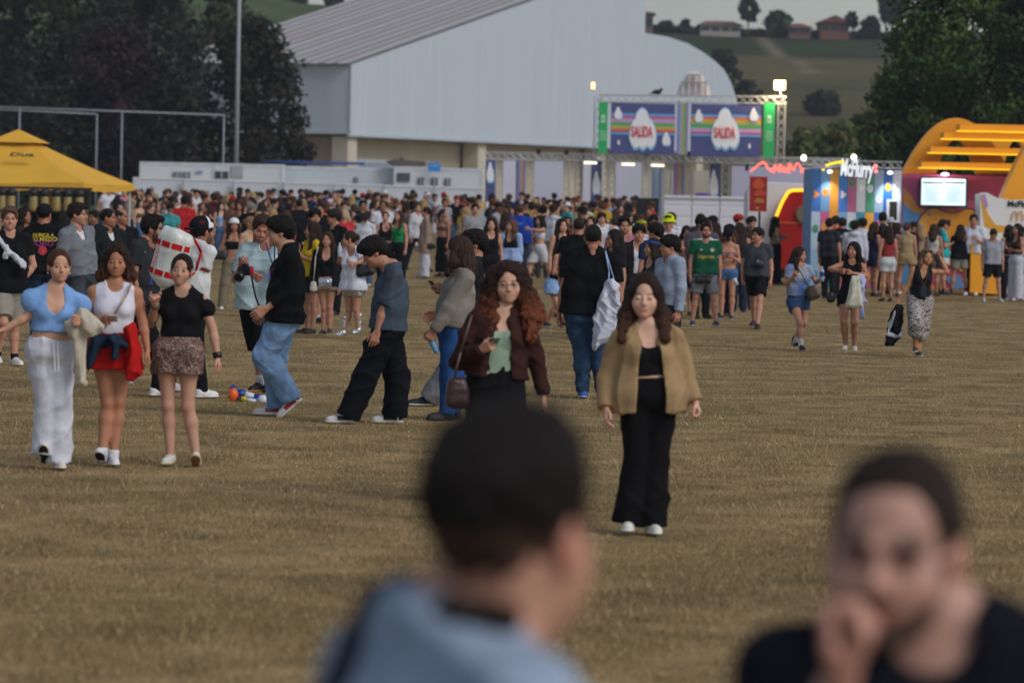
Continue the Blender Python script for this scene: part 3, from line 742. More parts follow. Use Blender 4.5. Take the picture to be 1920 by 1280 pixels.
def garment(sp, I, gm, vx, seed):
    kind = gm['k']; sex = sp.get('sex', 'f'); fe = sex == 'f'; fat = sp.get('fat', 1.0); k = I['k']; kk = k * (.6 + .4 * fat); kf = k * fat
    P, N, v, l, f, T, S, E, Wr, K, A, pl, pf, H = (I[x] for x in ('P', 'N', 'v', 'l', 'f', 'T', 'S', 'E', 'Wr', 'K', 'A', 'pl', 'pf', 'H'))
    h = I['h']; up = v3(0, 0, 1); body = I['obj']; gv = gm.get('vx', vx)
    hw, ww, cw = ((.055, .030, .050) if fe else (.052, .045, .070))
    hr_, wr_, cr_ = ((.118, .094, .094) if fe else (.112, .104, .108))
    def lev(t): return P + v * (T * t)
    HJ = {q: P + pl * q * .052 * h for q in (1, -1)}
    pts = [P, N, *S.values(), *HJ.values()]
    if kind in ('pants', 'skirt'): pts += [*K.values(), *A.values()]
    if kind == 'top' and gm.get('sleeve', 0) > 0: pts += [*E.values(), *Wr.values()]
    pts = np.stack(pts); m_ = .25 if kind == 'skirt' else .20
    lo = pts.min(0) - m_; hi = pts.max(0) + m_; lo[2] = max(lo[2], .005)
    if kind == 'top': lo[2] = max(lo[2], min(float(lev(gm.get('hem', 0))[2]) - .25, float(pts[:, 2].min()) - .1))
    g = SDF(lo, hi, gv)
    if kind == 'top':
        i = gm.get('inf', .016); lo_ = gm.get('loose', .0); hem = gm.get('hem', 0.0)
        ww2 = ww + lo_ * (cw - ww) + lo_ * .02; wr2 = wr_ + lo_ * (cr_ - wr_) + lo_ * .012; hw2 = hw + lo_ * .03; hr2 = hr_ + lo_ * .012
        for q in (-1, 1):
            a, b, c, d = lev(0) + pl * q * hw2 * kf, lev(.36) + l * q * ww2 * kf, lev(.70) + l * q * cw * kk, lev(.87) + l * q * cw * 1.05 * kk
            if hem < 0:
                z_ = lev(hem - .05) + pl * q * (hw2 + .01) * kf; g.rc(z_, a, (hr2 + i) * kf, (hr2 + i) * kf, .05)
            g.rc(a, b, (hr2 + i) * kf, (wr2 + i) * kf, .05); g.rc(b, c, (wr2 + i) * kf, (cr_ + i) * kk, .05); g.rc(c, d, (cr_ + i) * kk, .062 * k + i * .8, .05)
            if fe: g.ell(lev(.635) + l * q * .068 * k + f * .070 * k, v3(.057, .057, .055) * k * sp.get('bust', 1) + i, .035)
            if hem < .12: g.ell(lev(-.03) + pl * q * .068 * kf - pf * .045 * kf, v3(.088, .088, .09) * kf + i * .6 + .014, .04)
            if not gm.get('nosh'): g.rc(N + up * .048 * k, S[q] - l * q * .01, .046 * k + i * .6, .043 * k + i * .8, .05)
        if not gm.get('nosh') and not gm.get('tank'): g.rc(N - v * .06 * k, N + up * .03 * k, .070 * k + i * .4, .062 * k + i * .4, .04)
        e = lev(hem) ; n_ = -v
        sl = gm.get('hemslope', 0)
        g.plane(e, unit(-v + l * sl))
        if 'ktop' in gm: g.plane(lev(gm['ktop']), v)
        nk = gm.get('neck', 'crew')
        if nk == 'crew': g.rc(N + f * .018 + up * .056 * k, N + f * .02 + up * .2, .066 * k, .10 * k, .008, sub=True); g.ell(N + f * .055 * k + up * .02 * k, v3(.055, .05, .045) * k, .008, sub=True)
        elif nk == 'scoop':
            g.ell(N + f * .085 * k - v * .0, v3(.085, .085, .10) * k, .008, sub=True); g.rc(N + f * .012 + up * .035, N + up * .2, .066 * k, .10 * k, .008, sub=True)
        elif nk == 'deep':
            g.ell(N + f * .10 * k - v * .02, v3(.075, .075, .135) * k, .008, sub=True); g.rc(N + f * .012 + up * .03, N + up * .2, .066 * k, .10 * k, .008, sub=True)
        elif nk == 'v':
            for tt in np.linspace(0, 1, 6): g.ell(N + f * .10 * k - v * (.02 + .13 * tt) * k, v3(.055, .06, .04) * k * (1.1 - tt * .8), .004, sub=True)
            g.rc(N + f * .012 + up * .03, N + up * .2, .066 * k, .10 * k, .008, sub=True)
        elif nk == 'off':
            g.plane(lev(.93), v)
        if gm.get('tank'):
            t_ = gm['tank']
            for q in (-1, 1):
                g.rc(S[q] + l * q * .02 - v * .01 + up * .06, S[q] + l * q * .035 - v * .13, .05 * t_ * k, .055 * t_ * k, .01, sub=True)
        op = gm.get('open')
        if op:
            X, Y, Z = g.ax[0][:, None, None] - P[0], g.ax[1][None, :, None] - P[1], g.ax[2][None, None, :] - P[2]
            dl = X * l[0] + Y * l[1] + Z * l[2]; df = X * f[0] + Y * f[1] + Z * f[2]; dvv = (X * v[0] + Y * v[1] + Z * v[2]) / T
            wv = op[0] + (op[1] - op[0]) * np.clip(dvv, 0, 1)
            cut = np.maximum(np.abs(dl - op[2] if len(op) > 2 else dl) - wv, -(df - .0)); g.f = np.maximum(g.f, -cut).astype(np.float32)
        sv = gm.get('sleeve', .5); si = gm.get('si', i); wrI = gm.get('cuff', si * .8)
        if sv > 0:
            ar = .92 if fe else 1.08
            for q in (-1, 1):
                if gm.get('one') and gm['one'] != q: continue
                s0 = S[q]
                if gm.get('puff'):
                    g.ell(S[q] * .72 + E[q] * .28 + l * q * .01, v3(1, 1, 1.05) * gm['puff'], .03); continue
                if sv <= 1:
                    g.rc(s0, E[q], .050 * kk * ar + i, .040 * kk * ar + si + .01, .03, clip=sv)
                else:
                    g.rc(s0, E[q], .050 * kk * ar + i, .040 * kk * ar + si, .03)
                    g.rc(E[q], Wr[q], .040 * kk * ar + si, .028 * kk * ar + wrI, .02, clip=min(1.0, (sv - 1)) + .02)
        if gm.get('hood'):
            g.ell(N + v * .015 - f * .085 * k, v3(.105, .07, .06) * k, .03)
        if gm.get('collar'):
            for q in (-1, 1): g.rc(N + up * .055 - f * .03 + l * q * .05, N + f * .085 + l * q * .06 - v * .07, .020, .026, .01)
    elif kind == 'pants':
        ln = gm.get('len', 2.0); ti = gm.get('ti', .02); ki = gm.get('ki', ti); ai = gm.get('ai', ki); rise = gm.get('rise', .22)
        for q in (-1, 1):
            a, b = lev(0) + pl * q * hw * kf, lev(.36) + l * q * ww * kf
            g.rc(a, b, (hr_) * kf + .014, wr_ * kf + .010, .05)
            g.ell(lev(-.03) + pl * q * .068 * kf - pf * .045 * kf, v3(.088, .088, .09) * kf + .014, .04)
        g.plane(lev(rise), v)
        for q in (-1, 1):
            tr = .088 if fe else .085
            m = HJ[q] * .55 + K[q] * .45
            if ln <= 1:
                r1, r2 = tr * kf + ti, .052 * kk + ki
                g.rc(HJ[q] - v * .02, K[q], r1, r2 + .3 * (r1 - r2), .035, clip=ln)
                if ln > .85: g.rc(HJ[q] * .2 + K[q] * .8 - pf * .008, K[q] - pf * .012, r2 + .01, r2, .02, clip=1 - (1 - ln) / .2)
            else:
                g.rc(HJ[q] - v * .02, m, tr * kf + ti, .070 * kk + (ti + ki) / 2, .035); g.rc(m, K[q], .070 * kk + (ti + ki) / 2, .052 * kk + ki, .02)
                B = A[q] + (A[q] - K[q]) * .05; cf = K[q] * .68 + A[q] * .32 - unit(pf) * .018 * k; tq = .32
                g.ell(K[q] + pf * .006, v3(.05, .05, .055) * kk + ki * .7, .02)
                g.rc(K[q] - unit(pf) * .004, B, .055 * kk + ki, .036 * k + ai, .02, clip=(ln - 1))
                g.rc(K[q] - unit(pf) * .012, cf, .052 * kk + ki * .8, .056 * kk + ki * .9 + (ai - ki) * .25, .02)
        g.plane((0, 0, .02), (0, 0, -1))
    elif kind == 'skirt':
        ln = gm.get('len', .8); fl = gm.get('flare', .04); rise = gm.get('rise', .22)
        for q in (-1, 1):
            a, b = lev(0) + pl * q * hw * kf, lev(.36) + l * q * ww * kf
            g.rc(a, b, (hr_) * kf + .014, wr_ * kf + .010, .05)
            if ln <= 1: e = HJ[q] * (1 - ln) + K[q] * ln
            else: e = K[q] * (2 - ln) + A[q] * (ln - 1)
            e = e + pl * q * fl * .3
            if ln <= 1: g.rc(a, e + (e - a) * .15, hr_ * kf + .014, hr_ * kf * .86 + fl, .06)
            else: g.rc(a, K[q], hr_ * kf + .014, .085 * kf + fl, .07); g.rc(K[q], e + up * -.03, .085 * kf + fl, .08 + fl * 1.4, .07)
        g.plane(lev(rise), v)
        zc = float(min((HJ[1] * (1 - ln) + K[1] * ln)[2], (HJ[-1] * (1 - ln) + K[-1] * ln)[2])) if ln <= 1 else float(.5 * ((K[1] * (2 - ln) + A[1] * (ln - 1))[2] + (K[-1] * (2 - ln) + A[-1] * (ln - 1))[2]))
        g.plane((0, 0, max(zc, .03)), (0, 0, -1))
    V, Q = g.mesh()
    if len(V) == 0: return None
    V = smooth_v(V, Q, 1, .3)
    am = gm.get('fold', .006)
    if am: V = fold_disp(V, Q, am, seed, gm.get('fsc', 24))
    if kind == 'skirt' and gm.get('pleat'):
        a_ = np.arctan2(V[:, 1] - P[1], V[:, 0] - P[0]); am2 = sm(float(P[2]), float(P[2]) - .35, V[:, 2]) * gm['pleat']
        V[:, 0] += np.cos(a_) * np.sin(a_ * 14 + seed) * am2; V[:, 1] += np.sin(a_) * np.sin(a_ * 14 + seed) * am2
    C = pat_color(gm.get('pat'), V, srgb(gm['c']), gm, seed)
    if gm.get('pat2'): 
        C2 = pat_color(gm['pat2'], V, srgb(gm['c']), gm, seed); mm = (np.abs(C2 - srgb(gm['c'])).sum(1) > 1e-5)[:, None]; C = np.where(mm, C2, C)
    if gm.get('cuffc'):
        for q in (-1, 1):
            sv = gm.get('sleeve', .5); b = (S[q] * (1 - sv) + E[q] * sv) if sv <= 1 else Wr[q]; ax_ = unit(E[q] - S[q]) if sv <= 1 else unit(Wr[q] - E[q])
            t = (V - b) @ ax_; rr = np.linalg.norm(V - b - t[:, None] * ax_, axis=1); m = ((t > -.022) & (t < .03) & (rr < .066))[:, None]; C = np.where(m, srgb(gm['cuffc']), C)
    nm = gm.get('n', {'top': 'shirt', 'pants': 'trousers', 'skirt': 'skirt'}[kind])
    o = mesh_obj(nm, V.astype(np.float32), Q, M[gm.get('mat', 'cloth')], body, C)
    I.setdefault('g', {})[nm] = (o, V, Q)
    if gm.get('text'):
        for t in gm['text']: decal(I, V, Q, t)
    return o

def decal(I, V, Q, t):
    """flat lettering or marks laid on the cloth.  t = dict(txt, size, c, at=(left, level), back=False)"""
    l, f, v, P, T, N = I['l'], I['f'], I['v'], I['P'], I['T'], I['N']
    bt = BVHTree.FromPolygons([Vector(p) for p in V.tolist()], Q.tolist())
    if 'txt' in t: tv, tf = text_mesh(t['txt'], t['size'], 0, t.get('bold', 0), sx=t.get('sx', 1))
    else:
        n = 14; tv = [Vector((0, 0, 0))] + [Vector((math.cos(2 * PI * i / n) * t['rx'], math.sin(2 * PI * i / n) * t['rz'], 0)) for i in range(n)]; tf = [(0, 1 + i, 1 + (i + 1) % n) for i in range(n)]
    sg = -1 if t.get('back') else 1; o = P + v * (T * t['at'][1]) + l * t['at'][0]
    if t.get('dirv') is not None: dirv = unit(t['dirv']); lx = unit(np.cross(v, dirv)) * 1.0
    else: dirv = f * sg; lx = l * sg
    out = []
    for p in tv:
        q = o + lx * p.x + v * p.y; org = Vector((q + dirv * .5).tolist()); hit = bt.ray_cast(org, Vector((-dirv).tolist()))
        out.append((Vector(hit[0]) + Vector(dirv.tolist()) * .004) if hit[0] is not None else Vector((q + dirv * .12).tolist()))
    mb = MB(); mb.add(out, tf, srgb(t['c'])); mb.build('print', M['cloth'], I['obj'])
# ------------------------------------------------------------------ setting
def colmat_ramp(name, stops, scale, detail=8, stretch=(1, 1, 1), rough=.95, bump=.4, bscale=40, dist=.03, second=None, coord='Object', spec=.1):
    m, t, b = newmat(name)
    tc = t.nodes.new('ShaderNodeTexCoord'); mp = t.nodes.new('ShaderNodeMapping'); mp.inputs['Scale'].default_value = stretch
    n = t.nodes.new('ShaderNodeTexNoise'); n.inputs['Scale'].default_value = scale; n.inputs['Detail'].default_value = detail; n.inputs['Roughness'].default_value = .62
    r = t.nodes.new('ShaderNodeValToRGB'); e = r.color_ramp.elements
    while len(e) < len(stops): e.new(.5)
    for i, (p, c) in enumerate(stops): e[i].position = p; e[i].color = (*[float(q) for q in srgb(c)], 1)
    t.links.new(tc.outputs[coord], mp.inputs[0]); t.links.new(mp.outputs[0], n.inputs[0]); t.links.new(n.outputs[0], r.inputs[0])
    out = r.outputs[0]
    if second:
        n2 = t.nodes.new('ShaderNodeTexNoise'); n2.inputs['Scale'].default_value = second[0]; n2.inputs['Detail'].default_value = 5
        t.links.new(tc.outputs[coord], n2.inputs[0])
        mr = t.nodes.new('ShaderNodeMapRange'); mr.inputs[1].default_value = second[2]; mr.inputs[2].default_value = second[3]; t.links.new(n2.outputs[0], mr.inputs[0])
        mxn = t.nodes.new('ShaderNodeMixRGB'); t.links.new(mr.outputs[0], mxn.inputs[0]); t.links.new(out, mxn.inputs[1]); mxn.inputs[2].default_value = (*[float(q) for q in srgb(second[1])], 1)
        out = mxn.outputs[0]
    t.links.new(out, b.inputs['Base Color']); b.inputs['Roughness'].default_value = rough; b.inputs['Specular IOR Level'].default_value = spec
    if bump:
        n3 = t.nodes.new('ShaderNodeTexNoise'); n3.inputs['Scale'].default_value = bscale; n3.inputs['Detail'].default_value = 4
        t.links.new(tc.outputs[coord], n3.inputs[0])
        bp = t.nodes.new('ShaderNodeBump'); bp.inputs['Strength'].default_value = bump; bp.inputs['Distance'].default_value = dist
        t.links.new(n3.outputs[0], bp.inputs['Height']); t.links.new(bp.outputs[0], b.inputs['Normal'])
    return m

M['field'] = colmat_ramp('field', [(.28, '#6a5d40'), (.44, '#86724f'), (.55, '#9d865f'), (.72, '#b19b72')], 1.4, 14, (1, .8, 1), bump=1, bscale=26, dist=.05, second=(.33, '#75693f', .50, .78))
ys = np.unique(np.concatenate([np.linspace(4, 80, 40), np.linspace(80, 240, 60), np.geomspace(240, 3500, 30)])).astype(np.float32)
xs = np.unique(np.concatenate([-np.geomspace(40, 2500, 14), np.linspace(-40, 40, 33), np.geomspace(40, 2500, 14)])).astype(np.float32)
def grid_mesh(name, xs, ys, zf, mat, col=None, **k):
    X, Y = np.meshgrid(xs, ys, indexing='ij'); Z = zf(X, Y); V = np.stack([X, Y, Z], -1).reshape(-1, 3)
    nx, ny = len(xs), len(ys); I_ = np.arange(nx * ny).reshape(nx, ny)
    Q = np.stack([I_[:-1, :-1], I_[1:, :-1], I_[1:, 1:], I_[:-1, 1:]], -1).reshape(-1, 4)
    return mesh_obj(name, V, Q, mat, col=None if col is None else col(V), **k)
gnd = grid_mesh('ground', xs, ys, lambda X, Y: .5 * sm(80, 175, Y) + 0 * X, M['field'])
tag(gnd, 'dry trampled festival field of straw and olive grass', kind='structure')

# grass blades: one mass of stuff, really standing on the field
def blades(n, y0, y1, hmin, hmax, wd, seed):
    r = np.random.default_rng(seed); u = r.random(n); Y = 1 / (1 / y0 + (1 / y1 - 1 / y0) * u)        # even density in the picture's height
    X = (r.random(n) - .5) * 2 * (Y * .130 + 2.0)
    # tufts
    tuft = noise3(np.stack([X * 2.2, Y * 1.3, 0 * X], 1).astype(np.float32), 1.6, 3) + .5 * noise3(np.stack([X * 7, Y * 3, 0 * X], 1).astype(np.float32), 2, 8)
    H_ = (hmin + (hmax - hmin) * r.random(n) ** 2) * (1 + .35 * np.clip(tuft, -1, 1.3)); a = r.random(n) * 2 * PI; wv = wd * (.6 + .8 * r.random(n)) * (Y / 40) ** .6
    Z = .5 * sm(80, 175, Y); dx, dy = np.cos(a) * wv, np.sin(a) * wv; ln = r.normal(size=(n, 2)) * .55 * H_[:, None]
    A_ = np.stack([X - dx, Y - dy, Z - .004], 1); B_ = np.stack([X + dx, Y + dy, Z - .004], 1); C_ = np.stack([X + ln[:, 0], Y + ln[:, 1], Z + H_], 1)
    V = np.stack([A_, B_, C_], 1).reshape(-1, 3).astype(np.float32); T_ = np.arange(3 * n).reshape(-1, 3)
    g1, g2, g3 = srgb('#b59c77'), srgb('#917b57'), srgb('#6d6245'); k = np.clip(.36 + .20 * tuft + .34 * r.normal(size=n), 0, 1)[:, None]
    big = noise3(np.stack([X, Y * .8, 0 * X], 1).astype(np.float32), .55, 21)[:, None]
    big2 = noise3(np.stack([X * .35, Y * .8, 0 * X], 1).astype(np.float32), 1.3, 31)[:, None]
    gr = (noise3(np.stack([X, Y * .7, 0 * X], 1).astype(np.float32), 2.1, 41) > .95)[:, None]; k = np.clip(k + .35 * gr + .10 * big, 0, 1)
    c = np.where(k < .5, g1 * (1 - 2 * k) + g2 * 2 * k, g2 * (2 - 2 * k) + g3 * (2 * k - 1)) * (1 + .5 * (r.random((n, 1)) - .5)) * (1 + .13 * big + .08 * big2)
    pale = r.random((n, 1)) < .045; c = np.where(pale, srgb('#cbbb96'), c)
    c3 = np.repeat(c, 3, 0)
    return V, T_, c3
mg = vcmat('grass', .9, .1, var=.05)
V, T_, c3 = blades(600000, 15.5, 105, .010, .040, .0032, 5)
go = mesh_obj('grass', V, np.zeros((0, 4), np.int32), mg, col=c3, smooth=False, tris=T_)
tag(go, 'short dry straw and olive grass blades over the field', 'grass', kind='stuff')

# ---- hill behind, with the fields and the ridge
def ridge_z(X):
    return np.interp(X, [-120, -70, -36, 20, 34, 60, 120], [60, 44, 33.5, 30.5, 30, 30, 34])
def hill_z(X, Y):
    t = np.clip((Y - 330) / (700 - 330), 0, 1.0); rz_ = ridge_z(X * 700 / np.maximum(Y, 300))
    z = .5 + (rz_ - .5) * (.25 * t + .75 * t ** 1.25) + 1.2 * np.sin(X * .05 + Y * .013) * t * (1 - t)
    z = np.where(Y > 700, rz_ - (Y - 700) * .05, z); return np.where(Y < 331, .3, z)
M['hill'] = vcmat('hill', .95, .05, var=.22, vscale=.06)
def hill_col(V):
    x, y, z = V.T; a, b, c, d = srgb('#545034'), srgb('#333d26'), srgb('#5b5438'), srgb('#44532f')
    n = noise3(V, .03, 4); C = np.tile(a, (len(V), 1)); C = np.where((n > .3)[:, None], c, C)
    C = np.where(((y > 640) & (y < 697))[:, None], b, C); C = np.where(((x < -10) & (y > 300))[:, None], d, C)
    C = np.where(((np.abs(x - 40 - (y - 640) * -.03) < .9) & (y > 600) & (x > 0))[:, None], srgb('#6f6650'), C)
    C = np.where(((y > 560) & (y < 568))[:, None], srgb('#4a4d30'), C)
    C = np.where(((y < 470) & (x > 30) & (x < 46))[:, None], srgb('#8a7554'), C)
    return C
hill = grid_mesh('hill', np.linspace(-160, 160, 160).astype(np.float32), np.linspace(328, 900, 150).astype(np.float32), hill_z, M['hill'], col=hill_col)
tag(hill, 'hillside of dull olive fields rising to a ridge', kind='structure')

# ------------------------------------------------------------------ trees
def leaves_mesh(centres, rad, n, leaf, seed, cols, squash=.8, flat_=.0, shellk=.45):
    r = np.random.default_rng(seed); m = len(centres); ci = r.integers(0, m, n); d = r.normal(size=(n, 3)); d /= np.linalg.norm(d, axis=1, keepdims=True)
    rr = (shellk + (1 - shellk) * r.random(n) ** .6)[:, None] * np.asarray(rad)[ci][:, None] * (1 + .18 * r.normal(size=(n, 1)))
    P = np.asarray(centres)[ci] + d * rr * np.array([1, 1, squash])
    nrm = d + r.normal(size=(n, 3)) * .7; nrm /= np.linalg.norm(nrm, axis=1, keepdims=True)
    t = np.cross(nrm, r.normal(size=(n, 3))); t /= np.linalg.norm(t, axis=1, keepdims=True) + 1e-9; b = np.cross(nrm, t)
    s = leaf * (.6 + .8 * r.random((n, 1)))
    V = np.stack([P - t * s, P - b * s * .55, P + t * s, P + b * s * .55], 1).reshape(-1, 3); Q = np.arange(4 * n).reshape(-1, 4)
    cc = np.stack([srgb(c) for c in cols]); cm = cc[r.integers(0, len(cols), m)]; c = cm[ci] * (.75 + .5 * r.random((n, 1)))
    return V, Q, np.repeat(c, 4, 0)
M['leaf'] = vcmat('leaf', .7, .25, var=.1)
M['bark'] = flat('bark', '#4a3f33', .95, .1, bump=.6, bscale=8)
def hill_hit(px, py):
    for D in np.arange(334, 700, 2.0):
        p = at(px, py, D)
        if p.z <= float(hill_z(np.array(p.x), np.array(D))): return float(D)
    return 690.0
def tree(name, px, ybase, ytop, hwpx, D, cols, label, cat='tree', group=None, n=9000, leaf=.16, clumps=46, trunk=.12, seed=1, conic=0, squash=.8, low=.18, gap=1.0, crown_r=None):
    if D == 'hill': D = hill_hit(px, ybase)
    root = at(px, ybase, D); zt = at(px, ytop, D).z; gz0 = hill_z(np.array(root.x), np.array(root.y)) if D > 331 else gz(0, D)
    base = Vector((root.x, root.y, float(gz0) if D < 331 else float(gz0) - .1)); Ht = zt - base.z; hw = hwpx * D / F
    o = empty(name, base); tag(o, label, cat, group); r = random.Random(seed)
    mb = MB(); top = Vector((r.uniform(-.1, .1) * hw, 0, Ht * .8)); k0 = Ht * low; pr = Vector((0, 0, -.2)); tr = trunk * Ht * .22 + .02
    pts = [Vector((0, 0, -.2)), Vector((r.uniform(-.05, .05) * hw, 0, Ht * .2)), Vector((r.uniform(-.08, .08) * hw, r.uniform(-.05, .05) * hw, Ht * .5)), top]
    mb.path(pts, [tr, tr * .8, tr * .5, tr * .12], 8)
    cs = []; rad = []
    for i in range(clumps):
        t = (i + .5) / clumps; z = k0 + (Ht - k0) * (.04 + .92 * t); tt = (z - k0) / (Ht - k0)
        prof = math.sin(PI * min(1, (tt * .86 + .12))) ** .62 if not conic else (1 - tt) * .95 + .05
        a = i * 2.399 + r.uniform(-.5, .5); q = r.uniform(.35, .95) ** .6; R = hw * prof
        cr_ = (crown_r or .30) * hw * r.uniform(.7, 1.25) * (1 if not conic else max(.4, 1 - tt)); rr = max(0, R - cr_) * q
        c = Vector((math.cos(a) * rr, math.sin(a) * rr * .9, min(z, Ht - cr_ * squash))); cs.append(tuple(c)); rad.append(cr_)
        if i % 3 == 0:
            b0 = Vector((0, 0, c.z * .6)) ; mb.path([b0, (b0 + c) * .5 + Vector((0, 0, .05 * Ht)), c], [tr * .35, tr * .22, tr * .08], 5)
    mb.build('trunk', M['bark'], o, True)
    V, Q, C = leaves_mesh(cs, rad, n, leaf, seed, cols, squash)
    mesh_obj('crown', V, Q, M['leaf'], o, C, smooth=False)
    return o
DK = ['#171f14', '#1d2717', '#232d19', '#141a12', '#282a1b']; PU = ['#21161f', '#291a22', '#2e1f22', '#1c1319']; BR = ['#292519', '#1f2317', '#242217', '#1b1f14']
MG = ['#3d5626', '#4a6630', '#334a21', '#586e36', '#2b3f1c']; OL = ['#4d5b32', '#59653a', '#43502c', '#65683c']
G1 = 'dark trees behind the goal frames'
tree('broadleaf_tree', 20, 330, -190, 230, 262, DK, 'tall dark green tree at the left edge above the yellow canopy', group=G1, n=15000, leaf=.24, seed=11, low=.08)
tree('broadleaf_tree', 215, 325, 38, 135, 240, PU, 'dark purple leaved tree between the left goal frame posts', group=G1, n=13000, leaf=.18, seed=12, low=.1)
tree('broadleaf_tree', 262, 330, -170, 165, 288, DK + ['#39452a'], 'tall green tree rising behind the purple leaved tree', group=G1, n=12000, leaf=.26, seed=13, low=.1)
tree('conifer_tree', 392, 330, -90, 62, 300, ['#28331f', '#313c22', '#3a4828'], 'dark conifer with pointed top left of the light pole', group=G1, n=6000, leaf=.2, clumps=40, conic=1, seed=14, low=.1)
tree('broadleaf_tree', 468, 325, 28, 142, 236, DK + BR, 'large dark tree behind the light pole beside the grey hall', group=G1, n=13000, leaf=.17, seed=15, low=.06, crown_r=.26)
tree('broadleaf_tree', 318, 325, 128, 85, 232, BR, 'low brownish green tree left of the light pole base', group=G1, n=6500, leaf=.16, seed=16, low=.05)
tree('broadleaf_tree', 85, 330, 160, 130, 238, DK + BR, 'low dark tree behind the peak of the yellow canopy', group=G1, n=8000, leaf=.18, seed=17, low=.03)
tree('broadleaf_tree', 420, 330, -40, 90, 310, ['#2f3b22', '#3b4526', '#444a2a'], 'lighter green tree behind the light pole top', group=G1, n=6000, leaf=.24, seed=18, low=.1)
G2 = 'green trees behind the festival booths'
tree('broadleaf_tree', 1800, 330, -120, 195, 150, MG, 'big leafy green tree behind the orange arches', group=G2, n=42000, leaf=.10, clumps=130, seed=21, low=.05, crown_r=.24, trunk=.05)
tree('broadleaf_tree', 1960, 330, -150, 140, 144, MG + DK, 'leafy dark tree at the right edge behind the arches', group=G2, n=18000, leaf=.10, clumps=80, seed=22, low=.05, trunk=.06)
tree('broadleaf_tree', 1672, 330, 120, 80, 160, MG + OL, 'medium green tree behind the patchwork booth', group=G2, n=14000, leaf=.10, seed=23, low=.03, clumps=70, trunk=.06)
tree('broadleaf_tree', 1575, 330, 222, 62, 225, OL + MG, 'small pale green tree above the round bulbs', group=G2, n=4500, leaf=.13, seed=24, low=.02)
tree('broadleaf_tree', 1502, 330, 238, 52, 235, OL, 'small olive tree right of the floodlight mast', group=G2, n=4000, leaf=.13, seed=25, low=.02)
tree('broadleaf_tree', 1538, 330, 235, 48, 238, OL + MG, 'low green tree between the two round bulbs', group=G2, n=4500, leaf=.13, seed=27, low=.02)
tree('broadleaf_tree', 1610, 330, 212, 56, 228, OL + MG, 'green tree directly above the McFlurry lettering', group=G2, n=5500, leaf=.13, seed=28, low=.02)
tree('broadleaf_tree', 1475, 330, 262, 34, 240, OL, 'low olive bush tree beside the right sign mast', group=G2, n=3000, leaf=.13, seed=29, low=.02)
tree('broadleaf_tree', 1640, 330, 205, 55, 205, OL + MG, 'bushy green tree left of the orange arches', group=G2, n=5000, leaf=.13, seed=26, low=.02)
G3 = 'trees on the hillside'
tree('round_bush', 1545, 218, 172, 46, 'hill', DK, 'round dark bush alone on the hillside field', group=G3, n=2600, leaf=.35, seed=31, low=.02, clumps=24)
tree('round_bush', 1352, 160, 92, 44, 'hill', DK + MG, 'dark bush on the slope touching the curved hall roof', group=G3, n=2200, leaf=.32, seed=32, low=.02, clumps=20)
tree('round_bush', 1400, 205, 150, 34, 'hill', DK, 'dark bush just above the right end of the exit sign', group=G3, n=1500, leaf=.3, seed=33, low=.02, clumps=16)
tree('eucalyptus', 1402, 66, -4, 24, 690, DK, 'tall airy tree on the ridge above the long red roofed house', group=G3, n=900, leaf=.55, seed=34, low=.45, clumps=14, squash=.6, trunk=.10)
tree('round_tree', 1458, 62, 22, 30, 690, DK + MG, 'dense round tree on the ridge between two red roofs', group=G3, n=2200, leaf=.5, seed=35, low=.1, clumps=20)
tree('round_tree', 1247, 60, 40, 20, 690, DK, 'low dark tree on the ridge left of the long house', group=G3, n=900, leaf=.45, seed=36, low=.02, clumps=10)
tree('round_tree', 1285, 60, 38, 14, 695, DK, 'small dark tree touching the long house on the ridge', group=G3, n=700, leaf=.45, seed=37, low=.02, clumps=9)
tree('palm_tree', 1597, 62, 28, 12, 688, DK, 'palm like tree just right of the red brick house', group=G3, n=500, leaf=.7, seed=38, low=.6, clumps=8)
tree('round_tree', 1632, 62, 32, 22, 690, DK, 'dark tree on the ridge right of the palm', group=G3, n=1200, leaf=.5, seed=39, low=.05, clumps=14)
tree('eucalyptus', 1672, 66, -22, 34, 690, DK, 'tall airy tree on the ridge beside the big leafy tree', group=G3, n=1600, leaf=.6, seed=40, low=.35, clumps=18, squash=.7)
for i, (px, yt, hwp) in enumerate(((470, -8, 26), (512, -2, 30), (556, 2, 26), (625, -12, 24))):
    tree('round_tree', px, 45, yt - 14, hwp, 700, DK, ('dark ridge tree seen just right of the light pole top', 'dark ridge tree above the green slope in the middle', 'dark ridge tree left of the gap of sky', 'dark ridge tree against the hall roof edge')[i], group=G3, n=1300, leaf=.5, seed=50 + i, low=.02, clumps=14)
mb = MB()
hp_ = [];
for i in range(60):
    x = at(1215 + i * 8.2, 70, 692); hp_.append((x.x, x.y, float(hill_z(np.array(x.x), np.array(692.0))) + .4))
V, Q, C = leaves_mesh(hp_, [1.3] * 60, 7000, .4, 77, DK, .6)
ho = mesh_obj('hedge', V, Q, M['leaf'], None, C, smooth=False); tag(ho, 'long dark hedge running along the ridge', 'hedge')

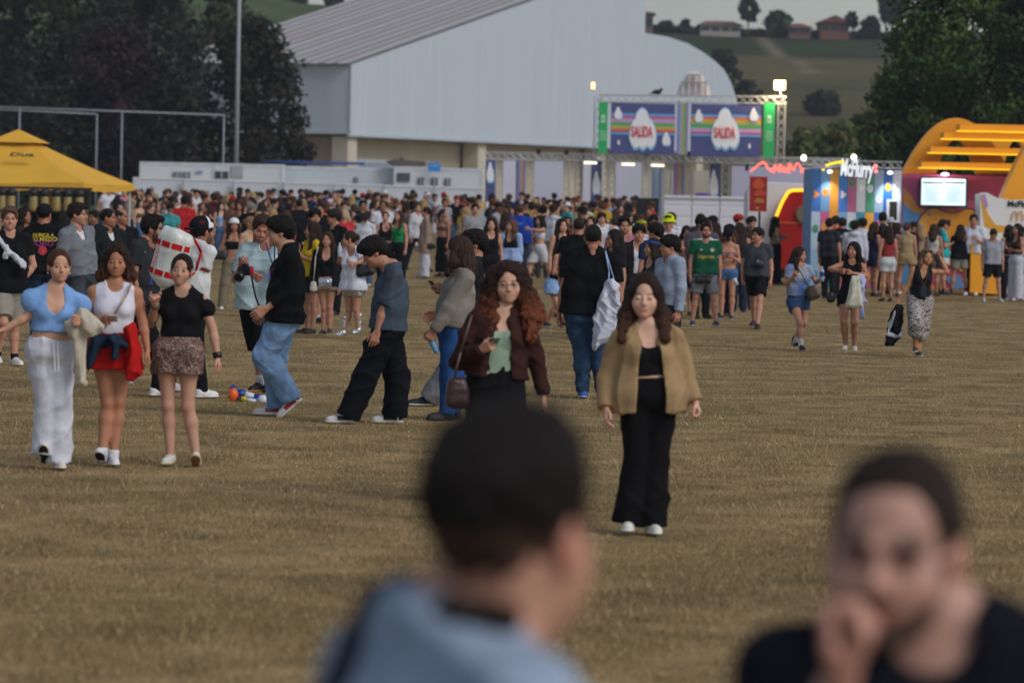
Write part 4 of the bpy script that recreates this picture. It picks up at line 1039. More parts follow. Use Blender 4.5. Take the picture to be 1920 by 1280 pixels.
# ---- houses on the ridge
def house(px0, px1, ytop, yeave, ybase, D, wall, roof, label, gable=False, wins=3):
    a = at(px0, ybase, D); b = at(px1, ybase, D); ze = at(px0, yeave, D).z; zt = at(px0, ytop, D).z; z0 = min(a.z, b.z) - 3
    o = empty('house', (a.x, D, z0)); tag(o, label, 'house', 'red roofed houses on the ridge'); w_ = b.x - a.x
    mb = MB(); mb.box((0, 0, 0), (w_, 9, ze - z0)); mb.build('wall', flat('w' + wall, wall, .9), o)
    mb = MB(); e = .5
    if gable: mb.prism([(-e, ze - z0), (w_ + e, ze - z0), (w_ * .5, zt - z0)], -.5, 9.5)
    else:
        vs = [(-e, -e, ze - z0), (w_ + e, -e, ze - z0), (w_ + e, 9 + e, ze - z0), (-e, 9 + e, ze - z0), (e * 2, 4.5, zt - z0), (w_ - e * 2, 4.5, zt - z0)]
        mb.add(vs, [(0, 1, 5, 4), (1, 2, 5), (2, 3, 4, 5), (3, 0, 4), (3, 2, 1, 0)])
    mb.build('roof', flat('r' + roof, roof, .9, var=.2), o)
    zb = at(px0, ybase, D).z - z0; zz = (ze - z0 - zb)
    for i in range(wins):
        x = w_ * (i + .5) / wins; m2 = MB(); m2.box((x - .6, -.06, zb + zz * .3), (x + .6, .02, zb + zz * .75)); m2.build('window', flat('hwin', '#2a2f36', .3), o)
house(1207, 1224, 20, 26, 60, 640, '#6d5e58', '#6b4438', 'narrow grey brick house tower touching the hall top', wins=1)
house(1313, 1388, 37, 47, 62, 690, '#9c968f', '#7c5548', 'long low white house with an orange tiled roof', wins=4)
house(1478, 1520, 42, 52, 66, 688, '#6c5048', '#745044', 'small reddish house right of the round tree', wins=2)
house(1538, 1592, 28, 42, 64, 688, '#744c42', '#6e463a', 'red brick gabled house on the ridge', gable=True, wins=3)

# ------------------------------------------------------------------ the hall
C0 = at(655, 252, 286); hall = empty('sports_hall', (C0.x, C0.y, 0), math.atan2(.9, .43))
tag(hall, 'large pale grey metal clad sports hall with a striped roof and curved right end', 'hall')
mclad, t, b = newmat('cladding')
tcn = t.nodes.new('ShaderNodeTexCoord'); mpn = t.nodes.new('ShaderNodeMapping'); mpn.inputs['Scale'].default_value = (1.4, 1.4, .07)
nn = t.nodes.new('ShaderNodeTexNoise'); nn.inputs['Scale'].default_value = 1; nn.inputs['Detail'].default_value = 5
rr_ = t.nodes.new('ShaderNodeValToRGB'); rr_.color_ramp.elements[0].color = (*[float(q) for q in srgb('#b2bdc9')], 1); rr_.color_ramp.elements[1].color = (*[float(q) for q in srgb('#bac5d0')], 1); rr_.color_ramp.elements[0].position = .3; rr_.color_ramp.elements[1].position = .7
wv = t.nodes.new('ShaderNodeTexWave'); wv.bands_direction = 'X'; wv.inputs['Scale'].default_value = 1.6
wv2 = t.nodes.new('ShaderNodeTexWave'); wv2.bands_direction = 'Y'; wv2.inputs['Scale'].default_value = 1.6
ad = t.nodes.new('ShaderNodeMath'); bpn = t.nodes.new('ShaderNodeBump'); bpn.inputs['Strength'].default_value = .2; bpn.inputs['Distance'].default_value = .05
t.links.new(tcn.outputs['Object'], mpn.inputs[0]); t.links.new(mpn.outputs[0], nn.inputs[0]); t.links.new(nn.outputs[0], rr_.inputs[0]); t.links.new(rr_.outputs[0], b.inputs['Base Color'])
t.links.new(tcn.outputs['Object'], wv.inputs[0]); t.links.new(tcn.outputs['Object'], wv2.inputs[0]); t.links.new(wv.outputs['Fac'], ad.inputs[0]); t.links.new(wv2.outputs['Fac'], ad.inputs[1]); t.links.new(ad.outputs[0], bpn.inputs['Height']); t.links.new(bpn.outputs[0], b.inputs['Normal'])
b.inputs['Roughness'].default_value = .55; b.inputs['Specular IOR Level'].default_value = .3
LW = 14.3; zc = 6.2; ez = 8.8 + CAMZ; sl_ = .203
mb = MB()
prof = [(0, zc), (48.6, zc), (70, zc)]
arch = [(48.6, 15.1), (53, 15.0), (57, 14.65), (60, 14.1), (62.5, 13.5), (64.4, 12.9), (66, 11.9), (67.2, 10.6), (68.2, 9.0), (69, 7.4), (69.4, zc)]
poly = [(0, zc), (69.4, zc)] + arch[::-1][1:] + [(48.6, ez + sl_ * 48.6), (0, ez)]
mb.prism(poly, 0, LW)
mb.build('cladding', mclad, hall)
# roof sheet, stripes running up the slope
mroof, t, b = newmat('roof_sheet')
tcn = t.nodes.new('ShaderNodeTexCoord'); sx_ = t.nodes.new('ShaderNodeSeparateXYZ'); t.links.new(tcn.outputs['Object'], sx_.inputs[0])
wv = t.nodes.new('ShaderNodeTexWave'); wv.bands_direction = 'Y'; wv.inputs['Scale'].default_value = .30; wv.inputs['Distortion'].default_value = .7; wv.inputs['Detail'].default_value = 3
mpn = t.nodes.new('ShaderNodeMapping'); mpn.inputs['Scale'].default_value = (.12, 1, 1); t.links.new(tcn.outputs['Object'], mpn.inputs[0]); t.links.new(mpn.outputs[0], wv.inputs[0])
rr_ = t.nodes.new('ShaderNodeValToRGB'); e = rr_.color_ramp.elements; e[0].position = .25; e[0].color = (*[float(q) for q in srgb('#7c7775')], 1); e[1].position = .75; e[1].color = (*[float(q) for q in srgb('#a3a5ad')], 1); e.new(.5).color = (*[float(q) for q in srgb('#8a8380')], 1)
nn = t.nodes.new('ShaderNodeTexNoise'); nn.inputs['Scale'].default_value = .5; nn.inputs['Detail'].default_value = 5; t.links.new(mpn.outputs[0], nn.inputs[0])
mxn = t.nodes.new('ShaderNodeMixRGB'); mrn = t.nodes.new('ShaderNodeMapRange'); mrn.inputs[1].default_value = .55; mrn.inputs[2].default_value = .75; mrn.inputs[4].default_value = .5; t.links.new(nn.outputs[0], mrn.inputs[0]); t.links.new(mrn.outputs[0], mxn.inputs[0])
t.links.new(wv.outputs['Fac'], rr_.inputs[0]); t.links.new(rr_.outputs[0], mxn.inputs[1]); mxn.inputs[2].default_value = (*[float(q) for q in srgb('#8c7468')], 1); t.links.new(mxn.outputs[0], b.inputs['Base Color']); b.inputs['Roughness'].default_value = .8
mb = MB(); V = []; n_ = 48
for x in (-.5, 49):
    for i in range(n_ * 4 + 1):
        y = -.05 + (LW + .3) * i / (n_ * 4); V.append((x, y, ez + sl_ * x + .12 + .10 * (1 if (i // 2) % 2 else 0)))
m_ = n_ * 4 + 1; mb.add(V, [(i, i + 1, m_ + i + 1, m_ + i) for i in range(m_ - 1)]); mb.build('roof', mroof, hall)
mb = MB(); mb.box((-.35, -.12, zc - .15), (69.5, .0, zc + .02)); mb.box((-.12, -.14, zc), (.0, LW, zc + .12)); mb.box((-.06, -.06, zc), (.10, .0, ez)); mb.build('trim', flat('trim', '#a7b1bb', .6), hall)
mb = MB(); mb.box((1.8, 1.8, 0), (68, 2.2, zc - .16)); mb.box((1.8, 1.8, 0), (2.2, LW, zc - .16)); mb.build('base_wall', flat('hallbase', '#b3aa99', .9, vscale=.5), hall)
for x, y in ((.2, .2), (20.3, .3), (41, .3), (60, .3), (.2, 5.2), (.2, 10)):
    mb = MB(); mb.box((x, y, 0), (x + 1.3, y + 1.2, zc - .16)); mb.build('column', flat('hallcol', '#bdb6a6', .9, vscale=.5), hall)
mb = MB(); mb.box((4.2, 1.6, 3.0), (11.8, 1.8, 4.6)); o = mb.build('window', flat('wfr', '#c4ccd4', .6), hall); mb = MB(); mb.box((4.6, 1.55, 3.1), (11.4, 1.6, 4.4)); mb.build('pane', flat('wpn', '#8f9db0', .3), o)
mb = MB(); mb.box((1.75, 7.2, 0), (1.8, 9.2, 4.6)); mb.build('door', flat('hdoor', '#3c3c3a', .8), hall)

# ---- light pole and pipe goal frames
p = at(443, 306, 218); o = empty('light_pole', (p.x, 218, .5)); tag(o, 'tall slim grey steel light pole rising out of the picture', 'pole')
mb = MB(); mb.tube((0, 0, -.5), (0, 0, 16), .125, .085, 12); mb.build('shaft', flat('steel', '#8e959b', .5, .5), o, True)
mb = MB(); mb.box((-.9, -.2, 15.8), (.9, .2, 16.1)); mb.build('lamp_bar', flat('steel', '#8e959b', .5, .5), o)
mb = MB(); mb.tube((0, 0, -.5), (0, 0, .15), .25, .2, 12); mb.build('base', flat('steel', '#8e959b', .5, .5), o, True)
for posts, top, D, lab in (((-160, 35, 227, 418), [(-160, 195), (0, 199), (418, 216)], 214, 'wide grey pipe ball stop frame in front of the dark trees'), ((-60, 180), [(-60, 203), (180, 214)], 222, 'narrower grey pipe frame behind the yellow canopy')):
    a = at(top[0][0], top[0][1], D); bb = at(top[-1][0], top[-1][1], D); o = empty('goal_frame', (a.x, D, .5)); tag(o, lab, 'goal frame')
    mb = MB(); mb.tube((0, 0, a.z - .5), (bb.x - a.x, 0, bb.z - .5), .042, n=8); mb.build('crossbar', flat('pipe', '#8a9199', .5, .5), o, True)
    for px in posts:
        q = at(px, 330, D); tt = (q.x - a.x) / (bb.x - a.x); zt = a.z + (bb.z - a.z) * tt - .5
        mb = MB(); mb.tube((q.x - a.x, 0, -.5), (q.x - a.x, 0, zt), .042, n=8); mb.build('post', flat('pipe', '#8a9199', .5, .5), o, True)

# ---- pixel helpers: a shape traced at its own distance, with thickness
def loc(poly, D, O): return [((p := at(x, y, D)).x - O[0], p.z - O[2]) for x, y in poly]
def pp(mb, poly, D, th, O, c=(1, 1, 1), dy=0.0):
    mb.prism(loc(poly, D, O), D - O[1] + dy, D - O[1] + dy + th, c)
def rect(x0, y0, x1, y1): return [(x0, y0), (x0, y1), (x1, y1), (x1, y0)]
def srect(x0, y0, x1, y1):
    """rectangle upright in the world although the picture is rolled a little"""
    k = .0205; return [(x0, y0), (x0 - (y1 - y0) * k, y1 ), (x1 - (y1 - y0) * k, y1 + (x1 - x0) * k), (x1, y0 + (x1 - x0) * k)]
def grnd(px, D): return gz(0, D)

def fit(V, wd, ht=None):
    x0 = min(v.x for v in V); x1 = max(v.x for v in V); y0 = min(v.y for v in V); y1 = max(v.y for v in V); sx = wd / (x1 - x0); sy = (ht / (y1 - y0)) if ht else 1
    return [Vector(((v.x - (x0 + x1) / 2) * sx, (v.y - (y0 + y1) / 2) * sy, v.z)) for v in V]
PEAR = [(0, -43), (9, -36), (12, -24), (19, -16), (25, -1), (27, 16), (23, 32), (16, 38), (9, 33), (1, 40), (-6, 34), (-14, 38), (-20, 30), (-25, 16), (-23, -1), (-19, -14), (-13, -22), (-10, -34)]
def pearcloud(cx, cy, rx, ry, D, par, OO):
    mb = MB(); k = .98 / 26; pts = []
    n = len(PEAR)
    for i in range(n):
        for j in range(3):
            t = j / 3; a, b = PEAR[i], PEAR[(i + 1) % n]; mx_, my_ = (a[0] * (1 - t) + b[0] * t, a[1] * (1 - t) + b[1] * t); r_ = 1 + .035 * math.sin(PI * t); pts.append((cx + mx_ * r_ * rx / 26, cy + my_ * r_ * ry / 41))
    pp(mb, pts, D, .012, OO, srgb('#8fc4ee'), -.03); pp(mb, [(x + (cx - x) * .05, y + (cy - 3 - y) * .10 - 1.0) for x, y in pts], D, .012, OO, srgb('#eceff6'), -.045); return mb.build('cloud', M['plastic'], par)
# ---- site cabins
def cabin(x0, x1, ytop, D, hgt, label, feats=(), col='#ccd3da', depth=2.4):
    a = at(x0, ytop, D); b = at(x1, ytop + (x1 - x0) * .0205, D); z0 = gz(0, D); O = (a.x, D, z0)
    o = empty('site_cabin', O); tag(o, label, 'cabin', 'white site cabins behind the crowd'); W_ = b.x - a.x; Ht = a.z - z0
    m = flat('cab' + col, col, .6, vscale=.6, var=.05)
    mb = MB(); mb.box((0.02, .02, .15), (W_ - .02, depth, Ht - .14)); mb.build('wall', m, o)
    mb = MB(); mb.box((0, 0, Ht - .14), (W_, depth + .02, Ht)); mb.box((0, 0, 0), (W_, depth + .02, .15)); mb.box((-.004, -.01, .15), (.10, .1, Ht - .14)); mb.box((W_ - .10, -.01, .15), (W_ + .004, .1, Ht - .14)); mb.build('frame', flat('cabfr', '#c2cad2', .5), o)
    for kx0, ky0, kx1, ky1, nm, cc in feats:
        mb = MB(); pp(mb, srect(kx0, ky0, kx1, ky1), D, .08, O, dy=-.06); w_ = mb.build(nm, flat('cf' + cc, cc, .35, vscale=1), o)
        if nm == 'window':
            mb = MB(); x = (kx0 + kx1) / 2; pp(mb, srect(x - .8, ky0, x + .8, ky1), D, .02, O, dy=-.09); mb.build('bar', flat('cabfr', '#c2cad2', .5), w_)
    return o
cabin(262, 402, 303, 200, 2.6, 'white site cabin left of the dark window with an air unit', [(325, 322, 340, 334, 'window', '#70787e'), (343, 322, 357, 334, 'window', '#70787e'), (368, 320, 380, 324, 'sticker', '#7d93c8')])
cabin(403, 530, 306, 200, 2.6, 'white site cabin with a dark window behind the light pole foot', [(392 + 12, 321, 428, 335, 'window', '#3c4446'), (434, 310, 456, 332, 'air_unit', '#9aa0a4')])
cabin(531, 738, 311, 203, 2.6, 'long grey white site cabin with a blue roll on its roof', [(664, 332, 671, 342, 'window', '#38507a')], col='#bfc9d2')
cabin(739, 906, 313, 201, 2.6, 'white site cabin with a black screen and three narrow windows', [(745, 324, 769, 340, 'screen', '#4a5058'), (784, 333, 794, 348, 'window', '#5a6066'), (809, 333, 821, 348, 'window', '#5a6066'), (834, 334, 845, 349, 'window', '#5a6066')])
a = at(490, 306, 203); b_ = at(682, 309, 203); mb = MB(); mb.tube((0, 0, .10), (b_.x - a.x, 0, .10), .07, n=8); o = mb.build('tarp_roll', flat('blue', '#2f4a80', .6), None, True); o.location = (a.x, 204, a.z - .02); tag(o, 'long rolled blue tarpaulin lying on a cabin roof', 'tarpaulin')
O = at(760, 313, 202); mb = MB(); pp(mb, [(722, 303), (738, 299), (748, 299), (750, 295), (756, 296), (757, 300), (796, 303), (800, 309), (790, 312), (735, 311)], 202.5, 1.0, O); o = mb.build('canoe', flat('canoe', '#55504a', .7)); o.location = O; tag(o, 'dark covered boat shape lying on the cabin roof', 'boat')
O = at(815, 318, 200.5); o = empty('blue_sign', O); tag(o, 'small bright blue sign board above the cabins', 'sign'); mb = MB(); pp(mb, srect(803, 305, 826, 322), 200.5, .05, O); mb.build('board', flat('bsign', '#3f8fe0', .5), o)
mb = MB(); pp(mb, srect(808, 310, 821, 313), 200.5, .02, O, dy=-.03); mb.build('lettering', flat('bs2', '#7fb0ea', .5), o)
# ---- white hoarding fence in front of cabins, panel by panel
for i in range(7):
    x0 = 250 + i * 94; x1 = x0 + 93; D = 186 - i * .3; yt = 333 + i * 2.9; a = at(x0, yt, D); b_ = at(x1, yt + 93 * .0205, D); z0 = gz(0, D)
    o = empty('fence_panel', (a.x, D, z0)); tag(o, 'white hoarding fence panel behind the crowd, ' + ('beside the yellow canopy corner', 'second to the right of the canopy corner', 'in front of the dark cabin window', 'in front of the light grey long cabin', 'below the small blue window', 'below the blue sign', 'next to the exit gate truss')[i], 'fence panel', 'white hoarding fence panels')
    mb = MB(); mb.box((0, 0, .05), (b_.x - a.x - .02, .05, a.z - z0)); mb.build('sheet', flat('hoard', '#c5ccd6', .6, vscale=.8, var=.06), o)
    mb = MB(); mb.box((0, -.03, a.z - z0 - .06), (b_.x - a.x - .02, -.002, a.z - z0 + .02)); mb.build('rail', flat('hoardr', '#d5dae2', .5), o)
    mb = MB(); mb.box((-.04, .06, 0), (.03, .12, a.z - z0)); mb.build('post', flat('hoardp', '#98a0aa', .5), o)

# ------------------------------------------------------------------ the exit gate
def truss(mb, a, b, w_=.28, r=.022, n=None, c=(1, 1, 1)):
    a = Vector(a); b = Vector(b); d = (b - a); Ln = d.length; d.normalize()
    e = Vector((0, 1, 0)) if abs(d.y) < .9 else Vector((1, 0, 0)); g_ = d.cross(e).normalized(); e = g_.cross(d).normalized()
    cs = [(e * s1 + g_ * s2) * (w_ / 2) for s1, s2 in ((-1, -1), (1, -1), (1, 1), (-1, 1))]
    for q in cs: mb.tube(a + q, b + q, r, n=6, c=c)
    n = n or max(2, int(Ln / (w_ * 1.1)))
    for i in range(n):
        p0 = a + d * (Ln * i / n); p1 = a + d * (Ln * (i + 1) / n)
        for j in range(4):
            q0, q1 = cs[j], cs[(j + 1) % 4]
            if i % 2: q0, q1 = q1, q0
            mb.tube(p0 + q0, p1 + q1, r * .6, n=5, c=c)
alu = flat('alu', '#b9bcc0', .35, .5, metal=.35, var=.05)
GD = 170; O = at(1300, 500, GD); O = Vector((O.x, GD, gz(0, GD)))
gate = empty('exit_gate', O); tag(gate, 'aluminium truss exit gate with printed pillars and white hoardings', 'gate')
def L3(px, py, D): p = at(px, py, D); return Vector((p.x - O.x, p.y - O.y, p.z - O.z))
mb = MB(); truss(mb, L3(912, 293, GD), L3(1300, 299, GD)); truss(mb, L3(1300, 299, GD), L3(1692, 307, GD)); mb.build('beam', alu, gate)
mb = MB(); truss(mb, L3(912, 292, GD + 6), L3(1692, 306, GD + 6)); mb.build('beam', alu, gate)
NAVY = '#4d5489'
def leg(px, D, yt=300):
    p = L3(px, yt, D); mb = MB(); truss(mb, Vector((p.x, p.y, p.z - .1)), Vector((p.x, p.y, 0))); mb.build('leg', alu, gate)
for px, D in ((937, 170), (994, 170), (1062, 176), (1086, 170), (1135, 170), (1148, 176), (1212, 176), (1252, 170), (1290, 170), (1361, 170), (1272, 176)): leg(px, D)
def strip(x0, x1, y0, y1, D, cols, nm='banner'):
    n = len(cols); mb = MB()
    for i, c in enumerate(cols): pp(mb, srect(x0 + (x1 - x0) * i / n, y0 + (x1 - x0) * i / n * .0205, x0 + (x1 - x0) * (i + 1) / n, y1), D, .03, O, srgb(c))
    return mb.build(nm, M['plastic'], gate)
def blob(mb, cx, cy, rx, ry, D, O, c, n=30, lob=7, amp=.10, th=.02, dy=0):
    pts = []
    for i in range(n * 2):
        t = 2 * PI * i / (n * 2); k = 1 + amp * abs(math.sin(lob * t / 2 + .5)) - amp * .5; tp = .74 + .26 * math.sin(t)
        pts.append((cx + math.cos(t) * rx * k * (tp + .12), cy + math.sin(t) * ry * k))
    pp(mb, pts, D, th, O, c, dy)
def gcloud(cx, cy, rx, ry, D, par, OO=None):
    return pearcloud(cx, cy, rx, ry, D, par, OO or O)
    OO = OO or O; mb = MB(); blob(mb, cx, cy, rx, ry, D, OO, srgb('#9cc3e6'), dy=-.03); blob(mb, cx, cy - ry * .07, rx * .93, ry * .88, D, OO, srgb('#e6ebf3'), dy=-.045); return mb.build('cloud', M['plastic'], par)
b1 = strip(911, 929, 300, 470, GD - .2, [NAVY]); gcloud(919, 325, 7, 21, GD - .2, b1)
strip(968, 985, 300, 470, GD - .2, ['#5d5f95', '#8a7db4', '#a89c5a', '#8a6a9a'])
b1 = strip(1109, 1128, 301, 470, GD - .2, [NAVY]); gcloud(1118, 345, 8, 24, GD - .2, b1)
b1 = strip(1331, 1351, 306, 470, GD - .2, [NAVY]); gcloud(1338, 345, 8, 27, GD - .2, b1)
strip(1263, 1283, 305, 470, GD - .2, ['#8a7db4', '#b07ab0', '#b5a25a', '#7f7db4'])
strip(1222, 1242, 304, 470, GD + .5, ['#9dbce0', '#b9cfe8', '#8fb2dc'])
for x0, x1, yt, c in ((1003, 1056, 302, '#c3c6dc'), (1155, 1203, 304, '#c3c7dc'), (944, 967, 301, '#cfd3e4'), (1094, 1108, 302, '#ccd0e0')):
    mb = MB(); pp(mb, srect(x0, yt, x1, 480), GD + 5.5, .05, O); mb.build('hoarding', flat('hd' + c, c, .6, vscale=.5, var=.05), gate)
for x0, x1, c in ((1243, 1262, '#b3b0a4'), (1302, 1330, '#b3b0a4')):
    mb = MB(); pp(mb, srect(x0, 320, x1, 480), GD + 5.5, .05, O); mb.build('hoarding', flat('hd' + c, c, .6, vscale=.5, var=.05), gate)
mb = MB(); pp(mb, srect(1372, 311, 1560, 480), GD + 4, .05, O); mb.build('hoarding', flat('hdlav', '#b3b6d2', .6, vscale=.5, var=.05), gate)
mb = MB(); pp(mb, srect(1304, 362, 1328, 374), GD + 4, .05, O); mb.build('purple_sign', flat('purp', '#6a3fb0', .5), gate)
# led bars and small lamps on the beam
for x, y in ((1107, 305), (1178, 308), (1233, 310)):
    mb = MB(); pp(mb, srect(x - 12, y - 2, x + 12, y + 2), GD - .4, .08, O); mb.build('light_bar', glow('bar', '#fff0d0', 2.0), gate)
for x, y in ((1010, 288), (1062, 290), (1212, 292), (1291, 293)):
    mb = MB(); mb.box((-.09, -.1, 0), (.09, .1, .2)); o = mb.build('spotlight', flat('blk', '#202224', .5), gate, bevel=.02); o.location = L3(x, y, GD - .1)
# the sign above
SD = 168.5
sign = empty('exit_sign', O); tag(sign, 'big navy and rainbow exit sign reading SALIDA twice on top of the gate', 'sign')
mb = MB(); truss(mb, L3(1122, 185, SD + .3), L3(1474, 188, SD + .3)); truss(mb, L3(1122, 180, SD + .3), L3(1119, 295, SD + .3)); truss(mb, L3(1466, 190, SD + .3), L3(1463, 298, SD + .3)); truss(mb, L3(1281, 188, SD + .4), L3(1278, 294, SD + .4)); mb.build('frame', alu, sign)
def board(x0, x1, y0, y1, stripes, clouds, txt, nm):
    mb = MB(); pp(mb, srect(x0, y0, x1, y1), SD, .06, O, srgb(NAVY))
    for yy0, yy1, c in stripes: pp(mb, srect(x0, y0 + yy0, x1, y0 + yy1), SD, .01, O, srgb(c), dy=-.012)
    bo = mb.build(nm, M['plastic'], sign)
    for cx, cy, rx, ry in clouds: gcloud(cx, cy, rx, ry, SD, bo)
    if txt:
        tv, tf = text_mesh('SALIDA', .60, .012, .010); tv = fit(tv, .84, .44); c = L3(txt[0], txt[1], SD - .06); k = .0
        mb = MB(); mb.add([Vector((c.x + v.x, c.y - v.z, c.z + v.y)) for v in tv], tf, srgb('#d8414a')); mb.build('lettering', M['plastic'], bo)
ST = [(19, 23, '#5aa7ea'), (23, 29, '#b56a86'), (29, 36, '#c79ad0'), (36, 43, '#58a86e'), (43, 47, '#c9b04e'), (47, 51, '#cf7f4c'), (51, 55, '#b5506a'), (55, 59, '#5aa7ea')]
ST2 = [(19, 23, '#5aa7ea'), (23, 28, '#cf6f5c'), (28, 33, '#cfa24c'), (33, 37, '#b9b050'), (37, 45, '#58a86e'), (45, 52, '#c79ad0'), (52, 56, '#b5506a'), (56, 60, '#5aa7ea')]
board(1146, 1266, 193, 288, ST, [(1204, 244, 26, 41), (1159, 214, 7.5, 13), (1249, 262, 8, 14), (1160, 268, 2.5, 5)], (1204, 247), 'panel')
board(1296, 1427, 195, 293, ST2, [(1359, 244, 27, 41), (1310, 219, 7.5, 13.5), (1413, 217, 8, 14), (1405, 275, 2.5, 5)], (1359, 249), 'panel')
mb = MB()
for i, c in enumerate(['#7d84b8', '#8a9ad0', '#b5a25a', '#58a86e', '#a07ab8']): pp(mb, srect(1270 + i * 4.3, 193, 1270 + i * 4.3 + 4.2, 290), SD, .04, O, srgb(c))
mb.build('panel', M['plastic'], sign)
for x0, x1, y0, y1 in ((1123, 1140, 192, 288), (1433, 1453, 193, 296)):
    mb = MB(); pp(mb, srect(x0, y0, x1, y1), SD, .05, O, srgb('#2fae66')); xm = (x0 + x1) / 2
    bo = mb.build('panel', M['plastic'], sign); mb = MB(); pp(mb, srect(xm - 4, y0 + 24, xm + 3, y0 + 38), SD, .01, O, srgb('#cfe9da'), dy=-.012); pp(mb, srect(xm - 2.2, y0 + 28, xm + 1.2, y0 + 34), SD, .01, O, srgb('#2fae66'), dy=-.024)
    for j, wd in enumerate((6, 7, 8, 6)): pp(mb, srect(xm - wd, y0 + 54 + j * 5, xm + wd - 1, y0 + 56 + j * 5), SD, .01, O, srgb('#a9dcc0'), dy=-.012)
    mb.build('mark', M['plastic'], bo)
# cloud shaped top board with its scaffold
top = empty('cloud_board', O); tag(top, 'pale cloud shaped board with scaffolding standing on the exit sign', 'board')
mb = MB(); dome = [(1268, 181), (1274, 160), (1280, 158), (1284, 142), (1292, 136), (1302, 133), (1312, 137), (1320, 143), (1323, 158), (1329, 160), (1334, 182)]; pp(mb, dome, SD + .8, .06, O); mb.build('panel', flat('dome', '#cccdd6', .7, vscale=1), top)
mb = MB()
for x0, y0, x1, y1 in ((1278, 154, 1277, 182), (1290, 140, 1289, 182), (1302, 140, 1301, 182), (1313, 140, 1312, 182), (1324, 155, 1323, 182), (1277, 154, 1325, 155), (1289, 141, 1313, 141)): mb.tube(L3(x0, y0, SD + .7), L3(x1, y1, SD + .7), .03, n=6)
mb.build('scaffold', flat('scaf', '#8d8a8c', .5), top)
# bird
g = SDF((-.3, -.12, -.1), (.3, .12, .3), .012); g.ell((0, 0, .1), (.14, .07, .075), .0); g.rc((-.08, 0, .09), (-.24, 0, .04), .035, .012, .03); g.ell((.12, 0, .18), (.05, .045, .045), .04); g.rc((.15, 0, .18), (.2, 0, .17), .012, .004, .01); g.rc((.01, .02, .06), (.01, .02, -.0), .01, .008, .01); g.rc((.01, -.02, .06), (.01, -.02, -.0), .01, .008, .01)
V, Q = g.mesh(); o = mesh_obj('bird', V * 1.3, Q, M['hair'], col=np.tile(v3(.02, .02, .022), (len(V), 1))); o.location = Vector(O) + L3(1232, 179, SD + .3); tag(o, 'small black bird perched on top of the exit sign truss', 'bird')
# floodlights
for (x, y, wd, hd, st, lab, mastb) in ((1462, 160, 11, 9, 28, 'bright square floodlight on the right end of the exit sign', 182), (1112, 161, 3.5, 7, 7, 'narrow tilted floodlight on the left end of the exit sign', 178)):
    p = Vector(O) + L3(x, y, SD); o = empty('floodlight', p); tag(o, lab, 'floodlight', 'floodlights on the exit sign')
    k = SD / F; mb = MB(); mb.box((-wd * k, 0, -hd * k), (wd * k, .12, hd * k)); mb.build('housing', flat('fl', '#555a5e', .5), o, bevel=.02)
    mb = MB(); mb.box((-wd * k * .9, -.02, -hd * k * .9), (wd * k * .9, -.002, hd * k * .9)); mb.build('lens', glow('fl%d' % st, '#ffc478', st * .5), o, bevel=.01)
    mb = MB(); mb.tube((0, .1, -hd * k), (.1 if wd > 5 else .25, .1, -(mastb - y) * k), .03, n=6); mb.build('bracket', alu, o)
    if wd > 5:
        ld = bpy.data.lights.new('floodlight_lamp', 'POINT'); ld.energy = 300; ld.color = (1, .72, .4); ld.shadow_soft_size = .2; lo_ = bpy.data.objects.new('floodlight_lamp', ld); COL.objects.link(lo_); lo_.parent = o; lo_.location = (0, -.35, 0)
for x, y, D, lab in ((1507, 296, 169, 'round white bulb on the gate beam left of the patchwork booth'), (1601, 295, 140, 'round white bulb above the patchwork booth sign')):
    p = at(x, y, D); o = empty('round_lamp', p); tag(o, lab, 'lamp', 'round white lamps'); g = SDF((-.2, -.2, -.2), (.2, .2, .2), .02); k = D / F; g.ell((0, 0, 0), (4.6 * k, 4.6 * k, 5.2 * k), 0); V, Q = g.mesh(); mesh_obj('bulb', V, Q, glow('bulb', '#fff6e4', 6), o)
    mb = MB(); mb.tube((0, .02, -4 * k), (0, .02, -.25), .025, n=6); mb.build('holder', alu, o)

# ---- white barrier box, red banner, neon zigzag
BD = 125; a = at(1244, 372, BD); b_ = at(1402, 375.5, BD); o = empty('barrier_wall', (a.x, BD, gz(0, BD))); tag(o, 'long white panelled barrier wall standing behind two men', 'barrier')
zt = a.z - gz(0, BD); n = 3; wd = (b_.x - a.x) / n
for i in range(n):
    mb = MB(); mb.box((i * wd + .01, 0, 0), ((i + 1) * wd - .01, .08, zt)); 
    for j in range(6): mb.box((i * wd + .03, -.012, .12 + j * .33), ((i + 1) * wd - .03, -.001, .12 + j * .33 + .26))
    mb.build('panel', flat('barr', '#d3d4de', .5, vscale=1, var=.05), o, bevel=.01)
mb = MB(); mb.box((-.03, -.05, zt), (b_.x - a.x + .03, .12, zt + .05)); mb.box((b_.x - a.x - .03, -.06, 0), (b_.x - a.x + .03, -.013, zt)); mb.build('rail', flat('barr2', '#aeb0b8', .5), o)
mb = MB(); mb.box((-.75, .1, 0), (-.1, .4, zt)); o2 = mb.build('black_panel', flat('blk2', '#16161a', .6)); o2.location = (a.x, BD + 1, gz(0, BD)); tag(o2, 'narrow black screen panel left of the white barrier wall', 'panel')
RD = 109; O2 = at(1421, 420, RD); bn = empty('red_banner', O2); tag(bn, 'hanging red and orange poster banner left of the red van', 'banner')
mb = MB(); pp(mb, srect(1406, 331, 1439, 396), RD, .04, O2, srgb('#a32118')); q = mb.build('panel', M['plastic'], bn)
mb = MB(); 
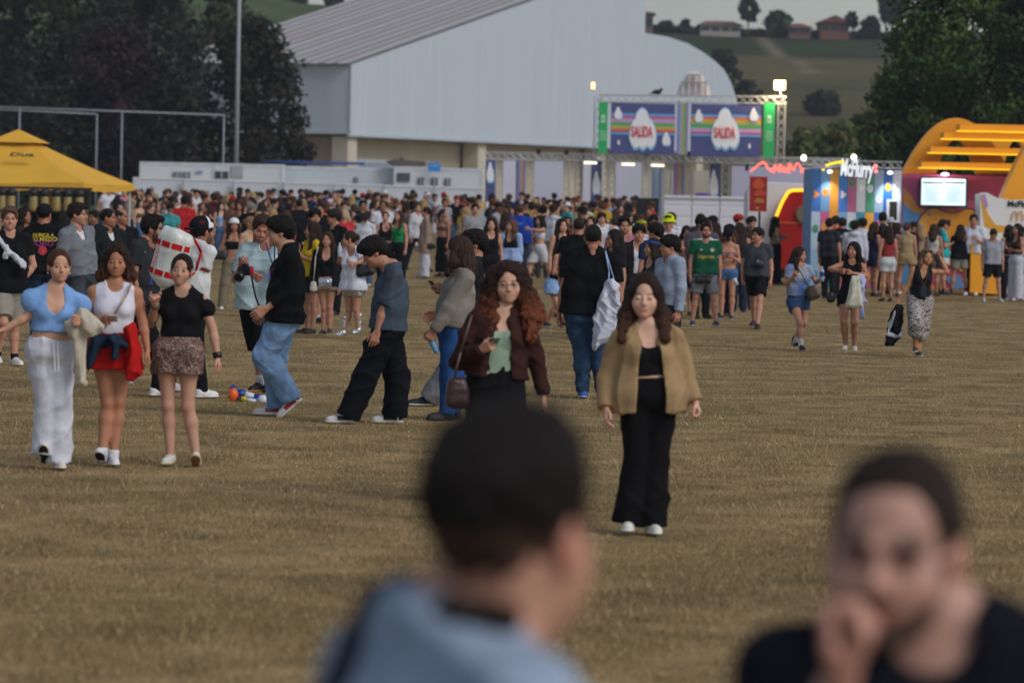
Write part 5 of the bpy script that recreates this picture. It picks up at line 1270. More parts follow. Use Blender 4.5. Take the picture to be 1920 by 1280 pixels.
for (x, y, rx, ry, c) in ((1422, 345, 12, 10, '#c8502a'), (1420, 352, 8, 4, '#5a1a14'), (1425, 362, 13, 6, '#c44a2c'), (1424, 376, 11, 5, '#b8743a'), (1420, 390, 4, 2, '#d08a3c')): blob(mb, x, y, rx, ry, RD, O2, srgb(c), n=10, amp=.2, dy=-.012 - .004 * rx * .1)
mb.build('picture', M['plastic'], q)
mb = MB(); pO = Vector(O2); mb.tube(at(1424, 397, RD) - pO, Vector((at(1424, 397, RD).x - pO.x, 0, gz(0, RD) - pO.z)), .03, n=6); mb.build('pole', flat('blk', '#202224', .5), bn)
ND = 168; O3 = at(1460, 315, ND); nz = empty('neon_sign', O3); tag(nz, 'pink red neon zigzag sign along the gate beam', 'neon sign')
pts = [(1407, 322), (1425, 307), (1433, 304), (1440, 316), (1447, 322), (1453, 309), (1459, 320), (1462, 308), (1468, 321), (1470, 312), (1476, 322), (1479, 306), (1487, 318), (1495, 306), (1503, 316), (1512, 323), (1500, 322)]
mb = MB(); mb.path([at(x, y, ND) - Vector(O3) for x, y in pts], .035, 6); mb.path([at(x + 3, y + 3, ND) - Vector(O3) for x, y in pts[4:13]], .03, 6); mb.build('tube', glow('neon', '#ff6a5c', 1.7), nz)
mb = MB(); pp(mb, srect(1398, 308, 1404, 320), ND, .3, O3); mb.build('driver_box', flat('blk', '#202224', .5), nz)

# ------------------------------------------------------------------ red van
VD = 112; p = at(1480, 500, VD); O = Vector((p.x, VD, gz(0, VD))); van = empty('food_van', O); tag(van, 'red food van with white front and yellow neon outline', 'van')
mb = MB(); pp(mb, [(1400, 480), (1402, 360), (1410, 348), (1430, 341), (1530, 345), (1530, 480)], VD + .3, 1.8, O); mb.build('body', flat('vanw', '#d5d6dc', .5, vscale=1), van, bevel=.03)
mb = MB(); pp(mb, [(1453, 505), (1450, 415), (1466, 380), (1478, 360), (1486, 358), (1530, 357), (1530, 505)], VD, .32, O); mb.build('red_panel', flat('vanr', '#a01712', .4, vscale=1, var=.06), van, bevel=.02)
mb = MB(); mb.path([at(x, y, VD - .06) - O for x, y in ((1453, 412), (1466, 380), (1478, 360), (1486, 357), (1522, 356.5))], .042, 8); mb.build('neon_tube', glow('yneon', '#ffbf1e', 1.5), van)
mb = MB(); mb.box((at(1452, 417, VD).x - O.x, -.02, at(1452, 417, VD).z - O.z - .03), (at(1524, 417, VD).x - O.x, -.002, at(1452, 417, VD).z - O.z + .02)); mb.build('stripe', flat('vst', '#c25a24', .4), van)
c = at(1510, 402, VD); mb = MB(); mm = Matrix.Translation(c - O + Vector((0, -.03, 0))) @ Matrix.Rotation(PI / 2, 4, 'X'); mb.lathe([(.26, -.02), (.26, .04), (.21, .04)], 24, m=mm, cap=True); q = mb.build('round_window', flat('rw', '#7a6a50', .4), van, True)
mb = MB(); mb.tube((at(1465, 500, VD).x - O.x, .1, .3), (at(1465, 500, VD).x - O.x, .35, .3), .3, n=18); mb.build('wheel', flat('tyre', '#1c1c1e', .8), van)
O4 = at(1519, 338, VD - 1); cg = empty('round_sign', O4); tag(cg, 'small round black sign with a lit yellow C', 'sign'); mb = MB(); mb.lathe([(.12, 0), (.12, .05)], 20, m=Matrix.Rotation(PI / 2, 4, 'X')); mb.build('disc', flat('blk', '#202224', .5), cg)
mb = MB(); mb.path([Vector((math.cos(t) * .075, -.07, math.sin(t) * .075)) for t in np.linspace(.8, 5.5, 12)], .018, 6); mb.build('letter', glow('yneon', '#ffbf1e', 2.2), cg)
mb = MB(); mb.tube((0, 0, 0), (0, .5, 0), .02, n=6); mb.build('bracket', alu, cg)

# ------------------------------------------------------------------ patchwork booth
PD = 103; p = at(1605, 540, PD); O = Vector((p.x, PD, gz(0, PD))); booth = empty('patchwork_booth', O); tag(booth, 'booth clad in a bright patchwork of coloured squares with a McFlurry sign', 'booth')
x0, x1 = 1523, 1691; a = at(x0, 316, PD); b_ = at(x1, 316 + (x1 - x0) * .0205, PD); Wd = b_.x - a.x; Hb = a.z - O.z; ax0 = a.x - O.x
mb = MB(); mb.box((ax0, 0, 0), (ax0 + Wd, 3, Hb)); mb.build('wall', flat('bw', '#5b8cc0', .6), booth)
TC = ['#3f74b8', '#6aa2cc', '#dfa23c', '#3f7fc8', '#b9688e', '#cfd3da', '#4f9a78', '#9ab4cc', '#2f6cb4', '#c9ccd6', '#5f9cc4']
T2 = ['#a9c4d4', '#bb5f88', '#e0a040', '#78a8cc', '#d0d6de', '#4c9ab4', '#e3a33f', '#3a6fb8', '#c8709a', '#9fb2c4', '#4b84b8']
T3 = ['#8fb4d0', '#e0a23e', '#4fa88c', '#c06a90', '#6aa0cc', '#d8dade', '#b9688e', '#e0a040', '#4f8cc0', '#a9c4d4', '#3f74b8']
nc = 10; cw_ = Wd / nc; rows = [(Hb * .64, Hb, TC), (Hb * .32, Hb * .64, T2), (0.02, Hb * .32, T3)]; rr = random.Random(3)
mb = MB(); mk = MB()
for z0_, z1_, cc in rows:
    for i in range(nc):
        if i == 8 and z0_ < Hb * .66: z_ = None
        xx = ax0 + i * cw_; mb.box((xx + .003, -.012, z0_ + .003), (xx + cw_ - .003, -.001, z1_ - .003), srgb(cc[i]))
        cx, cz = xx + cw_ / 2, (z0_ + z1_) / 2 + rr.uniform(-.2, .2); col2 = srgb(rr.choice(['#dfe3ea', '#e8e6e0', '#2f6cb4', '#3a8a70', '#e39a30', '#c9688c', '#dfe3ea']))
        k = rr.choice([0, 1, 2, 0])
        n = 16; R = cw_ * .38; pts = []
        for j in range(n):
            t = 2 * PI * j / n; q = (1 + .35 * math.cos(3 * t) if k == 1 else (1 + .25 * abs(math.sin(2.5 * t)))) * R * (.75 if k == 1 else .8); pts.append((cx + math.cos(t) * q, cz + math.sin(t) * q * (2.0 if k == 2 else 1.3)))
        mk.prism(pts, -.02, -.0125, col2)
        if k != 1: mk.prism([(cx - R * .3, cz), (cx + R * .3, cz + R * .15), (cx + R * .15, cz + R * .5), (cx - R * .2, cz + R * .45)], -.026, -.021, srgb(rr.choice(['#3a6fb8', '#d0813a', '#50545c'])))
pn = mb.build('patchwork', M['plastic'], booth); mk.build('motifs', M['plastic'], pn)
d0 = at(1662, 378, PD); d1 = at(1686, 378, PD); mb = MB(); mb.box((d0.x - O.x, -.05, 0), (d0.x - O.x + .07, -.03, d0.z - O.z)); mb.box((d1.x - O.x - .05, -.05, 0), (d1.x - O.x, -.03, d0.z - O.z)); mb.box((d0.x - O.x, -.05, d0.z - O.z), (d1.x - O.x, -.03, d0.z - O.z + .06)); q = mb.build('door_frame', flat('dfr', '#c8ccd4', .5), booth)
mb = MB(); mb.box((d0.x - O.x + .07, -.029, 0), (d1.x - O.x - .05, -.027, d0.z - O.z)); mb.build('doorway', flat('dwy', '#2a241c', .8), q)
mb = MB(); truss(mb, Vector((ax0, -.1, Hb + .12)), Vector((ax0 + Wd, -.1, Hb + .12)), .16, .014); mb.build('truss', alu, booth)
# sign letters McFlurry
tv, tf = text_mesh('McFlurry', .56, .04, .018); tv = fit(tv, .78); c = at(1607, 321, PD - .6); rot = Matrix.Rotation(math.radians(-4), 3, 'Y').transposed()
mb = MB(); sp_ = [Vector((v.x, -v.z, v.y)) for v in tv]; mb.add([c - O + Matrix.Rotation(math.radians(4), 3, 'Y') @ v for v in sp_], tf, srgb('#f0f2f4')); q = mb.build('sign_letters', glow('sgn', '#f4f8ff', .55), booth)
mb = MB(); mb.add([c - O + Vector((.03, .09, -.03)) + Matrix.Rotation(math.radians(4), 3, 'Y') @ v for v in sp_], tf, srgb('#20344c')); mb.build('letter_backing', M['plastic'], q)
mb = MB(); mb.path([at(x, y, PD - .7) - O for x, y in ((1548, 311), (1562, 306), (1583, 303))], .03, 6); mb.path([at(x, y, PD - .7) - O for x, y in ((1541, 318), (1546, 319))], .025, 6); mb.build('neon_bar', glow('yneon2', '#f2d21c', 1.3), booth)
for x, y in ((1641, 312), (1642, 321)):
    g = SDF((-.1, -.1, -.1), (.1, .1, .1), .012); g.ell((0, 0, 0), (.05, .04, .05), 0); V, Q = g.mesh(); o = mesh_obj('red_lamp', V, Q, glow('pk', '#ff7070', 2.0), booth); o.location = at(x, y, PD - .5) - O
for x, y, c, e in ((1556, 322, (1, .75, .8), 26), (1669, 324, (.9, .93, 1), 34)):
    q = at(x, y, PD - .35) - O; g = SDF((-.12, -.12, -.12), (.12, .12, .12), .014); g.ell((0, 0, 0), (.06, .06, .035), 0); V, Q = g.mesh(); o = mesh_obj('wall_lamp', V, Q, glow('wl', '#fff0f4', 5), booth); o.location = q
    ld = bpy.data.lights.new('wall_lamp_light', 'SPOT'); ld.energy = e * 1.6; ld.color = c; ld.spot_size = math.radians(75); ld.spot_blend = .8; ld.shadow_soft_size = .05; lo_ = bpy.data.objects.new('wall_lamp_light', ld); COL.objects.link(lo_); lo_.parent = o; lo_.location = (0, 0, -.05); lo_.rotation_euler = (math.radians(28), 0, 0)

# ------------------------------------------------------------------ the orange arches and magenta wall
MD = 104; p = at(1800, 540, MD); O = Vector((p.x, MD, gz(0, MD))); mw = empty('magenta_wall', O); tag(mw, 'magenta booth wall painted with a large orange game controller', 'wall')
a = at(1692, 326, MD); b_ = at(1960, 331, MD); mb = MB(); mb.box((a.x - O.x, 0, 0), (b_.x - O.x, .3, a.z - O.z), srgb('#bb5076')); wl = mb.build('wall', M['plastic'], mw)
mb = MB(); P_ = lambda poly, c, dy: pp(mb, poly, MD, .004, O, srgb(c), dy=dy)
P_([(1693, 350), (1705, 362), (1720, 385), (1738, 396), (1765, 398), (1765, 404), (1740, 408), (1715, 402), (1693, 380)], '#d9913a', -.006)
P_([(1693, 380), (1715, 400), (1765, 404), (1740, 420), (1720, 440), (1710, 470), (1706, 540), (1690, 540)], '#5a94c4', -.012)
P_(rect(1778, 392, 1792, 412), '#c9813c', -.006); P_([(1740, 402), (1776, 400), (1776, 420), (1740, 420)], '#6aa2cc', -.008)
P_([(1796, 390), (1815, 395), (1838, 425), (1838, 380), (1820, 374)], '#c2688c', -.006)
ctrl = [(1712, 452), (1716, 428), (1728, 405), (1742, 392), (1752, 390), (1765, 396), (1782, 401), (1800, 398), (1812, 392), (1824, 394), (1834, 410), (1842, 440), (1845, 480), (1840, 520), (1825, 535), (1805, 510), (1780, 498), (1750, 505), (1728, 530), (1716, 520)]
P_([(x + (x - 1780) * .04, y + (y - 455) * .04) for x, y in ctrl], '#3a3f50', -.018); P_(ctrl, '#e09a2c', -.026)
for x, y in ((1742, 402), (1729, 419), (1797, 432), (1772, 445)): P_([(x + 3 * math.cos(t), y + 3 * math.sin(t)) for t in np.linspace(0, 2 * PI, 12, endpoint=False)], '#2f74b8', -.034)
P_(rect(1765, 412, 1782, 424), '#33244a', -.034)
for x, y in ((1738, 414), (1746, 412), (1752, 409), (1740, 420)): P_(rect(x, y, x + 5, y + 2), '#c46a2c', -.034)
P_([(1690, 535), (1760, 535), (1790, 545), (1820, 540), (1960, 545), (1960, 556), (1690, 552)], '#e0902a', -.03); P_([(1770, 520), (1800, 515), (1810, 538), (1790, 543)], '#6a94c0', -.034)
mb.build('mural', M['plastic'], wl)
mb = MB(); pp(mb, srect(1725, 331, 1814, 387), MD - .25, .1, O); sc_ = mb.build('screen', flat('blk3', '#1c2430', .4), mw, bevel=.01)
mb = MB(); pp(mb, srect(1728, 334, 1811, 384), MD - .25, .01, O, dy=-.012); mb.build('display', glow('scr', '#d4f2f6', .95), sc_)
mb = MB(); 
for x0, x1 in ((1731, 1768), (1771, 1808)):
    pp(mb, srect(x0, 341, x1, 343.5), MD - .25, .002, O, srgb('#16202c'), dy=-.02)
    for j in range(9): pp(mb, srect(x0 + 4, 348 + j * 3.6, x1 - 4 - (j * 7) % 9, 348.9 + j * 3.6), MD - .25, .002, O, srgb('#8fb4c4'), dy=-.02)
mb.build('listing', M['plastic'], sc_)
q = at(1772, 327, MD - .4) - O; g = SDF((-.2, -.1, -.1), (.2, .1, .1), .015); g.ell((0, 0, 0), (.10, .05, .035), 0); V, Q = g.mesh(); o = mesh_obj('wall_lamp', V, Q, glow('wlp', '#ffd0f0', 4), mw); o.location = q
ld = bpy.data.lights.new('wall_lamp_light', 'POINT'); ld.energy = 14; ld.color = (1, .7, .9); ld.shadow_soft_size = .1; lo_ = bpy.data.objects.new('wall_lamp_light', ld); COL.objects.link(lo_); lo_.parent = o; lo_.location = (0, -.1, .02)
orange = flat('orange', '#f2a42c', .5, .3, vscale=1.2, var=.04); ylw = glow('ybar', '#ffce14', .9)
def archpoly(cx, base, topy, hw, ihw, itop, n=20, pw=2.0):
    o_ = []; 
    for i in range(n + 1):
        t = -1 + 2 * i / n; o_.append((cx + hw * t, topy + (base - topy) * abs(t) ** pw))
    i_ = []
    for i in range(n + 1):
        t = 1 - 2 * i / n; i_.append((cx + ihw * t, itop + (base - itop) * abs(t) ** pw))
    return o_, i_
arc = empty('orange_arches', O); tag(arc, 'giant orange double arch structure with glowing yellow slats above the magenta wall', 'arch structure')
def arch3(cx, base, topy, hw, ihw, itop, D, th, nm):
    o_, i_ = archpoly(cx, base, topy, hw, ihw, itop); mb = MB(); n = len(o_); A2 = loc(o_, D, O); B2 = loc(i_[::-1], D, O); y0 = D - O.y; vs = []
    for (x, z) in A2: vs.append((x, y0, z))
    for (x, z) in B2: vs.append((x, y0, z))
    for (x, z) in A2: vs.append((x, y0 + th, z))
    for (x, z) in B2: vs.append((x, y0 + th, z))
    fs = []
    for i in range(n - 1):
        fs += [(i, n + i, n + i + 1, i + 1), (2 * n + i, 2 * n + i + 1, 3 * n + i + 1, 3 * n + i), (i, i + 1, 2 * n + i + 1, 2 * n + i), (n + i, 3 * n + i, 3 * n + i + 1, n + i + 1)]
    mb.add(vs, fs); return mb.build(nm, orange, arc)
arch3(1793, 326, 221, 102, 38, 262, 104.5, .5, 'arch')
arch3(1905, 326, 236, 74, 26, 262, 106.5, .5, 'arch')
arch3(1990, 420, 222, 128, 62, 262, 100.5, .8, 'arch')
for x0, x1, y0, y1 in ((1800, 1985, 232, 244), (1770, 1985, 248, 259), (1745, 1985, 275, 285), (1728, 1985, 303, 313)):
    mb = MB(); pp(mb, srect(x0, y0, x1, y1), 103.3, .9, O); mb.build('slat', orange, arc)
    mb = MB(); pp(mb, srect(x0 - 6, y1 + .3, x1, y1 + 3.2), 103.2, .06, O); mb.build('light_strip', ylw, arc)
# white counter front
CD = 99; p = at(1880, 545, CD); O = Vector((p.x, CD, gz(0, CD))); ct = empty('white_counter', O); tag(ct, 'curved white serving counter with McFlurry lettering and a gold M', 'counter')
mb = MB(); pp(mb, [(1837, 364), (1850, 361), (1870, 371), (1900, 376), (1960, 372), (1960, 552), (1840, 548)], CD, 1.0, O, srgb('#dfe0e2')); cb = mb.build('body', M['plastic'], ct)
mb = MB()
P_([(1838, 366), (1848, 362), (1856, 400), (1872, 420), (1900, 424), (1900, 432), (1868, 432), (1846, 418)], '#d9a034', -.006)
P_ = lambda poly, c, dy: pp(mb, poly, CD, .004, O, srgb(c), dy=dy)
P_([(1838, 370), (1843, 366), (1852, 400), (1866, 421), (1920, 428), (1960, 424), (1960, 434), (1870, 436), (1846, 424)], '#dba238', -.006)
P_([(1839, 366), (1847, 364), (1853, 385), (1849, 392)], '#b58cc8', -.012)
mb.build('wave', M['plastic'], cb); mb = MB()
for i, c in enumerate(('#b58cc8', '#7fb0dc', '#e0b0c8', '#9ac4a0')): P_([(1898 + i * 9, 428), (1906 + i * 9, 420 + (i % 2) * 3), (1916 + i * 9, 428), (1910 + i * 9, 440), (1900 + i * 9, 440)], c, -.012)
mb.build('zigzag', M['plastic'], cb)
tv, tf = text_mesh('McFlurry', .19, .004, .006); c = at(1917, 383, CD - .02) - O; mb = MB(); mb.add([c + Vector((v.x, -v.z, v.y)) for v in tv], tf, srgb('#22252a')); mb.build('lettering', M['plastic'], cb)
mb = MB(); c = at(1908, 414, CD - .03) - O
for q in (0, 1): mb.path([c + Vector((-.13 + q * .13 + .065 - .065 * math.cos(t), 0, .22 * math.sin(t) ** .8 if math.sin(t) > 0 else 0)) for t in np.linspace(0.001, PI - .001, 14)], .013, 6, srgb('#dba024'))
mb.build('gold_mark', M['plastic'], cb)
mb = MB(); pp(mb, [(1820, 457), (1872, 458), (1872, 552), (1818, 549)], CD - 1.0, .8, O); o = mb.build('orange_plinth', orange, None, bevel=.02); o.location = O; tag(o, 'plain orange plinth block in front of the white counter', 'plinth')

# ------------------------------------------------------------------ yellow canopy and bar
YD = 110; c = at(33, 350, YD); O = Vector((c.x, YD, gz(0, YD))); cp = empty('yellow_canopy', O); tag(cp, 'large square yellow bar canopy at the left edge', 'canopy')
zp = at(33, 246, YD).z - O.z; ze_ = at(150, 343, YD).z - O.z; R = 3.45; ang = [-55, 35, 125, 215]
cor = [Vector((math.cos(math.radians(t)) * R, math.sin(math.radians(t)) * R, ze_)) for t in ang]
mb = MB(); n = 10; vs = []; ring = []
V = []; 
for e in range(4):
    A_, B_ = cor[e], cor[(e + 1) % 4]
    for i in range(n + 1):
        for j in range(n + 1):
            s_ = j / n; q = (A_ * (1 - i / n) + B_ * (i / n)); p = Vector((q.x * s_, q.y * s_, 0)); sag = .10 * math.sin(PI * s_) + .10 * math.sin(PI * i / n) * s_
            V.append((p.x, p.y, zp + (ze_ - zp) * s_ ** .92 - sag * .6 + .012 * math.sin(9 * s_ + e + i)))
fs = [(e * (n + 1) ** 2 + i * (n + 1) + j, e * (n + 1) ** 2 + (i + 1) * (n + 1) + j, e * (n + 1) ** 2 + (i + 1) * (n + 1) + j + 1, e * (n + 1) ** 2 + i * (n + 1) + j + 1) for e in range(4) for i in range(n) for j in range(n)]
mb.add(V, fs); yel = flat('canopy', '#dba83c', .75, .2, vscale=1.5, var=.05); rf = mb.build('roof', yel, cp, True)
mb = MB()
for e in range(4):
    A_, B_ = cor[e], cor[(e + 1) % 4]; m_ = 16; vs = []
    for i in range(m_ + 1):
        q = A_ * (1 - i / m_) + B_ * (i / m_); sg = .06 * math.sin(PI * i / m_); w_ = .012 * math.sin(i * 2.1); vs += [(q.x * (1 + w_ * .1), q.y, q.z - sg), (q.x * (1 + w_), q.y * (1 + w_), q.z - sg - .17 + .01 * math.sin(i * 1.7))]
    mb.add(vs, [(2 * i, 2 * i + 2, 2 * i + 3, 2 * i + 1) for i in range(m_)])
mb.build('valance', yel, rf, True)
V = []; mb = MB(); r1 = .27
for e in range(4):
    A_, B_ = cor[e] * 1.0, cor[(e + 1) % 4] * 1.0
for t in ang: V.append((math.cos(math.radians(t)) * R * r1, math.sin(math.radians(t)) * R * r1, zp + (ze_ - zp) * r1 * .95 + .035))
V.append((0, 0, zp + .05)); mb.add(V, [(0, 1, 4), (1, 2, 4), (2, 3, 4), (3, 0, 4)]); mb.build('vent_cap', yel, rf)
tv, tf = text_mesh('Dua', .34, .004, .01, sx=1.15); A_, B_ = cor[3], cor[0]; ex = (B_ - A_).normalized(); mid = (A_ + B_) / 2; apex = Vector((0, 0, zp)); uy = (apex - mid).normalized(); nn_ = ex.cross(uy).normalized()
mb = MB(); cc_ = mid + uy * 1.15 + ex * .55 + nn_ * .16; mb.add([cc_ + ex * v.x + uy * v.y * .8 + nn_ * v.z for v in tv], tf, srgb('#4a3c30')); mb.build('lettering', M['plastic'], rf)
for t in ang:
    mb = MB(); x, y = math.cos(math.radians(t)) * R * .96, math.sin(math.radians(t)) * R * .96; mb.tube((x, y, 0), (x, y, ze_ - .02), .035, n=8); mb.build('pole', flat('cpole', '#b9bcc0', .4, .5), cp)
p = at(93, 365, YD - 1.8); mb = MB(); mb.box((-.07, -.07, 0), (.07, .07, 2.2)); o = mb.build('wooden_post', flat('wpost', '#a8782c', .7)); o.location = (p.x, YD - 1.8, gz(0, 108)); tag(o, 'square mustard wooden post of the bar under the canopy', 'post')
# dispensers hanging in a row
rack = empty('bar_rack', (at(90, 360, 106).x, 106, 0)); tag(rack, 'thin dark rack of the bar under the yellow canopy', 'rack')
mb = MB(); z = at(90, 353, 106).z; mb.box((-1.6, 0, z - .03), (1.1, .06, z + .03)); mb.box((-1.6, 0, z - .62), (1.1, .2, z - .57)); mb.box((-1.55, .05, 0), (-1.5, .1, z)); mb.box((1.0, .05, 0), (1.05, .1, z)); mb.build('frame', flat('rk', '#2b2a28', .6), rack)
LB = ['leftmost beer dispenser in the row under the canopy', 'second beer dispenser from the left under the canopy', 'beer dispenser just left of the mustard post', 'beer dispenser just right of the mustard post', 'middle beer dispenser right of the mustard post', 'second last beer dispenser under the canopy', 'last beer dispenser at the right end of the row']
for i, px in enumerate((8, 22, 40 + 22, 76 + 30, 86 + 36, 128 + 6, 149)):
    p = at((4, 21, 63, 84, 106, 127, 149)[i], 370, 105.8); o = empty('drink_dispenser', (p.x, 105.8, z - .57)); tag(o, LB[i], 'dispenser', 'golden dispensers under the canopy')
    mb = MB(); mb.lathe([(.10, 0), (.105, .05), (.105, .34), (.08, .38)], 14); mb.build('jar', flat('beer', '#8f7d48', .25, .5), o, True); mb = MB(); mb.lathe([(.10, .37), (.125, .39), (.125, .50), (.08, .55)], 14); mb.build('lid', flat('blk', '#202224', .5), o, True)
# haze
hz = MB(); hz.box((-900, -6, -1.2), (900, 900, 46)); ho = hz.build('haze', None) if False else None
# ------------------------------------------------------------------ held and worn things (each a thing of its own)
def item(name, V, Q, mat, root, label, cat, col, group=None):
    o = mesh_obj(name, V, Q, M[mat], None, np.tile(srgb(col), (len(V), 1)) if isinstance(col, str) else col); o.location = root; tag(o, label, cat, group); return o
def hand_pt(I, q, d=(0, 0, -.09)):
    RM, w0 = I['HM'][q]; X = v3(*d) * I['k']
    if q == -1: X = X * v3(-1, 1, 1)
    return RM @ X + w0
def phone(I, q, label, col='#23252b', size=(.072, .15, .009), d=(-.045, -.012, -.095), tilt=60, yaw=None):
    c = hand_pt(I, q, d); g = MB(); a, b, t = size; g.box((-a / 2, -t / 2, -b / 2), (a / 2, t / 2, b / 2), srgb(col)); 
    o = g.build('phone', M['plastic'], None, bevel=.003); o.location = Vector(c.tolist()) + I['root']
    o.rotation_euler = (math.radians(tilt), 0, math.atan2(I['f'][0], -I['f'][1]) if yaw is None else math.radians(yaw)); tag(o, label, 'phone'); return o
def chain(I, name, pts, label, cat, col, mat='cloth', vx=.011, fold=.010, k=.03, fsc=26, pat=None, dD=0.0):
    """soft thing laid along pixel points (px, py, radius m, depth offset m)"""
    W = I['W']; P = [W(p[0], p[1], (p[3] if len(p) > 3 else 0) + dD) for p in pts]; R = [p[2] for p in pts]
    A = np.stack(P); g = SDF(A.min(0) - .2, A.max(0) + .2, vx)
    for i in range(len(P) - 1):
        if R[i] < 0 or R[i + 1] < 0: continue
        g.rc(P[i], P[i + 1], R[i], R[i + 1], k)
    if len(P) == 1: g.ell(P[0], (R[0],) * 3, 0)
    V, Q = g.mesh(); V = fold_disp(V, Q, fold, len(label), fsc) if fold else V
    C = pat_color(pat, V, srgb(col), {}, 3)
    return item(name, V.astype(np.float32), Q, mat, I['root'], label, cat, C)
def cloth(I, name, poly, label, cat, col, th=.03, dD=-.15, mat='cloth', vx=.010, fold=.012, pat=None, group=None, seed=3, wave=.02, wf=45, par=None):
    """hanging piece of cloth: an outline in pixels carried to its own distance, with thickness and folds"""
    W = I['W']; P = np.stack([W(x, y, dD) for x, y in poly]); p2 = P[:, [0, 2]]; yc = float(P[:, 1].mean()); m = th + .03 + wave
    g = SDF((p2[:, 0].min() - .03, yc - m, p2[:, 1].min() - .03), (p2[:, 0].max() + .03, yc + m, p2[:, 1].max() + .03), vx)
    X, Z = np.meshgrid(g.ax[0], g.ax[2], indexing='ij'); d = np.full(X.shape, 9.0, np.float32); ins = np.zeros(X.shape, bool); n = len(p2)
    for i in range(n):
        a, b = p2[i], p2[(i + 1) % n]; e = b - a; wx, wz = X - a[0], Z - a[1]; t = np.clip((wx * e[0] + wz * e[1]) / (e @ e + 1e-9), 0, 1)
        d = np.minimum(d, (wx - e[0] * t) ** 2 + (wz - e[1] * t) ** 2)
        c = ((a[1] > Z) != (b[1] > Z)) & (X < (b[0] - a[0]) * (Z - a[1]) / (b[1] - a[1] + 1e-9) + a[0]); ins ^= c
    d = np.sqrt(d) * np.where(ins, -1, 1)
    off = wave * np.sin(X * wf + 2.2 * np.sin(Z * 9 + seed)) ; Y = g.ax[1][None, :, None] - yc - off[:, None, :]
    q = np.stack(np.broadcast_arrays(d[:, None, :] + th * .6, np.abs(Y) - th * (.35 + .65 * np.clip(-d / .05, 0, 1))[:, None, :] + th * .4), 0)
    g.f = (np.minimum(q.max(0), 0) + np.sqrt((np.maximum(q, 0) ** 2).sum(0)) - th * .5).astype(np.float32)
    V, Q = g.mesh(); V = fold_disp(V, Q, fold, seed + len(label), 30); C = pat_color(pat, V, srgb(col), {}, 3)
    if par is not None: return mesh_obj(name, V.astype(np.float32), Q, M[mat], par, C)
    return item(name, V.astype(np.float32), Q, mat, I['root'], label, cat, C, group)
def bagbox(I, name, px, py, dD, w_, h_, t_, label, cat, col, mat='leather', strap=None, rz=0, vx=.009, ry=0, scol=None):
    c = I['W'](px, py, dD); g = SDF((-w_ / 2 - .02, -t_ / 2 - .03, -h_ / 2 - .02), (w_ / 2 + .02, t_ / 2 + .03, h_ / 2 + .02), vx)
    r = min(t_ * .48, .05)
    for x in (-1, 1): g.rc((x * (w_ / 2 - r), 0, -h_ / 2 + r), (x * (w_ / 2 - r) * .9, 0, h_ / 2 - r * .8), r, r * .7, .03)
    g.rc((-w_ / 2 + r, 0, -h_ / 2 + r), (w_ / 2 - r, 0, -h_ / 2 + r), r, r, .03); g.ell((0, 0, 0), (w_ * .42, t_ * .5, h_ * .45), .05)
    V, Q = g.mesh(); V = fold_disp(V, Q, .004, 3, 30); o = empty(name, Vector(c.tolist()) + I['root'], math.radians(rz)); o.rotation_euler[1] = math.radians(ry); tag(o, label, cat)
    mesh_obj('body', V.astype(np.float32), Q, M[mat], o, np.tile(srgb(col), (len(V), 1)))
    if strap:
        R_ = Matrix.Rotation(math.radians(rz), 3, 'Z') @ Matrix.Rotation(math.radians(ry), 3, 'Y'); R_.invert(); mb = MB()
        pts = [R_ @ Vector((I['W'](x, y, dd) - c).tolist()) for x, y, dd in strap]; mb.path(pts, .008, 6, srgb(scol or col)); mb.build('strap', M[mat], o, True)
    return o
SN = ('sneaker', '#cfcfcf', '#dcdad4'); BK = ('sneaker', '#1d1e22', '#2a2b2e'); BW = ('sneaker', '#1d1e22', '#d8d6d0')
def tee(c, **k): d = dict(k='top', c=c, hem=-.04, sleeve=.62, loose=.6, inf=.018, fold=.008, n='tee_shirt'); d.update(k); return d
def tankt(c, **k): d = dict(k='top', c=c, hem=.25, sleeve=0, tank=1.0, neck='scoop', inf=.008, fold=.003, n='top'); d.update(k); return d
def crop(c, **k): return tankt(c, hem=.48, n='crop_top', **k)
def tube(c, **k): d = dict(k='top', c=c, hem=.44, sleeve=0, tank=0, neck='off', ktop=.76, nosh=1, inf=.009, fold=.003, n='tube_top'); d.update(k); return d
def pants(c, **k): d = dict(k='pants', c=c, len=2.0, ti=.018, ki=.026, ai=.03, fold=.007); d.update(k); return d
def shorts(c, **k): d = dict(k='pants', c=c, len=.5, ti=.02, ki=.04, fold=.006, n='shorts'); d.update(k); return d
def skirt(c, **k): d = dict(k='skirt', c=c, len=.45, flare=.03, fold=.006); d.update(k); return d

# ---- the two women walking towards the camera
I = person(dict(px=1205, gy=1003, h=1.68, yaw=4, hyaw=-4, hp=3, sex='f', vx=.010, seed=1, label='woman in a tan trench jacket over black crop top and long black trousers',
 hd=(1209, 557), nk=(1214, 622), pv=(1216, 738), eR=(1138, 708, -.5), wR=(1137, 764, .7), eL=(1283, 698, -.4), wL=(1303, 752, .6), kR=(1196, 862, .6), aR=(1178, 975, 0), kL=(1228, 862, .5), aL=(1222, 982, 0),
 skin='#d3a893', hair='#2a1a15', hair2='#4a2c20', style='wavy', len=.235, vol=1.05, hfwd=.055, closed=True, smile=1, lip='#b0605c', hands=('hold', 'relax'), hk=1.12,
 wear=[tankt('#141417', hem=.30, tank=.9), pants('#101013', ti=.014, ki=.035, ai=.065, rise=.27, fold=.010, fsc=18),
  dict(k='top', c='#9c8260', n='jacket', hem=-.30, sleeve=2, si=.026, inf=.025, cuff=.030, loose=.9, open=(.088, .055), neck='crew', collar=1, fold=.012, fsc=20, hemslope=.0)],
 shoes=('sneaker', '#d8d6d0', '#e6e4de')))
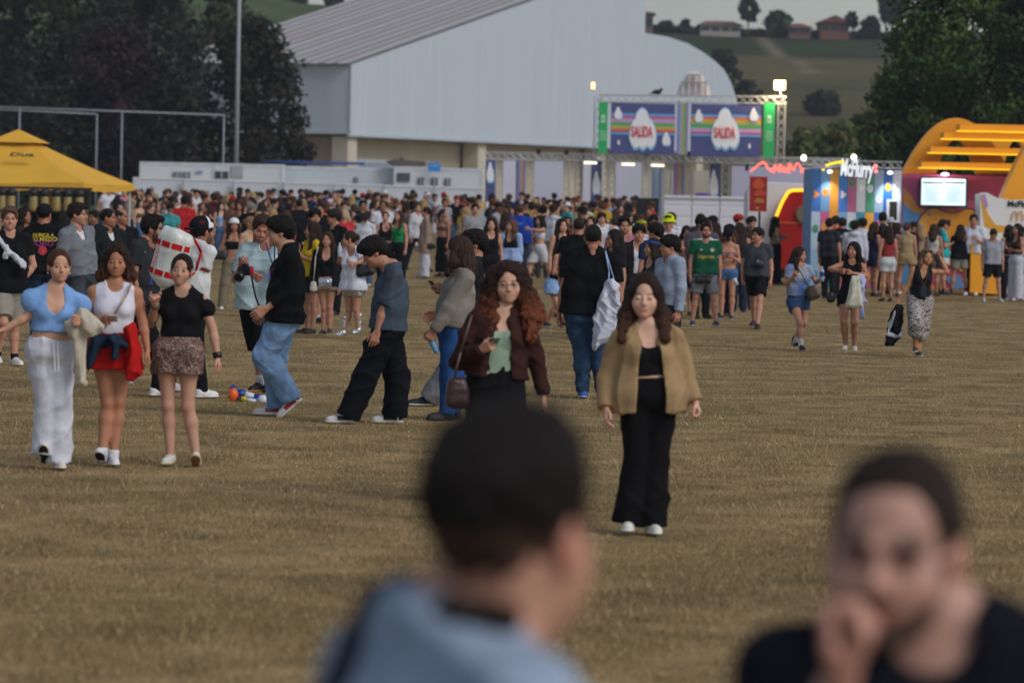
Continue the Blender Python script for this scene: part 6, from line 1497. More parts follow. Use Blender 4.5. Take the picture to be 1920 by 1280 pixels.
I = person(dict(px=938, s=281, h=1.71, yaw=8, hyaw=4, hp=3, hr=4, sex='f', vx=.010, seed=2, label='woman with long auburn curls, dark burgundy jacket and pale green top',
 hd=(952, 532), nk=(940, 592), pv=(930, 712), eR=(858, 678, -.5), wR=(903, 655, 1), eL=(1006, 672, -.4), wL=(1018, 738, .5), legs='walkL', skin='#cfa28c', hair='#2c1a14', hair2='#6e3a22', style='curly', len=.34, vol=1.25, hfwd=.06, teeth=1, smile=1, hands=('relax', 'hold'), glasses='#8a6a58', hk=1.10,
 wear=[dict(k='top', c='#8fa590', hem=.12, sleeve=0, tank=.7, neck='scoop', inf=.010, fold=.007, n='top', hemslope=.25), pants('#101013', ti=.022, ki=.05, ai=.09, rise=.25, fold=.010),
  dict(k='top', c='#38201c', n='jacket', hem=.04, sleeve=2, si=.026, inf=.022, loose=.7, open=(.085, .04), neck='crew', collar=1, fold=.012, fsc=22)],
 shoes=('boot', '#17171a', '#17171a')))
phone(I, -1, 'dark phone held low by the auburn haired woman', '#4a5550', tilt=75)
bagbox(I, 'handbag', 858, 735, -.16, .15, .20, .08, 'dark brown leather handbag hanging beside the burgundy jacket', 'handbag', '#3a2020', strap=[(852, 706, -.16), (864, 660, -.15), (885, 590, -.12)], rz=10, scol='#5a4432')

# ---- trio at the left
I = person(dict(px=100, gy=880, h=1.66, yaw=8, hyaw=18, sex='f', vx=.010, seed=3, label='woman in a light blue puff sleeve crop top and loose white trousers', hd=(111, 500), nk=(104, 549), pv=(94, 655),
 eR=(54, 592, .2), wR=(8, 618, .6), eL=(163, 603, -.3), wL=(150, 602, 1), kR=(90, 755, .4), aR=(84, 848, .3), kL=(112, 755, .4), aL=(110, 862, 0), toeR=38, liftR=1,
 skin='#c4967c', hair='#4a3020', style='bun', earring=1, hands=('hold', 'relax'),
 wear=[dict(k='top', c='#7ba2d6', hem=.31, sleeve=.5, puff=.08, neck='deep', loose=.25, inf=.012, fold=.008, fsc=34, n='blouse'), pants('#c9cbd6', ti=.016, ki=.04, ai=.065, rise=.20, fold=.011, fsc=22, len=2.0)],
 shoes=('sneaker', '#cfcac0', '#d8d4cc', None, '#1e1614')))
mb = MB()
for x in (101, 108): mb.path([Vector(I['W'](x + t * 2, 640 + 55 * t, -.145 - .01 * t)) for t in np.linspace(0, 1, 5)], .004, 5, srgb('#e2e2e8'))
mb.build('drawstring', M['cloth'], I['obj'])
cloth(I, 'jacket', [(136, 592), (150, 574), (166, 578), (186, 597), (198, 612), (196, 622), (176, 634), (166, 634), (164, 660), (160, 712), (166, 722), (146, 722), (140, 700), (136, 668), (134, 640), (118, 612)], 'cream jacket carried over the forearm of the woman in white trousers', 'jacket', '#b9b0a0', th=.05, dD=-.17)
I = person(dict(px=210, gy=874, h=1.69, yaw=4, hyaw=2, hp=4, sex='f', vx=.010, seed=4, label='woman with big curly dark hair, white tank top and red skirt', hd=(219, 490), nk=(216, 540), pv=(212, 650),
 eR=(170, 600, -.3), wR=(192, 600, 1), eL=(268, 605, -.3), wL=(276, 655, .5), kR=(202, 755, .5), aR=(191, 850, .6), kL=(222, 752, .3), aL=(212, 856, 0), toeR=24, liftR=1,
 skin='#b07a5e', hair='#2e1c15', hair2='#5a3826', style='curly', len=.18, vol=1.02, hands=('relax', 'hold'),
 wear=[tankt('#d4d3e0', hem=.20, tank=.85, neck='crew', n='tank_top'), skirt('#b01b1b', len=.40, flare=.045, pleat=.014, fold=.01, rise=.26)], shoes=('sneaker', '#d5d5dc', '#dcdce2', '#8d93b8', '#15151a'), socks=('#d8d8dc', .12)))
phone(I, -1, 'pale phone held by the curly haired woman in white', '#c8c4bc', tilt=70)
cloth(I, 'denim_jacket', [(168, 622), (200, 624), (214, 622), (226, 628), (243, 648), (238, 656), (226, 652), (222, 676), (206, 676), (206, 650), (190, 655), (178, 680), (164, 704), (160, 670)], 'dark blue denim jacket tied round the waist over the red skirt', 'jacket', '#1f2e42', th=.05, dD=-.19, mat='denim')
cloth(I, 'red_sweater', [(226, 612), (252, 606), (256, 616), (262, 660), (268, 705), (256, 708), (250, 716), (236, 716), (234, 680), (232, 640)], 'red sweater tied at the hip of the curly haired woman', 'sweater', '#b41c1a', th=.035, dD=-.155)
bagbox(I, 'small_bag', 180, 648, -.12, .1, .1, .05, 'small bag half hidden behind the denim jacket', 'bag', '#2b2420', strap=[(182, 630, -.13), (212, 595, -.165), (240, 548, -.12), (246, 530, -.05)], scol='#9c8a74')
I = person(dict(px=340, gy=874, h=1.61, yaw=-6, hyaw=-4, hr=-5, sex='f', vx=.010, seed=5, label='woman in black top and brown patterned shorts with a black wristwatch', hd=(340, 507), nk=(343, 552), pv=(334, 655),
 eR=(284, 606, .1), wR=(291, 570, 1), eL=(399, 618, -.2), wL=(408, 668, .5), kR=(315, 768, .4), aR=(319, 856, 0), kL=(352, 770, .4), aL=(368, 858, .7), toeL=26, liftL=1,
 skin='#bd917b', hair='#231813', style='pony', len=.12, teeth=1, earring=1, smile=.7, hands=('relax', 'fist'),
 wear=[dict(k='top', c='#141417', hem=.22, sleeve=.34, puff=.066, neck='crew', inf=.012, fold=.004, n='top'), shorts('#5b4340', len=.40, ti=.035, ki=.06, rise=.25, pat=('speckle', '#a08a80', .35), fold=.012, vx=.009)],
 shoes=('sneaker', '#cdcbc2', '#c9b68e', None, '#8a6a48')))
mb = MB(); w0 = I['Wr'][1]; e0 = I['E'][1]; d = unit(w0 - e0); mb.tube(w0 - d * .03, w0 + d * .012, .036, .034, 14, srgb('#17181c')); o = mb.build('wristwatch', M['plastic'], I['obj'], True)
mb = MB(); w0 = I['Wr'][-1]; d = unit(w0 - I['E'][-1]); mb.tube(w0 - d * .018, w0 + d * .0, .034, .033, 14, srgb('#4f6a4a')); mb.tube(w0 - d * .035, w0 - d * .024, .035, .034, 14, srgb('#b04a5a')); mb.build('bracelet', M['cloth'], I['obj'], True)

# ---- behind the trio
I = person(dict(px=24, gy=686, h=1.82, yaw=22, hyaw=12, sex='m', vx=.0125, seed=6, label='blond man at the left edge in black tee with white sweater over it', hd=(18, 411), nk=(17, 443), pv=(18, 540), eL=(62, 498, -.2), wL=(40, 528, .8), legs='walkL', kL=(27, 612), aL=(27, 672), aR=(-6, 668),
 skin='#bd8a74', hair='#5c4636', style='short', teeth=1, wear=[tee('#121316', hem=-.10), shorts('#8f8a80', len=.85, ti=.03, ki=.05)], shoes=('sneaker', '#cfd0cf', '#d8d8d6'), socks=('#1a1a1c', .16)))
cloth(I, 'white_sweater', [(-14, 424), (2, 440), (12, 458), (18, 463), (34, 478), (50, 493), (48, 508), (30, 494), (18, 480), (16, 488), (4, 486), (6, 470), (-2, 458), (-14, 446)], 'white sweater tied diagonally across the blond man in black', 'sweater', '#c2c4d0', th=.035, dD=-.21, wave=.01)
I = person(dict(px=75, s=140, h=1.83, yaw=180, hyaw=168, sex='m', vx=.0125, seed=7, fat=1.08, label='man seen from behind in black tee with yellow and pink back print', skin='#a87560', hair='#1c1512', style='buzz', hat=('capback', '#17181c', None), arms=('down', 'phone'),
 wear=[tee('#0f1114', hem=-.1, text=[dict(txt='NUNCA A', size=.062, c='#b9a23a', at=(0, .86), back=1, bold=.002), dict(txt='NO MIEDO', size=.075, c='#b9a23a', at=(0, .76), back=1, bold=.002), dict(txt='FOMO', size=.10, c='#8a3a78', at=(0, .65), back=1, bold=.003), dict(rx=.06, rz=.065, c='#b03a48', at=(0, .48), back=1), dict(rx=.035, rz=.04, c='#d06a70', at=(.0, .48), back=1)]), pants('#22344a', mat='denim')], shoes=BK))
I = person(dict(px=148, s=150, h=1.84, yaw=48, hyaw=78, sex='m', vx=.0125, seed=8, label='young man in a grey zip hoodie looking right', hd=(146, 403), nk=(143, 432), skin='#b5846e', hair='#241a16', style='quiff', eL=(166, 478), wL=(166, 505), legs='stand',
 wear=[tee('#c8c8cc', sleeve=0, hem=.3, loose=0, inf=.006), dict(k='top', c='#6f747c', n='hoodie', hem=.0, sleeve=2, si=.024, inf=.026, loose=.6, neck='v', hood=1, fold=.010), pants('#3f444e', mat='denim', ai=.05)], shoes=SN))
I = person(dict(px=195, s=135, h=1.79, yaw=40, hyaw=80, sex='m', vx=.0125, seed=9, label='man in black hoodie over a white tee beside the grey hoodie', skin='#a06c52', hair='#16110f', style='buzz', arms=('down', 'down'),
 wear=[tee('#c6c8d0', sleeve=0, hem=.3, loose=0, inf=.006), dict(k='top', c='#1b2020', n='hoodie', hem=.0, sleeve=2, si=.026, inf=.028, loose=.6, neck='v', hood=1, fold=.008), pants('#14151a')], shoes=BK))
person(dict(px=219, s=125, h=1.78, yaw=30, hyaw=70, sex='m', vx=.015, seed=10, fat=1.1, label='balding man in a dark tee behind the man in black hoodie', skin='#9a6a56', hair='#2a2422', style='bald', wear=[tee('#14161c'), pants('#16181c')], shoes=BK))
I = person(dict(px=268, gy=731, h=1.81, yaw=70, hyaw=82, sex='m', vx=.0125, seed=11, label='bearded man in charcoal tee wearing glasses and a lanyard', hd=(288, 430), nk=(272, 458), pv=(266, 560), skin='#a87560', hair='#15100e', style='quiff', beard=.8, glasses='#1c1c20', arms=('down2', 'down'), legs='walkR',
 wear=[tee('#2c2e33', hem=-.12, loose=.8, text=[dict(txt='THE CREW', size=.04, c='#9aa0a8', at=(.0, .55))]), pants('#121318', ai=.04)], shoes=('sneaker', '#d8d8d8', '#dcdcdc')))
mb = MB(); mb.path([Vector(I['W'](x, y, d)) for x, y, d in ((262, 448, -.02), (268, 462, -.16), (276, 485, -.17), (281, 520, -.17))], .005, 5, srgb('#9fb0d8')); mb.path([Vector(I['W'](x, y, d)) for x, y, d in ((277, 452, .02), (283, 480, -.1), (281, 520, -.17))], .005, 5, srgb('#2a3a90')); mb.box(tuple(I['W'](277, 534, -.18) - .0), tuple(I['W'](287, 520, -.17)), srgb('#3a4a9c')); mb.build('lanyard', M['cloth'], I['obj'])
I = person(dict(px=352, gy=746, h=1.82, yaw=140, hyaw=125, sex='m', vx=.0125, seed=12, label='man in a white and red baseball jersey and white cap, seen from behind', hd=(381, 434), nk=(365, 462), pv=(352, 565), skin='#a0705a', hair='#1a1412', style='short', beard=.6, hat=('capback', '#d8dae2', '#17181e'),
 eR=(377, 515), wR=(372, 548), eL=(330, 510), wL=(325, 545), kL=(310, 655), aL=(292, 728), kR=(368, 655), aR=(378, 732), 
 wear=[tee('#cdd0d2', hem=-.14, loose=.7, cuffc='#b02430', sleeve=.7), pants('#15161b', ai=.02)], shoes=('sneaker', '#d8d8d8', '#dcdcdc'), socks=('#c8a828', .14)))
c = I['H'] ; tv, tf = text_mesh('MUNER', .045, .001, .002); mb = MB(); hl = unit(v3(.9, -.35, 0)); cc = I['H'] + v3(-.045, -.098, .085); mb.add([Vector((cc + hl * v.x + v3(0, 0, 1) * v.y + v3(-.003, -.01, 0)).tolist()) for v in tv], tf, srgb('#c0392f')); mb.build('print', M['cloth'], I['obj'])
# white roll top backpack
rt = I['W'](322, 482, -.27); O = Vector(rt.tolist()) + I['root']; bp = empty('backpack', O); bp.rotation_euler = (0, math.radians(14), math.radians(-18)); tag(bp, 'big white backpack with two red dashed bands on a man in a white cap', 'backpack')
g = SDF((-.2, -.14, -.32), (.2, .14, .32), .009)
for x in (-.1, .1): g.rc((x, 0, -.18), (x, 0, .16), .09, .085, .05); g.rc((0, -.01, -.2), (0, -.01, .18), .10, .095, .06)
g.rc((-.12, 0, .20), (.12, 0, .20), .05, .05, .05); g.rc((-.14, .01, .26), (.13, .01, .24), .022, .022, .03)
V, Q = g.mesh(); V = fold_disp(V, Q, .005, 5, 20); mesh_obj('body', V.astype(np.float32), Q, M['plastic'], bp, np.tile(srgb('#cfd2ce'), (len(V), 1)))
bt = BVHTree.FromPolygons([Vector(p) for p in V.tolist()], Q.tolist())
for z in (.12, -.17):
    mb = MB()
    xs_ = [(-.18, -.12), (-.10, .0), (.02, .12), (.14, .18)]
    for xa, xb in xs_:
        n = 6; top_ = []; bot = []
        for i in range(n + 1):
            x = xa + (xb - xa) * i / n
            for arr, zz in ((bot, z - .028), (top_, z + .028)):
                hit = bt.ray_cast(Vector((x, -.6, zz)), Vector((0, 1, 0))); arr.append((hit[0] + Vector((0, -.004, 0))) if hit[0] else Vector((x, -.02, zz)))
        mb.add(bot + top_, [(i, i + 1, n + 2 + i, n + 1 + i) for i in range(n)], srgb('#c0201c'))
    mb.build('red_band', M['cloth'], bp)
tv, tf = text_mesh('PERALADA', .05, .001); mb = MB(); mb.add([Vector((-.125 - v.y, -.105 - v.z, v.x - .02)) for v in tv], tf, srgb('#c8505a')); mb.build('print', M['cloth'], bp)
mb = MB(); mb.path([Vector((.12, .02, .2)), Vector((.17, .06, .22)), Vector((.24, .12, .12)), Vector((.22, .16, -.1)), Vector((.14, .08, -.2))], .014, 6, srgb('#b8202a')); mb.build('strap', M['cloth'], bp, True)

# ---- photographer, black sweatshirt and grey tee
I = person(dict(px=487, gy=740, h=1.86, yaw=-18, hyaw=10, hp=16, hr=-10, sex='m', vx=.0115, seed=13, fat=1.18, label='photographer in pale mint tee and black shorts holding a camera', hd=(490, 430), nk=(502, 466), pv=(492, 580), eR=(443, 524, .5), wR=(452, 502, 1), arms=('fold', 'fold'), kR=(487, 655), aR=(487, 720), legs='stand',
 skin='#b37a66', hair='#3a2a22', style='short', beard=.5, teeth=1, wear=[tee('#a9bfc4', hem=-.03, loose=1.0, inf=.024, sleeve=.8, fold=.010), shorts('#101115', len=.98, ti=.035, ki=.05)], shoes=('sneaker', '#17181a', '#c87a2c'), socks=('#c8c8c8', .26)))
mb = MB()
for x0, x1 in ((498, 516), (515, 516)): mb.path([Vector(I['W'](x0, 455, -.12)), Vector(I['W']((x0 + x1) / 2 - 1, 480, -.21)), Vector(I['W'](x1 - 2, 505, -.23))], .007, 5, srgb('#243a78'))
mb.box(tuple(I['W'](503, 527, -.24)), tuple(I['W'](511, 505, -.235)), srgb('#6a5fb4')); mb.build('lanyard', M['cloth'], I['obj'])
c = I['W'](459, 508, -.42); O = Vector(c.tolist()) + I['root']; cm = empty('camera_body', O, math.radians(-25)); tag(cm, 'black camera with a long lens in the hand of the photographer', 'camera')
mb = MB(); mb.box((-.07, -.03, -.045), (.075, .04, .045), srgb('#15161a')); mb.box((-.03, -.025, .045), (.03, .035, .075), srgb('#15161a')); mb.build('body', M['plastic'], cm, bevel=.008)
mb = MB(); mb.lathe([(.037, 0), (.037, .08), (.045, .10), (.047, .15), (.042, .152), (.036, .14)], 18, srgb('#121316'), Matrix.Rotation(math.radians(118), 4, 'X')); mb.build('lens', M['plastic'], cm, True)
mb = MB(); mb.box((.076, -.03, -.04), (.079, .04, .04), srgb('#b01f2c')); mb.path([Vector((.06, 0, .05)), Vector((.10, -.02, -.1)), Vector((.16, -.06, -.25)), Vector((.22, -.08, -.36))], .010, 6, srgb('#26272b')); mb.build('strap', M['cloth'], cm)
I = person(dict(px=528, gy=781, h=1.86, yaw=-82, hyaw=-88, sex='m', vx=.011, seed=14, label='young man in black sweatshirt, light blue jeans and red sneakers', hd=(525, 435), nk=(543, 472), pv=(533, 592), eL=(543, 556, .2), wL=(500, 578, .5), eR=(545, 555, -.2), wR=(503, 584, -.3),
 kL=(496, 668, .2), aL=(546, 748, -.1), kR=(512, 684), aR=(519, 768), toeL=-42, liftL=1, fyL=-84, fyR=-90, skin='#b98c74', hair='#12100f', style='mop', hands=('relax', 'relax'),
 wear=[dict(k='top', c='#0e0f12', hem=-.10, sleeve=1.75, si=.028, inf=.026, loose=1.0, n='sweatshirt', fold=.010, text=[dict(rx=.035, rz=.022, c='#b8562c', at=(.05, .70))]), pants('#7593b8', mat='denim', ti=.045, ki=.05, ai=.055, fold=.012, fsc=24)], shoes=('sneaker', '#d5d0c8', '#dcd8d0', '#b02a2a')))
chain(I, 'cargo_pocket', [(492, 642, .05, -.17), (498, 658, .055, -.16)], 'patch pocket of the light blue jeans', 'pocket', '#6c8aae', mat='denim', fold=.003) if False else None
I = person(dict(px=703, gy=795, h=1.80, yaw=-82, hyaw=-84, hp=30, sex='m', vx=.011, seed=15, label='young man in washed blue grey tee and wide black trousers looking down', hd=(701, 474), nk=(736, 508), pv=(727, 612), eL=(718, 583, 0), wL=(708, 620, .3), eR=(722, 585), wR=(712, 622), kL=(686, 702, .2), aL=(654, 780), kR=(744, 704), aR=(740, 786), fyL=-88, fyR=-88, hoff=.0,
 skin='#ad7c66', hair='#141110', style='mop', wear=[tee('#3f4b59', hem=-.06, loose=1.0, inf=.022, sleeve=.85, fold=.010), pants('#0f1118', ti=.045, ki=.055, ai=.075, fold=.013, fsc=20)], shoes=('sneaker', '#c9c9c9', '#d6d4ce', '#17181c')))
# ---- long haired person in grey sweater, and the one behind
J = person(dict(px=884, s=192, h=1.80, yaw=-84, hyaw=-86, sex='m', vx=.0125, seed=17, label='man with curly black hair and grey wide trousers behind the grey sweater', hd=(889, 458), nk=(890, 495), pv=(865, 608), wL=(832, 600, .3), eL=(858, 582), wR=(820, 585), eR=(855, 575), kL=(838, 705), aL=(803, 768), kR=(860, 700), aR=(868, 775), fyL=-88, skin='#a87860', hair='#14100f', style='mop',
 wear=[tee('#1c1d22', hem=-.05), pants('#6d6e74', ti=.04, ki=.05, ai=.06, fold=.012)], shoes=('sneaker', '#1c2024', '#c9c9c4')))
I = person(dict(px=846, gy=788, h=1.75, yaw=-74, hyaw=-112, sex='m', vx=.011, seed=16, label='person with straight brown hair in a grey sweater holding a bottle and phone', hd=(858, 470), nk=(866, 512), pv=(846, 615), eL=(836, 585, .3), wL=(815, 618, .3), eR=(850, 570, -.2), wR=(832, 548, -.3), kL=(842, 705), aL=(838, 775), kR=(852, 705), aR=(850, 778), skin='#ad7f6a', hair='#3b2820', style='straight', len=.22, vol=.9, hands=('hold', 'hold'),
 wear=[dict(k='top', c='#827c76', hem=.04, sleeve=2, si=.03, inf=.024, loose=.9, n='sweater', fold=.009), pants('#244a80', mat='denim', ti=.03, ki=.035, ai=.03)], shoes=BK))
phone(I, -1, 'black phone held out by the person in the grey sweater', '#1b1c20', tilt=35, yaw=-60)
c = I['W'](812, 645, -.1); mb = MB(); mb.lathe([(.028, -.09), (.03, -.08), (.03, .04), (.012, .075), (.012, .10)], 12, srgb('#6fa3cf')); o = mb.build('bottle', M['plastic'], None, True); o.location = Vector(c.tolist()) + I['root']; o.rotation_euler = (0, math.radians(-30), 0); tag(o, 'blue plastic bottle held low by the person in grey sweater', 'bottle')

# ---- man in black tee from behind, with a bag and a white sweater
I = person(dict(px=1106, gy=747, h=1.82, yaw=176, hyaw=176, sex='m', vx=.011, seed=18, fat=1.12, label='heavy man seen from behind in black tee and blue jeans', hd=(1112, 446), nk=(1112, 476), pv=(1098, 588), eL=(1056, 545, -.2), wL=(1049, 585, .3), arms=('down', 'down'), kL=(1091, 665), aL=(1093, 733), kR=(1124, 665), aR=(1128, 738), skin='#a8735e', hair='#181413', style='buzz',
 wear=[tee('#0f1013', hem=-.03, loose=1.0, inf=.024, sleeve=.75, fold=.008), pants('#2c4460', mat='denim', ti=.02, ki=.03, ai=.03)], shoes=('sneaker', '#2c5aa8', '#8fa4c4')))
bagbox(I, 'shoulder_bag', 1148, 585, -.12, .20, .22, .08, 'light blue fabric bag on the shoulder of the heavy man', 'bag', '#8aa2c8', mat='denim', strap=[(1140, 552, -.15), (1142, 510, -.16), (1135, 470, -.12), (1150, 520, -.14), (1156, 550, -.13)], scol='#8fa8cc')
cloth(I, 'white_sweater', [(1138, 524), (1150, 520), (1160, 530), (1166, 560), (1160, 600), (1148, 635), (1140, 642), (1126, 644), (1116, 662), (1110, 655), (1110, 632), (1112, 600), (1120, 560), (1130, 536)], 'bunched white sweater hanging over the shoulder bag', 'sweater', '#c0c5d6', th=.07, dD=-.22, fold=.020, wave=.02)

# ---- toy blaster lying on the grass
p = ground_at(468, 752); tb = empty('toy_launcher', p); tag(tb, 'blue and white toy ball launcher with an orange ball lying on the grass', 'toy')
s_ = F / p.y; L_ = lambda x, y, dy=0: Vector((at(x, y, p.y + dy) - p))
mb = MB(); mb.tube(L_(433, 724), L_(447, 737), .03, .035, 12, srgb('#1f3f8c')); mb.tube(L_(447, 736), L_(458, 741), .05, .05, 12, srgb('#1f3f8c')); mb.tube(L_(458, 740), L_(476, 745), .045, .04, 12, srgb('#c8ccd8')); mb.tube(L_(476, 745), L_(497, 750), .045, .035, 12, srgb('#1f3f8c')); mb.build('barrel', M['plastic'], tb, True)
mb = MB(); mb.tube(L_(446, 748, -.08), L_(497, 753, -.05), .032, .03, 10, srgb('#26407c')); mb.tube(L_(452, 747, -.12), L_(462, 749, -.12), .03, .03, 8, srgb('#b8a030')); mb.tube(L_(462, 749, -.11), L_(480, 752, -.1), .022, .02, 8, srgb('#c9ccd4')); mb.tube(L_(455, 741, -.06), L_(458, 751, -.09), .02, .02, 8, srgb('#14161c')); mb.build('stock', M['plastic'], tb, True)
g = SDF((-.08, -.08, -.08), (.08, .08, .08), .01); g.ell((0, 0, 0), (.055,) * 3, 0); V, Q = g.mesh(); o = mesh_obj('nozzle', V, Q, M['plastic'], tb, np.tile(srgb('#c8cbd6'), (len(V), 1))); o.location = L_(493, 750, -.06)
g = SDF((-.1, -.1, -.1), (.1, .1, .1), .01); g.ell((0, 0, 0), (.055, .06, .075), 0); V, Q = g.mesh(); o = mesh_obj('ball', V, Q, M['plastic'], tb, np.tile(srgb('#dd5c1c'), (len(V), 1))); o.location = L_(437, 741, -.06)
# ------------------------------------------------------------------ people further back, each as seen
def mp(label, px, gy=None, s=None, top=None, h=None, **k):
    d = dict(label=label, px=px, vx=.016, sex='f', skin='#ad7e67'); 
    if gy: d['gy'] = gy
    else: d['s'] = s
    if h: d['h'] = h
    else: d['top'] = top
    d['seed'] = int(px) % 97; d.update(k); return person(d)
I = mp('woman in white bandana, black tube top and khaki cargo trousers', 436, gy=582, h=1.60, yaw=4, hyaw=4, arms=('down', 'strap'), style='long', len=.24, hair='#2a1c16', hat=('bandana', '#d4d4da', None), skin='#a3745c', wear=[tube('#15151a'), pants('#7d7461', ti=.03, ki=.045, ai=.05, rise=.12)], shoes=SN, legs='apart', vx=.014)
bagbox(I, 'shoulder_bag', 412, 478, -.15, .24, .15, .09, 'black shoulder bag of the woman in the white bandana', 'bag', '#17171b', strap=[(404, 470, -.15), (424, 430, -.1), (446, 425, 0)])
I = mp('long haired woman in open black cardigan and silver mini skirt', 611, gy=630, h=1.56, yaw=-8, hyaw=-12, style='straight', len=.32, hair='#3a261c', vx=.0125, arms=('down', 'down2'), legs='close', pv=(612, 530), kL=(618, 575), aL=(618, 618), kR=(608, 578), aR=(606, 620), hands=('relax', 'hold'),
 wear=[tankt('#131317', hem=.18, neck='deep', tank=1.0), skirt('#b9bcc2', len=.28, flare=.02, mat='silver', rise=.16, n='silver_skirt'), dict(k='top', c='#15151a', n='cardigan', hem=-.12, sleeve=2, si=.022, inf=.022, loose=.7, open=(.10, .08), fold=.008)], shoes=('sneaker', '#2b2420', '#8a7a66'))
bagbox(I, 'small_bag', 588, 537, -.1, .09, .14, .05, 'small cream bag beside the silver mini skirt', 'bag', '#b9b5a8', strap=[(588, 528, -.1), (592, 480, -.1), (597, 462, -.05)])
I = mp('woman with hair bun in long white tee, silver shorts and silver boots', 660, gy=636, h=1.59, yaw=-38, hyaw=-85, style='bun', hair='#2c1e18', vx=.0125, hd=(654, 449), nk=(662, 470), pv=(662, 540), eR=(636, 492, .3), wR=(638, 476, 1), eL=(682, 490, .3), wL=(664, 494, 1), kL=(668, 580), aL=(672, 618), kR=(655, 580), aR=(644, 622), hands=('hold', 'hold'),
 wear=[dict(k='top', c='#c9cbda', n='tee_shirt', hem=-.06, sleeve=.55, inf=.022, loose=1, neck='scoop', fold=.009, text=[dict(txt='fis', size=.05, c='#4a5078', at=(0, .72))]), shorts('#b9bcc2', len=.34, mat='silver', ki=.035, rise=0)], shoes=('tall', '#c4c6ca', '#b9bcc2'))
bagbox(I, 'shoulder_bag', 684, 506, -.15, .26, .18, .10, 'black slouchy shoulder bag of the woman in silver boots', 'bag', '#141419', strap=[(672, 500, -.17), (672, 475, -.1), (680, 468, 0), (694, 496, -.1)], ry=-12)
c = I['W'](637, 468, -.45); mb = MB(); mb.lathe([(.026, -.10), (.03, -.09), (.03, .04), (.012, .07), (.012, .10)], 12, srgb('#aab4c4')); o = mb.build('bottle', M['plastic'], None, True); o.location = Vector(c.tolist()) + I['root']; tag(o, 'clear bottle raised by the woman in silver boots', 'bottle')
mp('woman with long dark hair and yellow football shirt behind the black sweatshirt', 576, s=128, h=1.64, yaw=-60, hyaw=-80, style='straight', len=.34, hair='#2b1d18', vx=.014, arms=('phone', 'phone'), wear=[tee('#c7a81e', hem=-.04, cuffc='#2f7a3a'), shorts('#1b2430', len=.6)], shoes=BK)
mp('bearded man in black tee with white chest lettering', 586, gy=606, h=1.82, sex='m', yaw=18, hyaw=18, style='mop', hair='#15110f', beard=.9, vx=.014, wear=[tee('#121216', text=[dict(txt='wonderboys', size=.085, c='#c8ccd4', at=(0, .58), bold=.003)]), shorts('#17181c', len=.9)], shoes=BK, socks=('#b8b8bc', .14))
mp('man with bowl haircut in black tee with golden chest, looking left', 617, s=110, h=1.80, sex='m', yaw=-40, hyaw=-85, style='mop', hair='#2a211b', vx=.014, wear=[tee('#15161a', pat=('half', '#8a7434', 9)), pants('#14151a')], shoes=BK)
mp('woman in beige tank top half hidden behind the photographer', 462, s=112, h=1.66, yaw=30, hyaw=60, style='bun', hair='#8a6a4c', skin='#b5876e', wear=[tankt('#b09c82'), pants('#3b4048')], shoes=SN)
# around the black tee man
I = mp('young woman in black top and light denim skirt bent over her phone', 1048, gy=614, h=1.60, yaw=40, hyaw=45, hp=38, style='long', len=.22, hair='#241a16', vx=.0135, skin='#b5806a', hd=(1063, 462), nk=(1057, 482), pv=(1040, 536), arms=('phone', 'phone'), legs='apart', hands=('hold', 'hold'), wear=[tankt('#141418', hem=.2), skirt('#7f9cc2', len=.42, mat='denim', flare=.045)], shoes=('high', '#23252a', '#cfcfcf'))
phone(I, 1, 'black phone held by the woman in the light denim skirt', '#16171b', tilt=50)
mp('stocky man in black tee from behind left of the heavy man', 1076, s=126, h=1.78, sex='m', fat=1.2, yaw=172, style='buzz', hair='#2c211c', wear=[tee('#111215', loose=1), pants('#17181c')], shoes=BK)
mp('woman in black top lifting her hand to her mouth', 1044, s=108, h=1.72, yaw=20, hyaw=25, style='long', len=.2, hair='#231a16', arms=('drink', 'down'), skin='#bd8b76', wear=[tankt('#15151a', neck='deep', hem=.2), shorts('#15151a')], shoes=BK)
mp('woman with glasses and long dark hair looking left', 1141, s=142, h=1.66, yaw=-50, hyaw=-70, style='straight', len=.28, hair='#1d1614', glasses='#15151a', vx=.013, arms=('down', 'phone'), wear=[tee('#1b1c22', loose=.4), pants('#1c1d24')], shoes=BK)
mp('man in washed pink tee facing the camera', 1160, s=124, h=1.80, sex='m', yaw=8, hyaw=10, style='quiff', hair='#17120f', beard=.45, vx=.013, wear=[tee('#a06c7c', loose=.5), pants('#23252c')], shoes=BK)
mp('blonde woman just behind the woman with glasses', 1168, s=120, h=1.66, yaw=170, style='straight', len=.3, hair='#b89c70', wear=[tankt('#1a1a20'), pants('#22242c')], shoes=BK)
I = mp('young man in open dark shirt over a white tank top', 1188, s=128, h=1.70, sex='m', yaw=6, hyaw=8, style='mop', hair='#15100e', vx=.0125, skin='#b88670', hl=.07, wear=[tankt('#c8cad6', neck='scoop', hem=0, n='tank_top'), dict(k='top', c='#1f1f25', n='shirt', hem=-.1, sleeve=.9, si=.03, inf=.024, loose=1, open=(.09, .075), fold=.008), pants('#1b1c22')], shoes=BK)
mp('young man in pale grey hoodie in profile behind the trench jacket', 1247, s=166, h=1.66, sex='m', yaw=-60, hyaw=-80, style='mop', hair='#15110f', vx=.012, wear=[dict(k='top', c='#8d99ac', n='hoodie', hem=0, sleeve=2, si=.024, inf=.026, loose=.7, hood=1, neck='crew'), pants('#2a2d36')], shoes=BK)
mp('woman with a blue headband and dark hair turned left', 1214, s=150, h=1.58, yaw=-60, hyaw=-75, style='long', len=.2, hair='#2a1e19', band='#2c4c9c', vx=.0125, wear=[tankt('#22242c'), pants('#22242c')], shoes=BK)
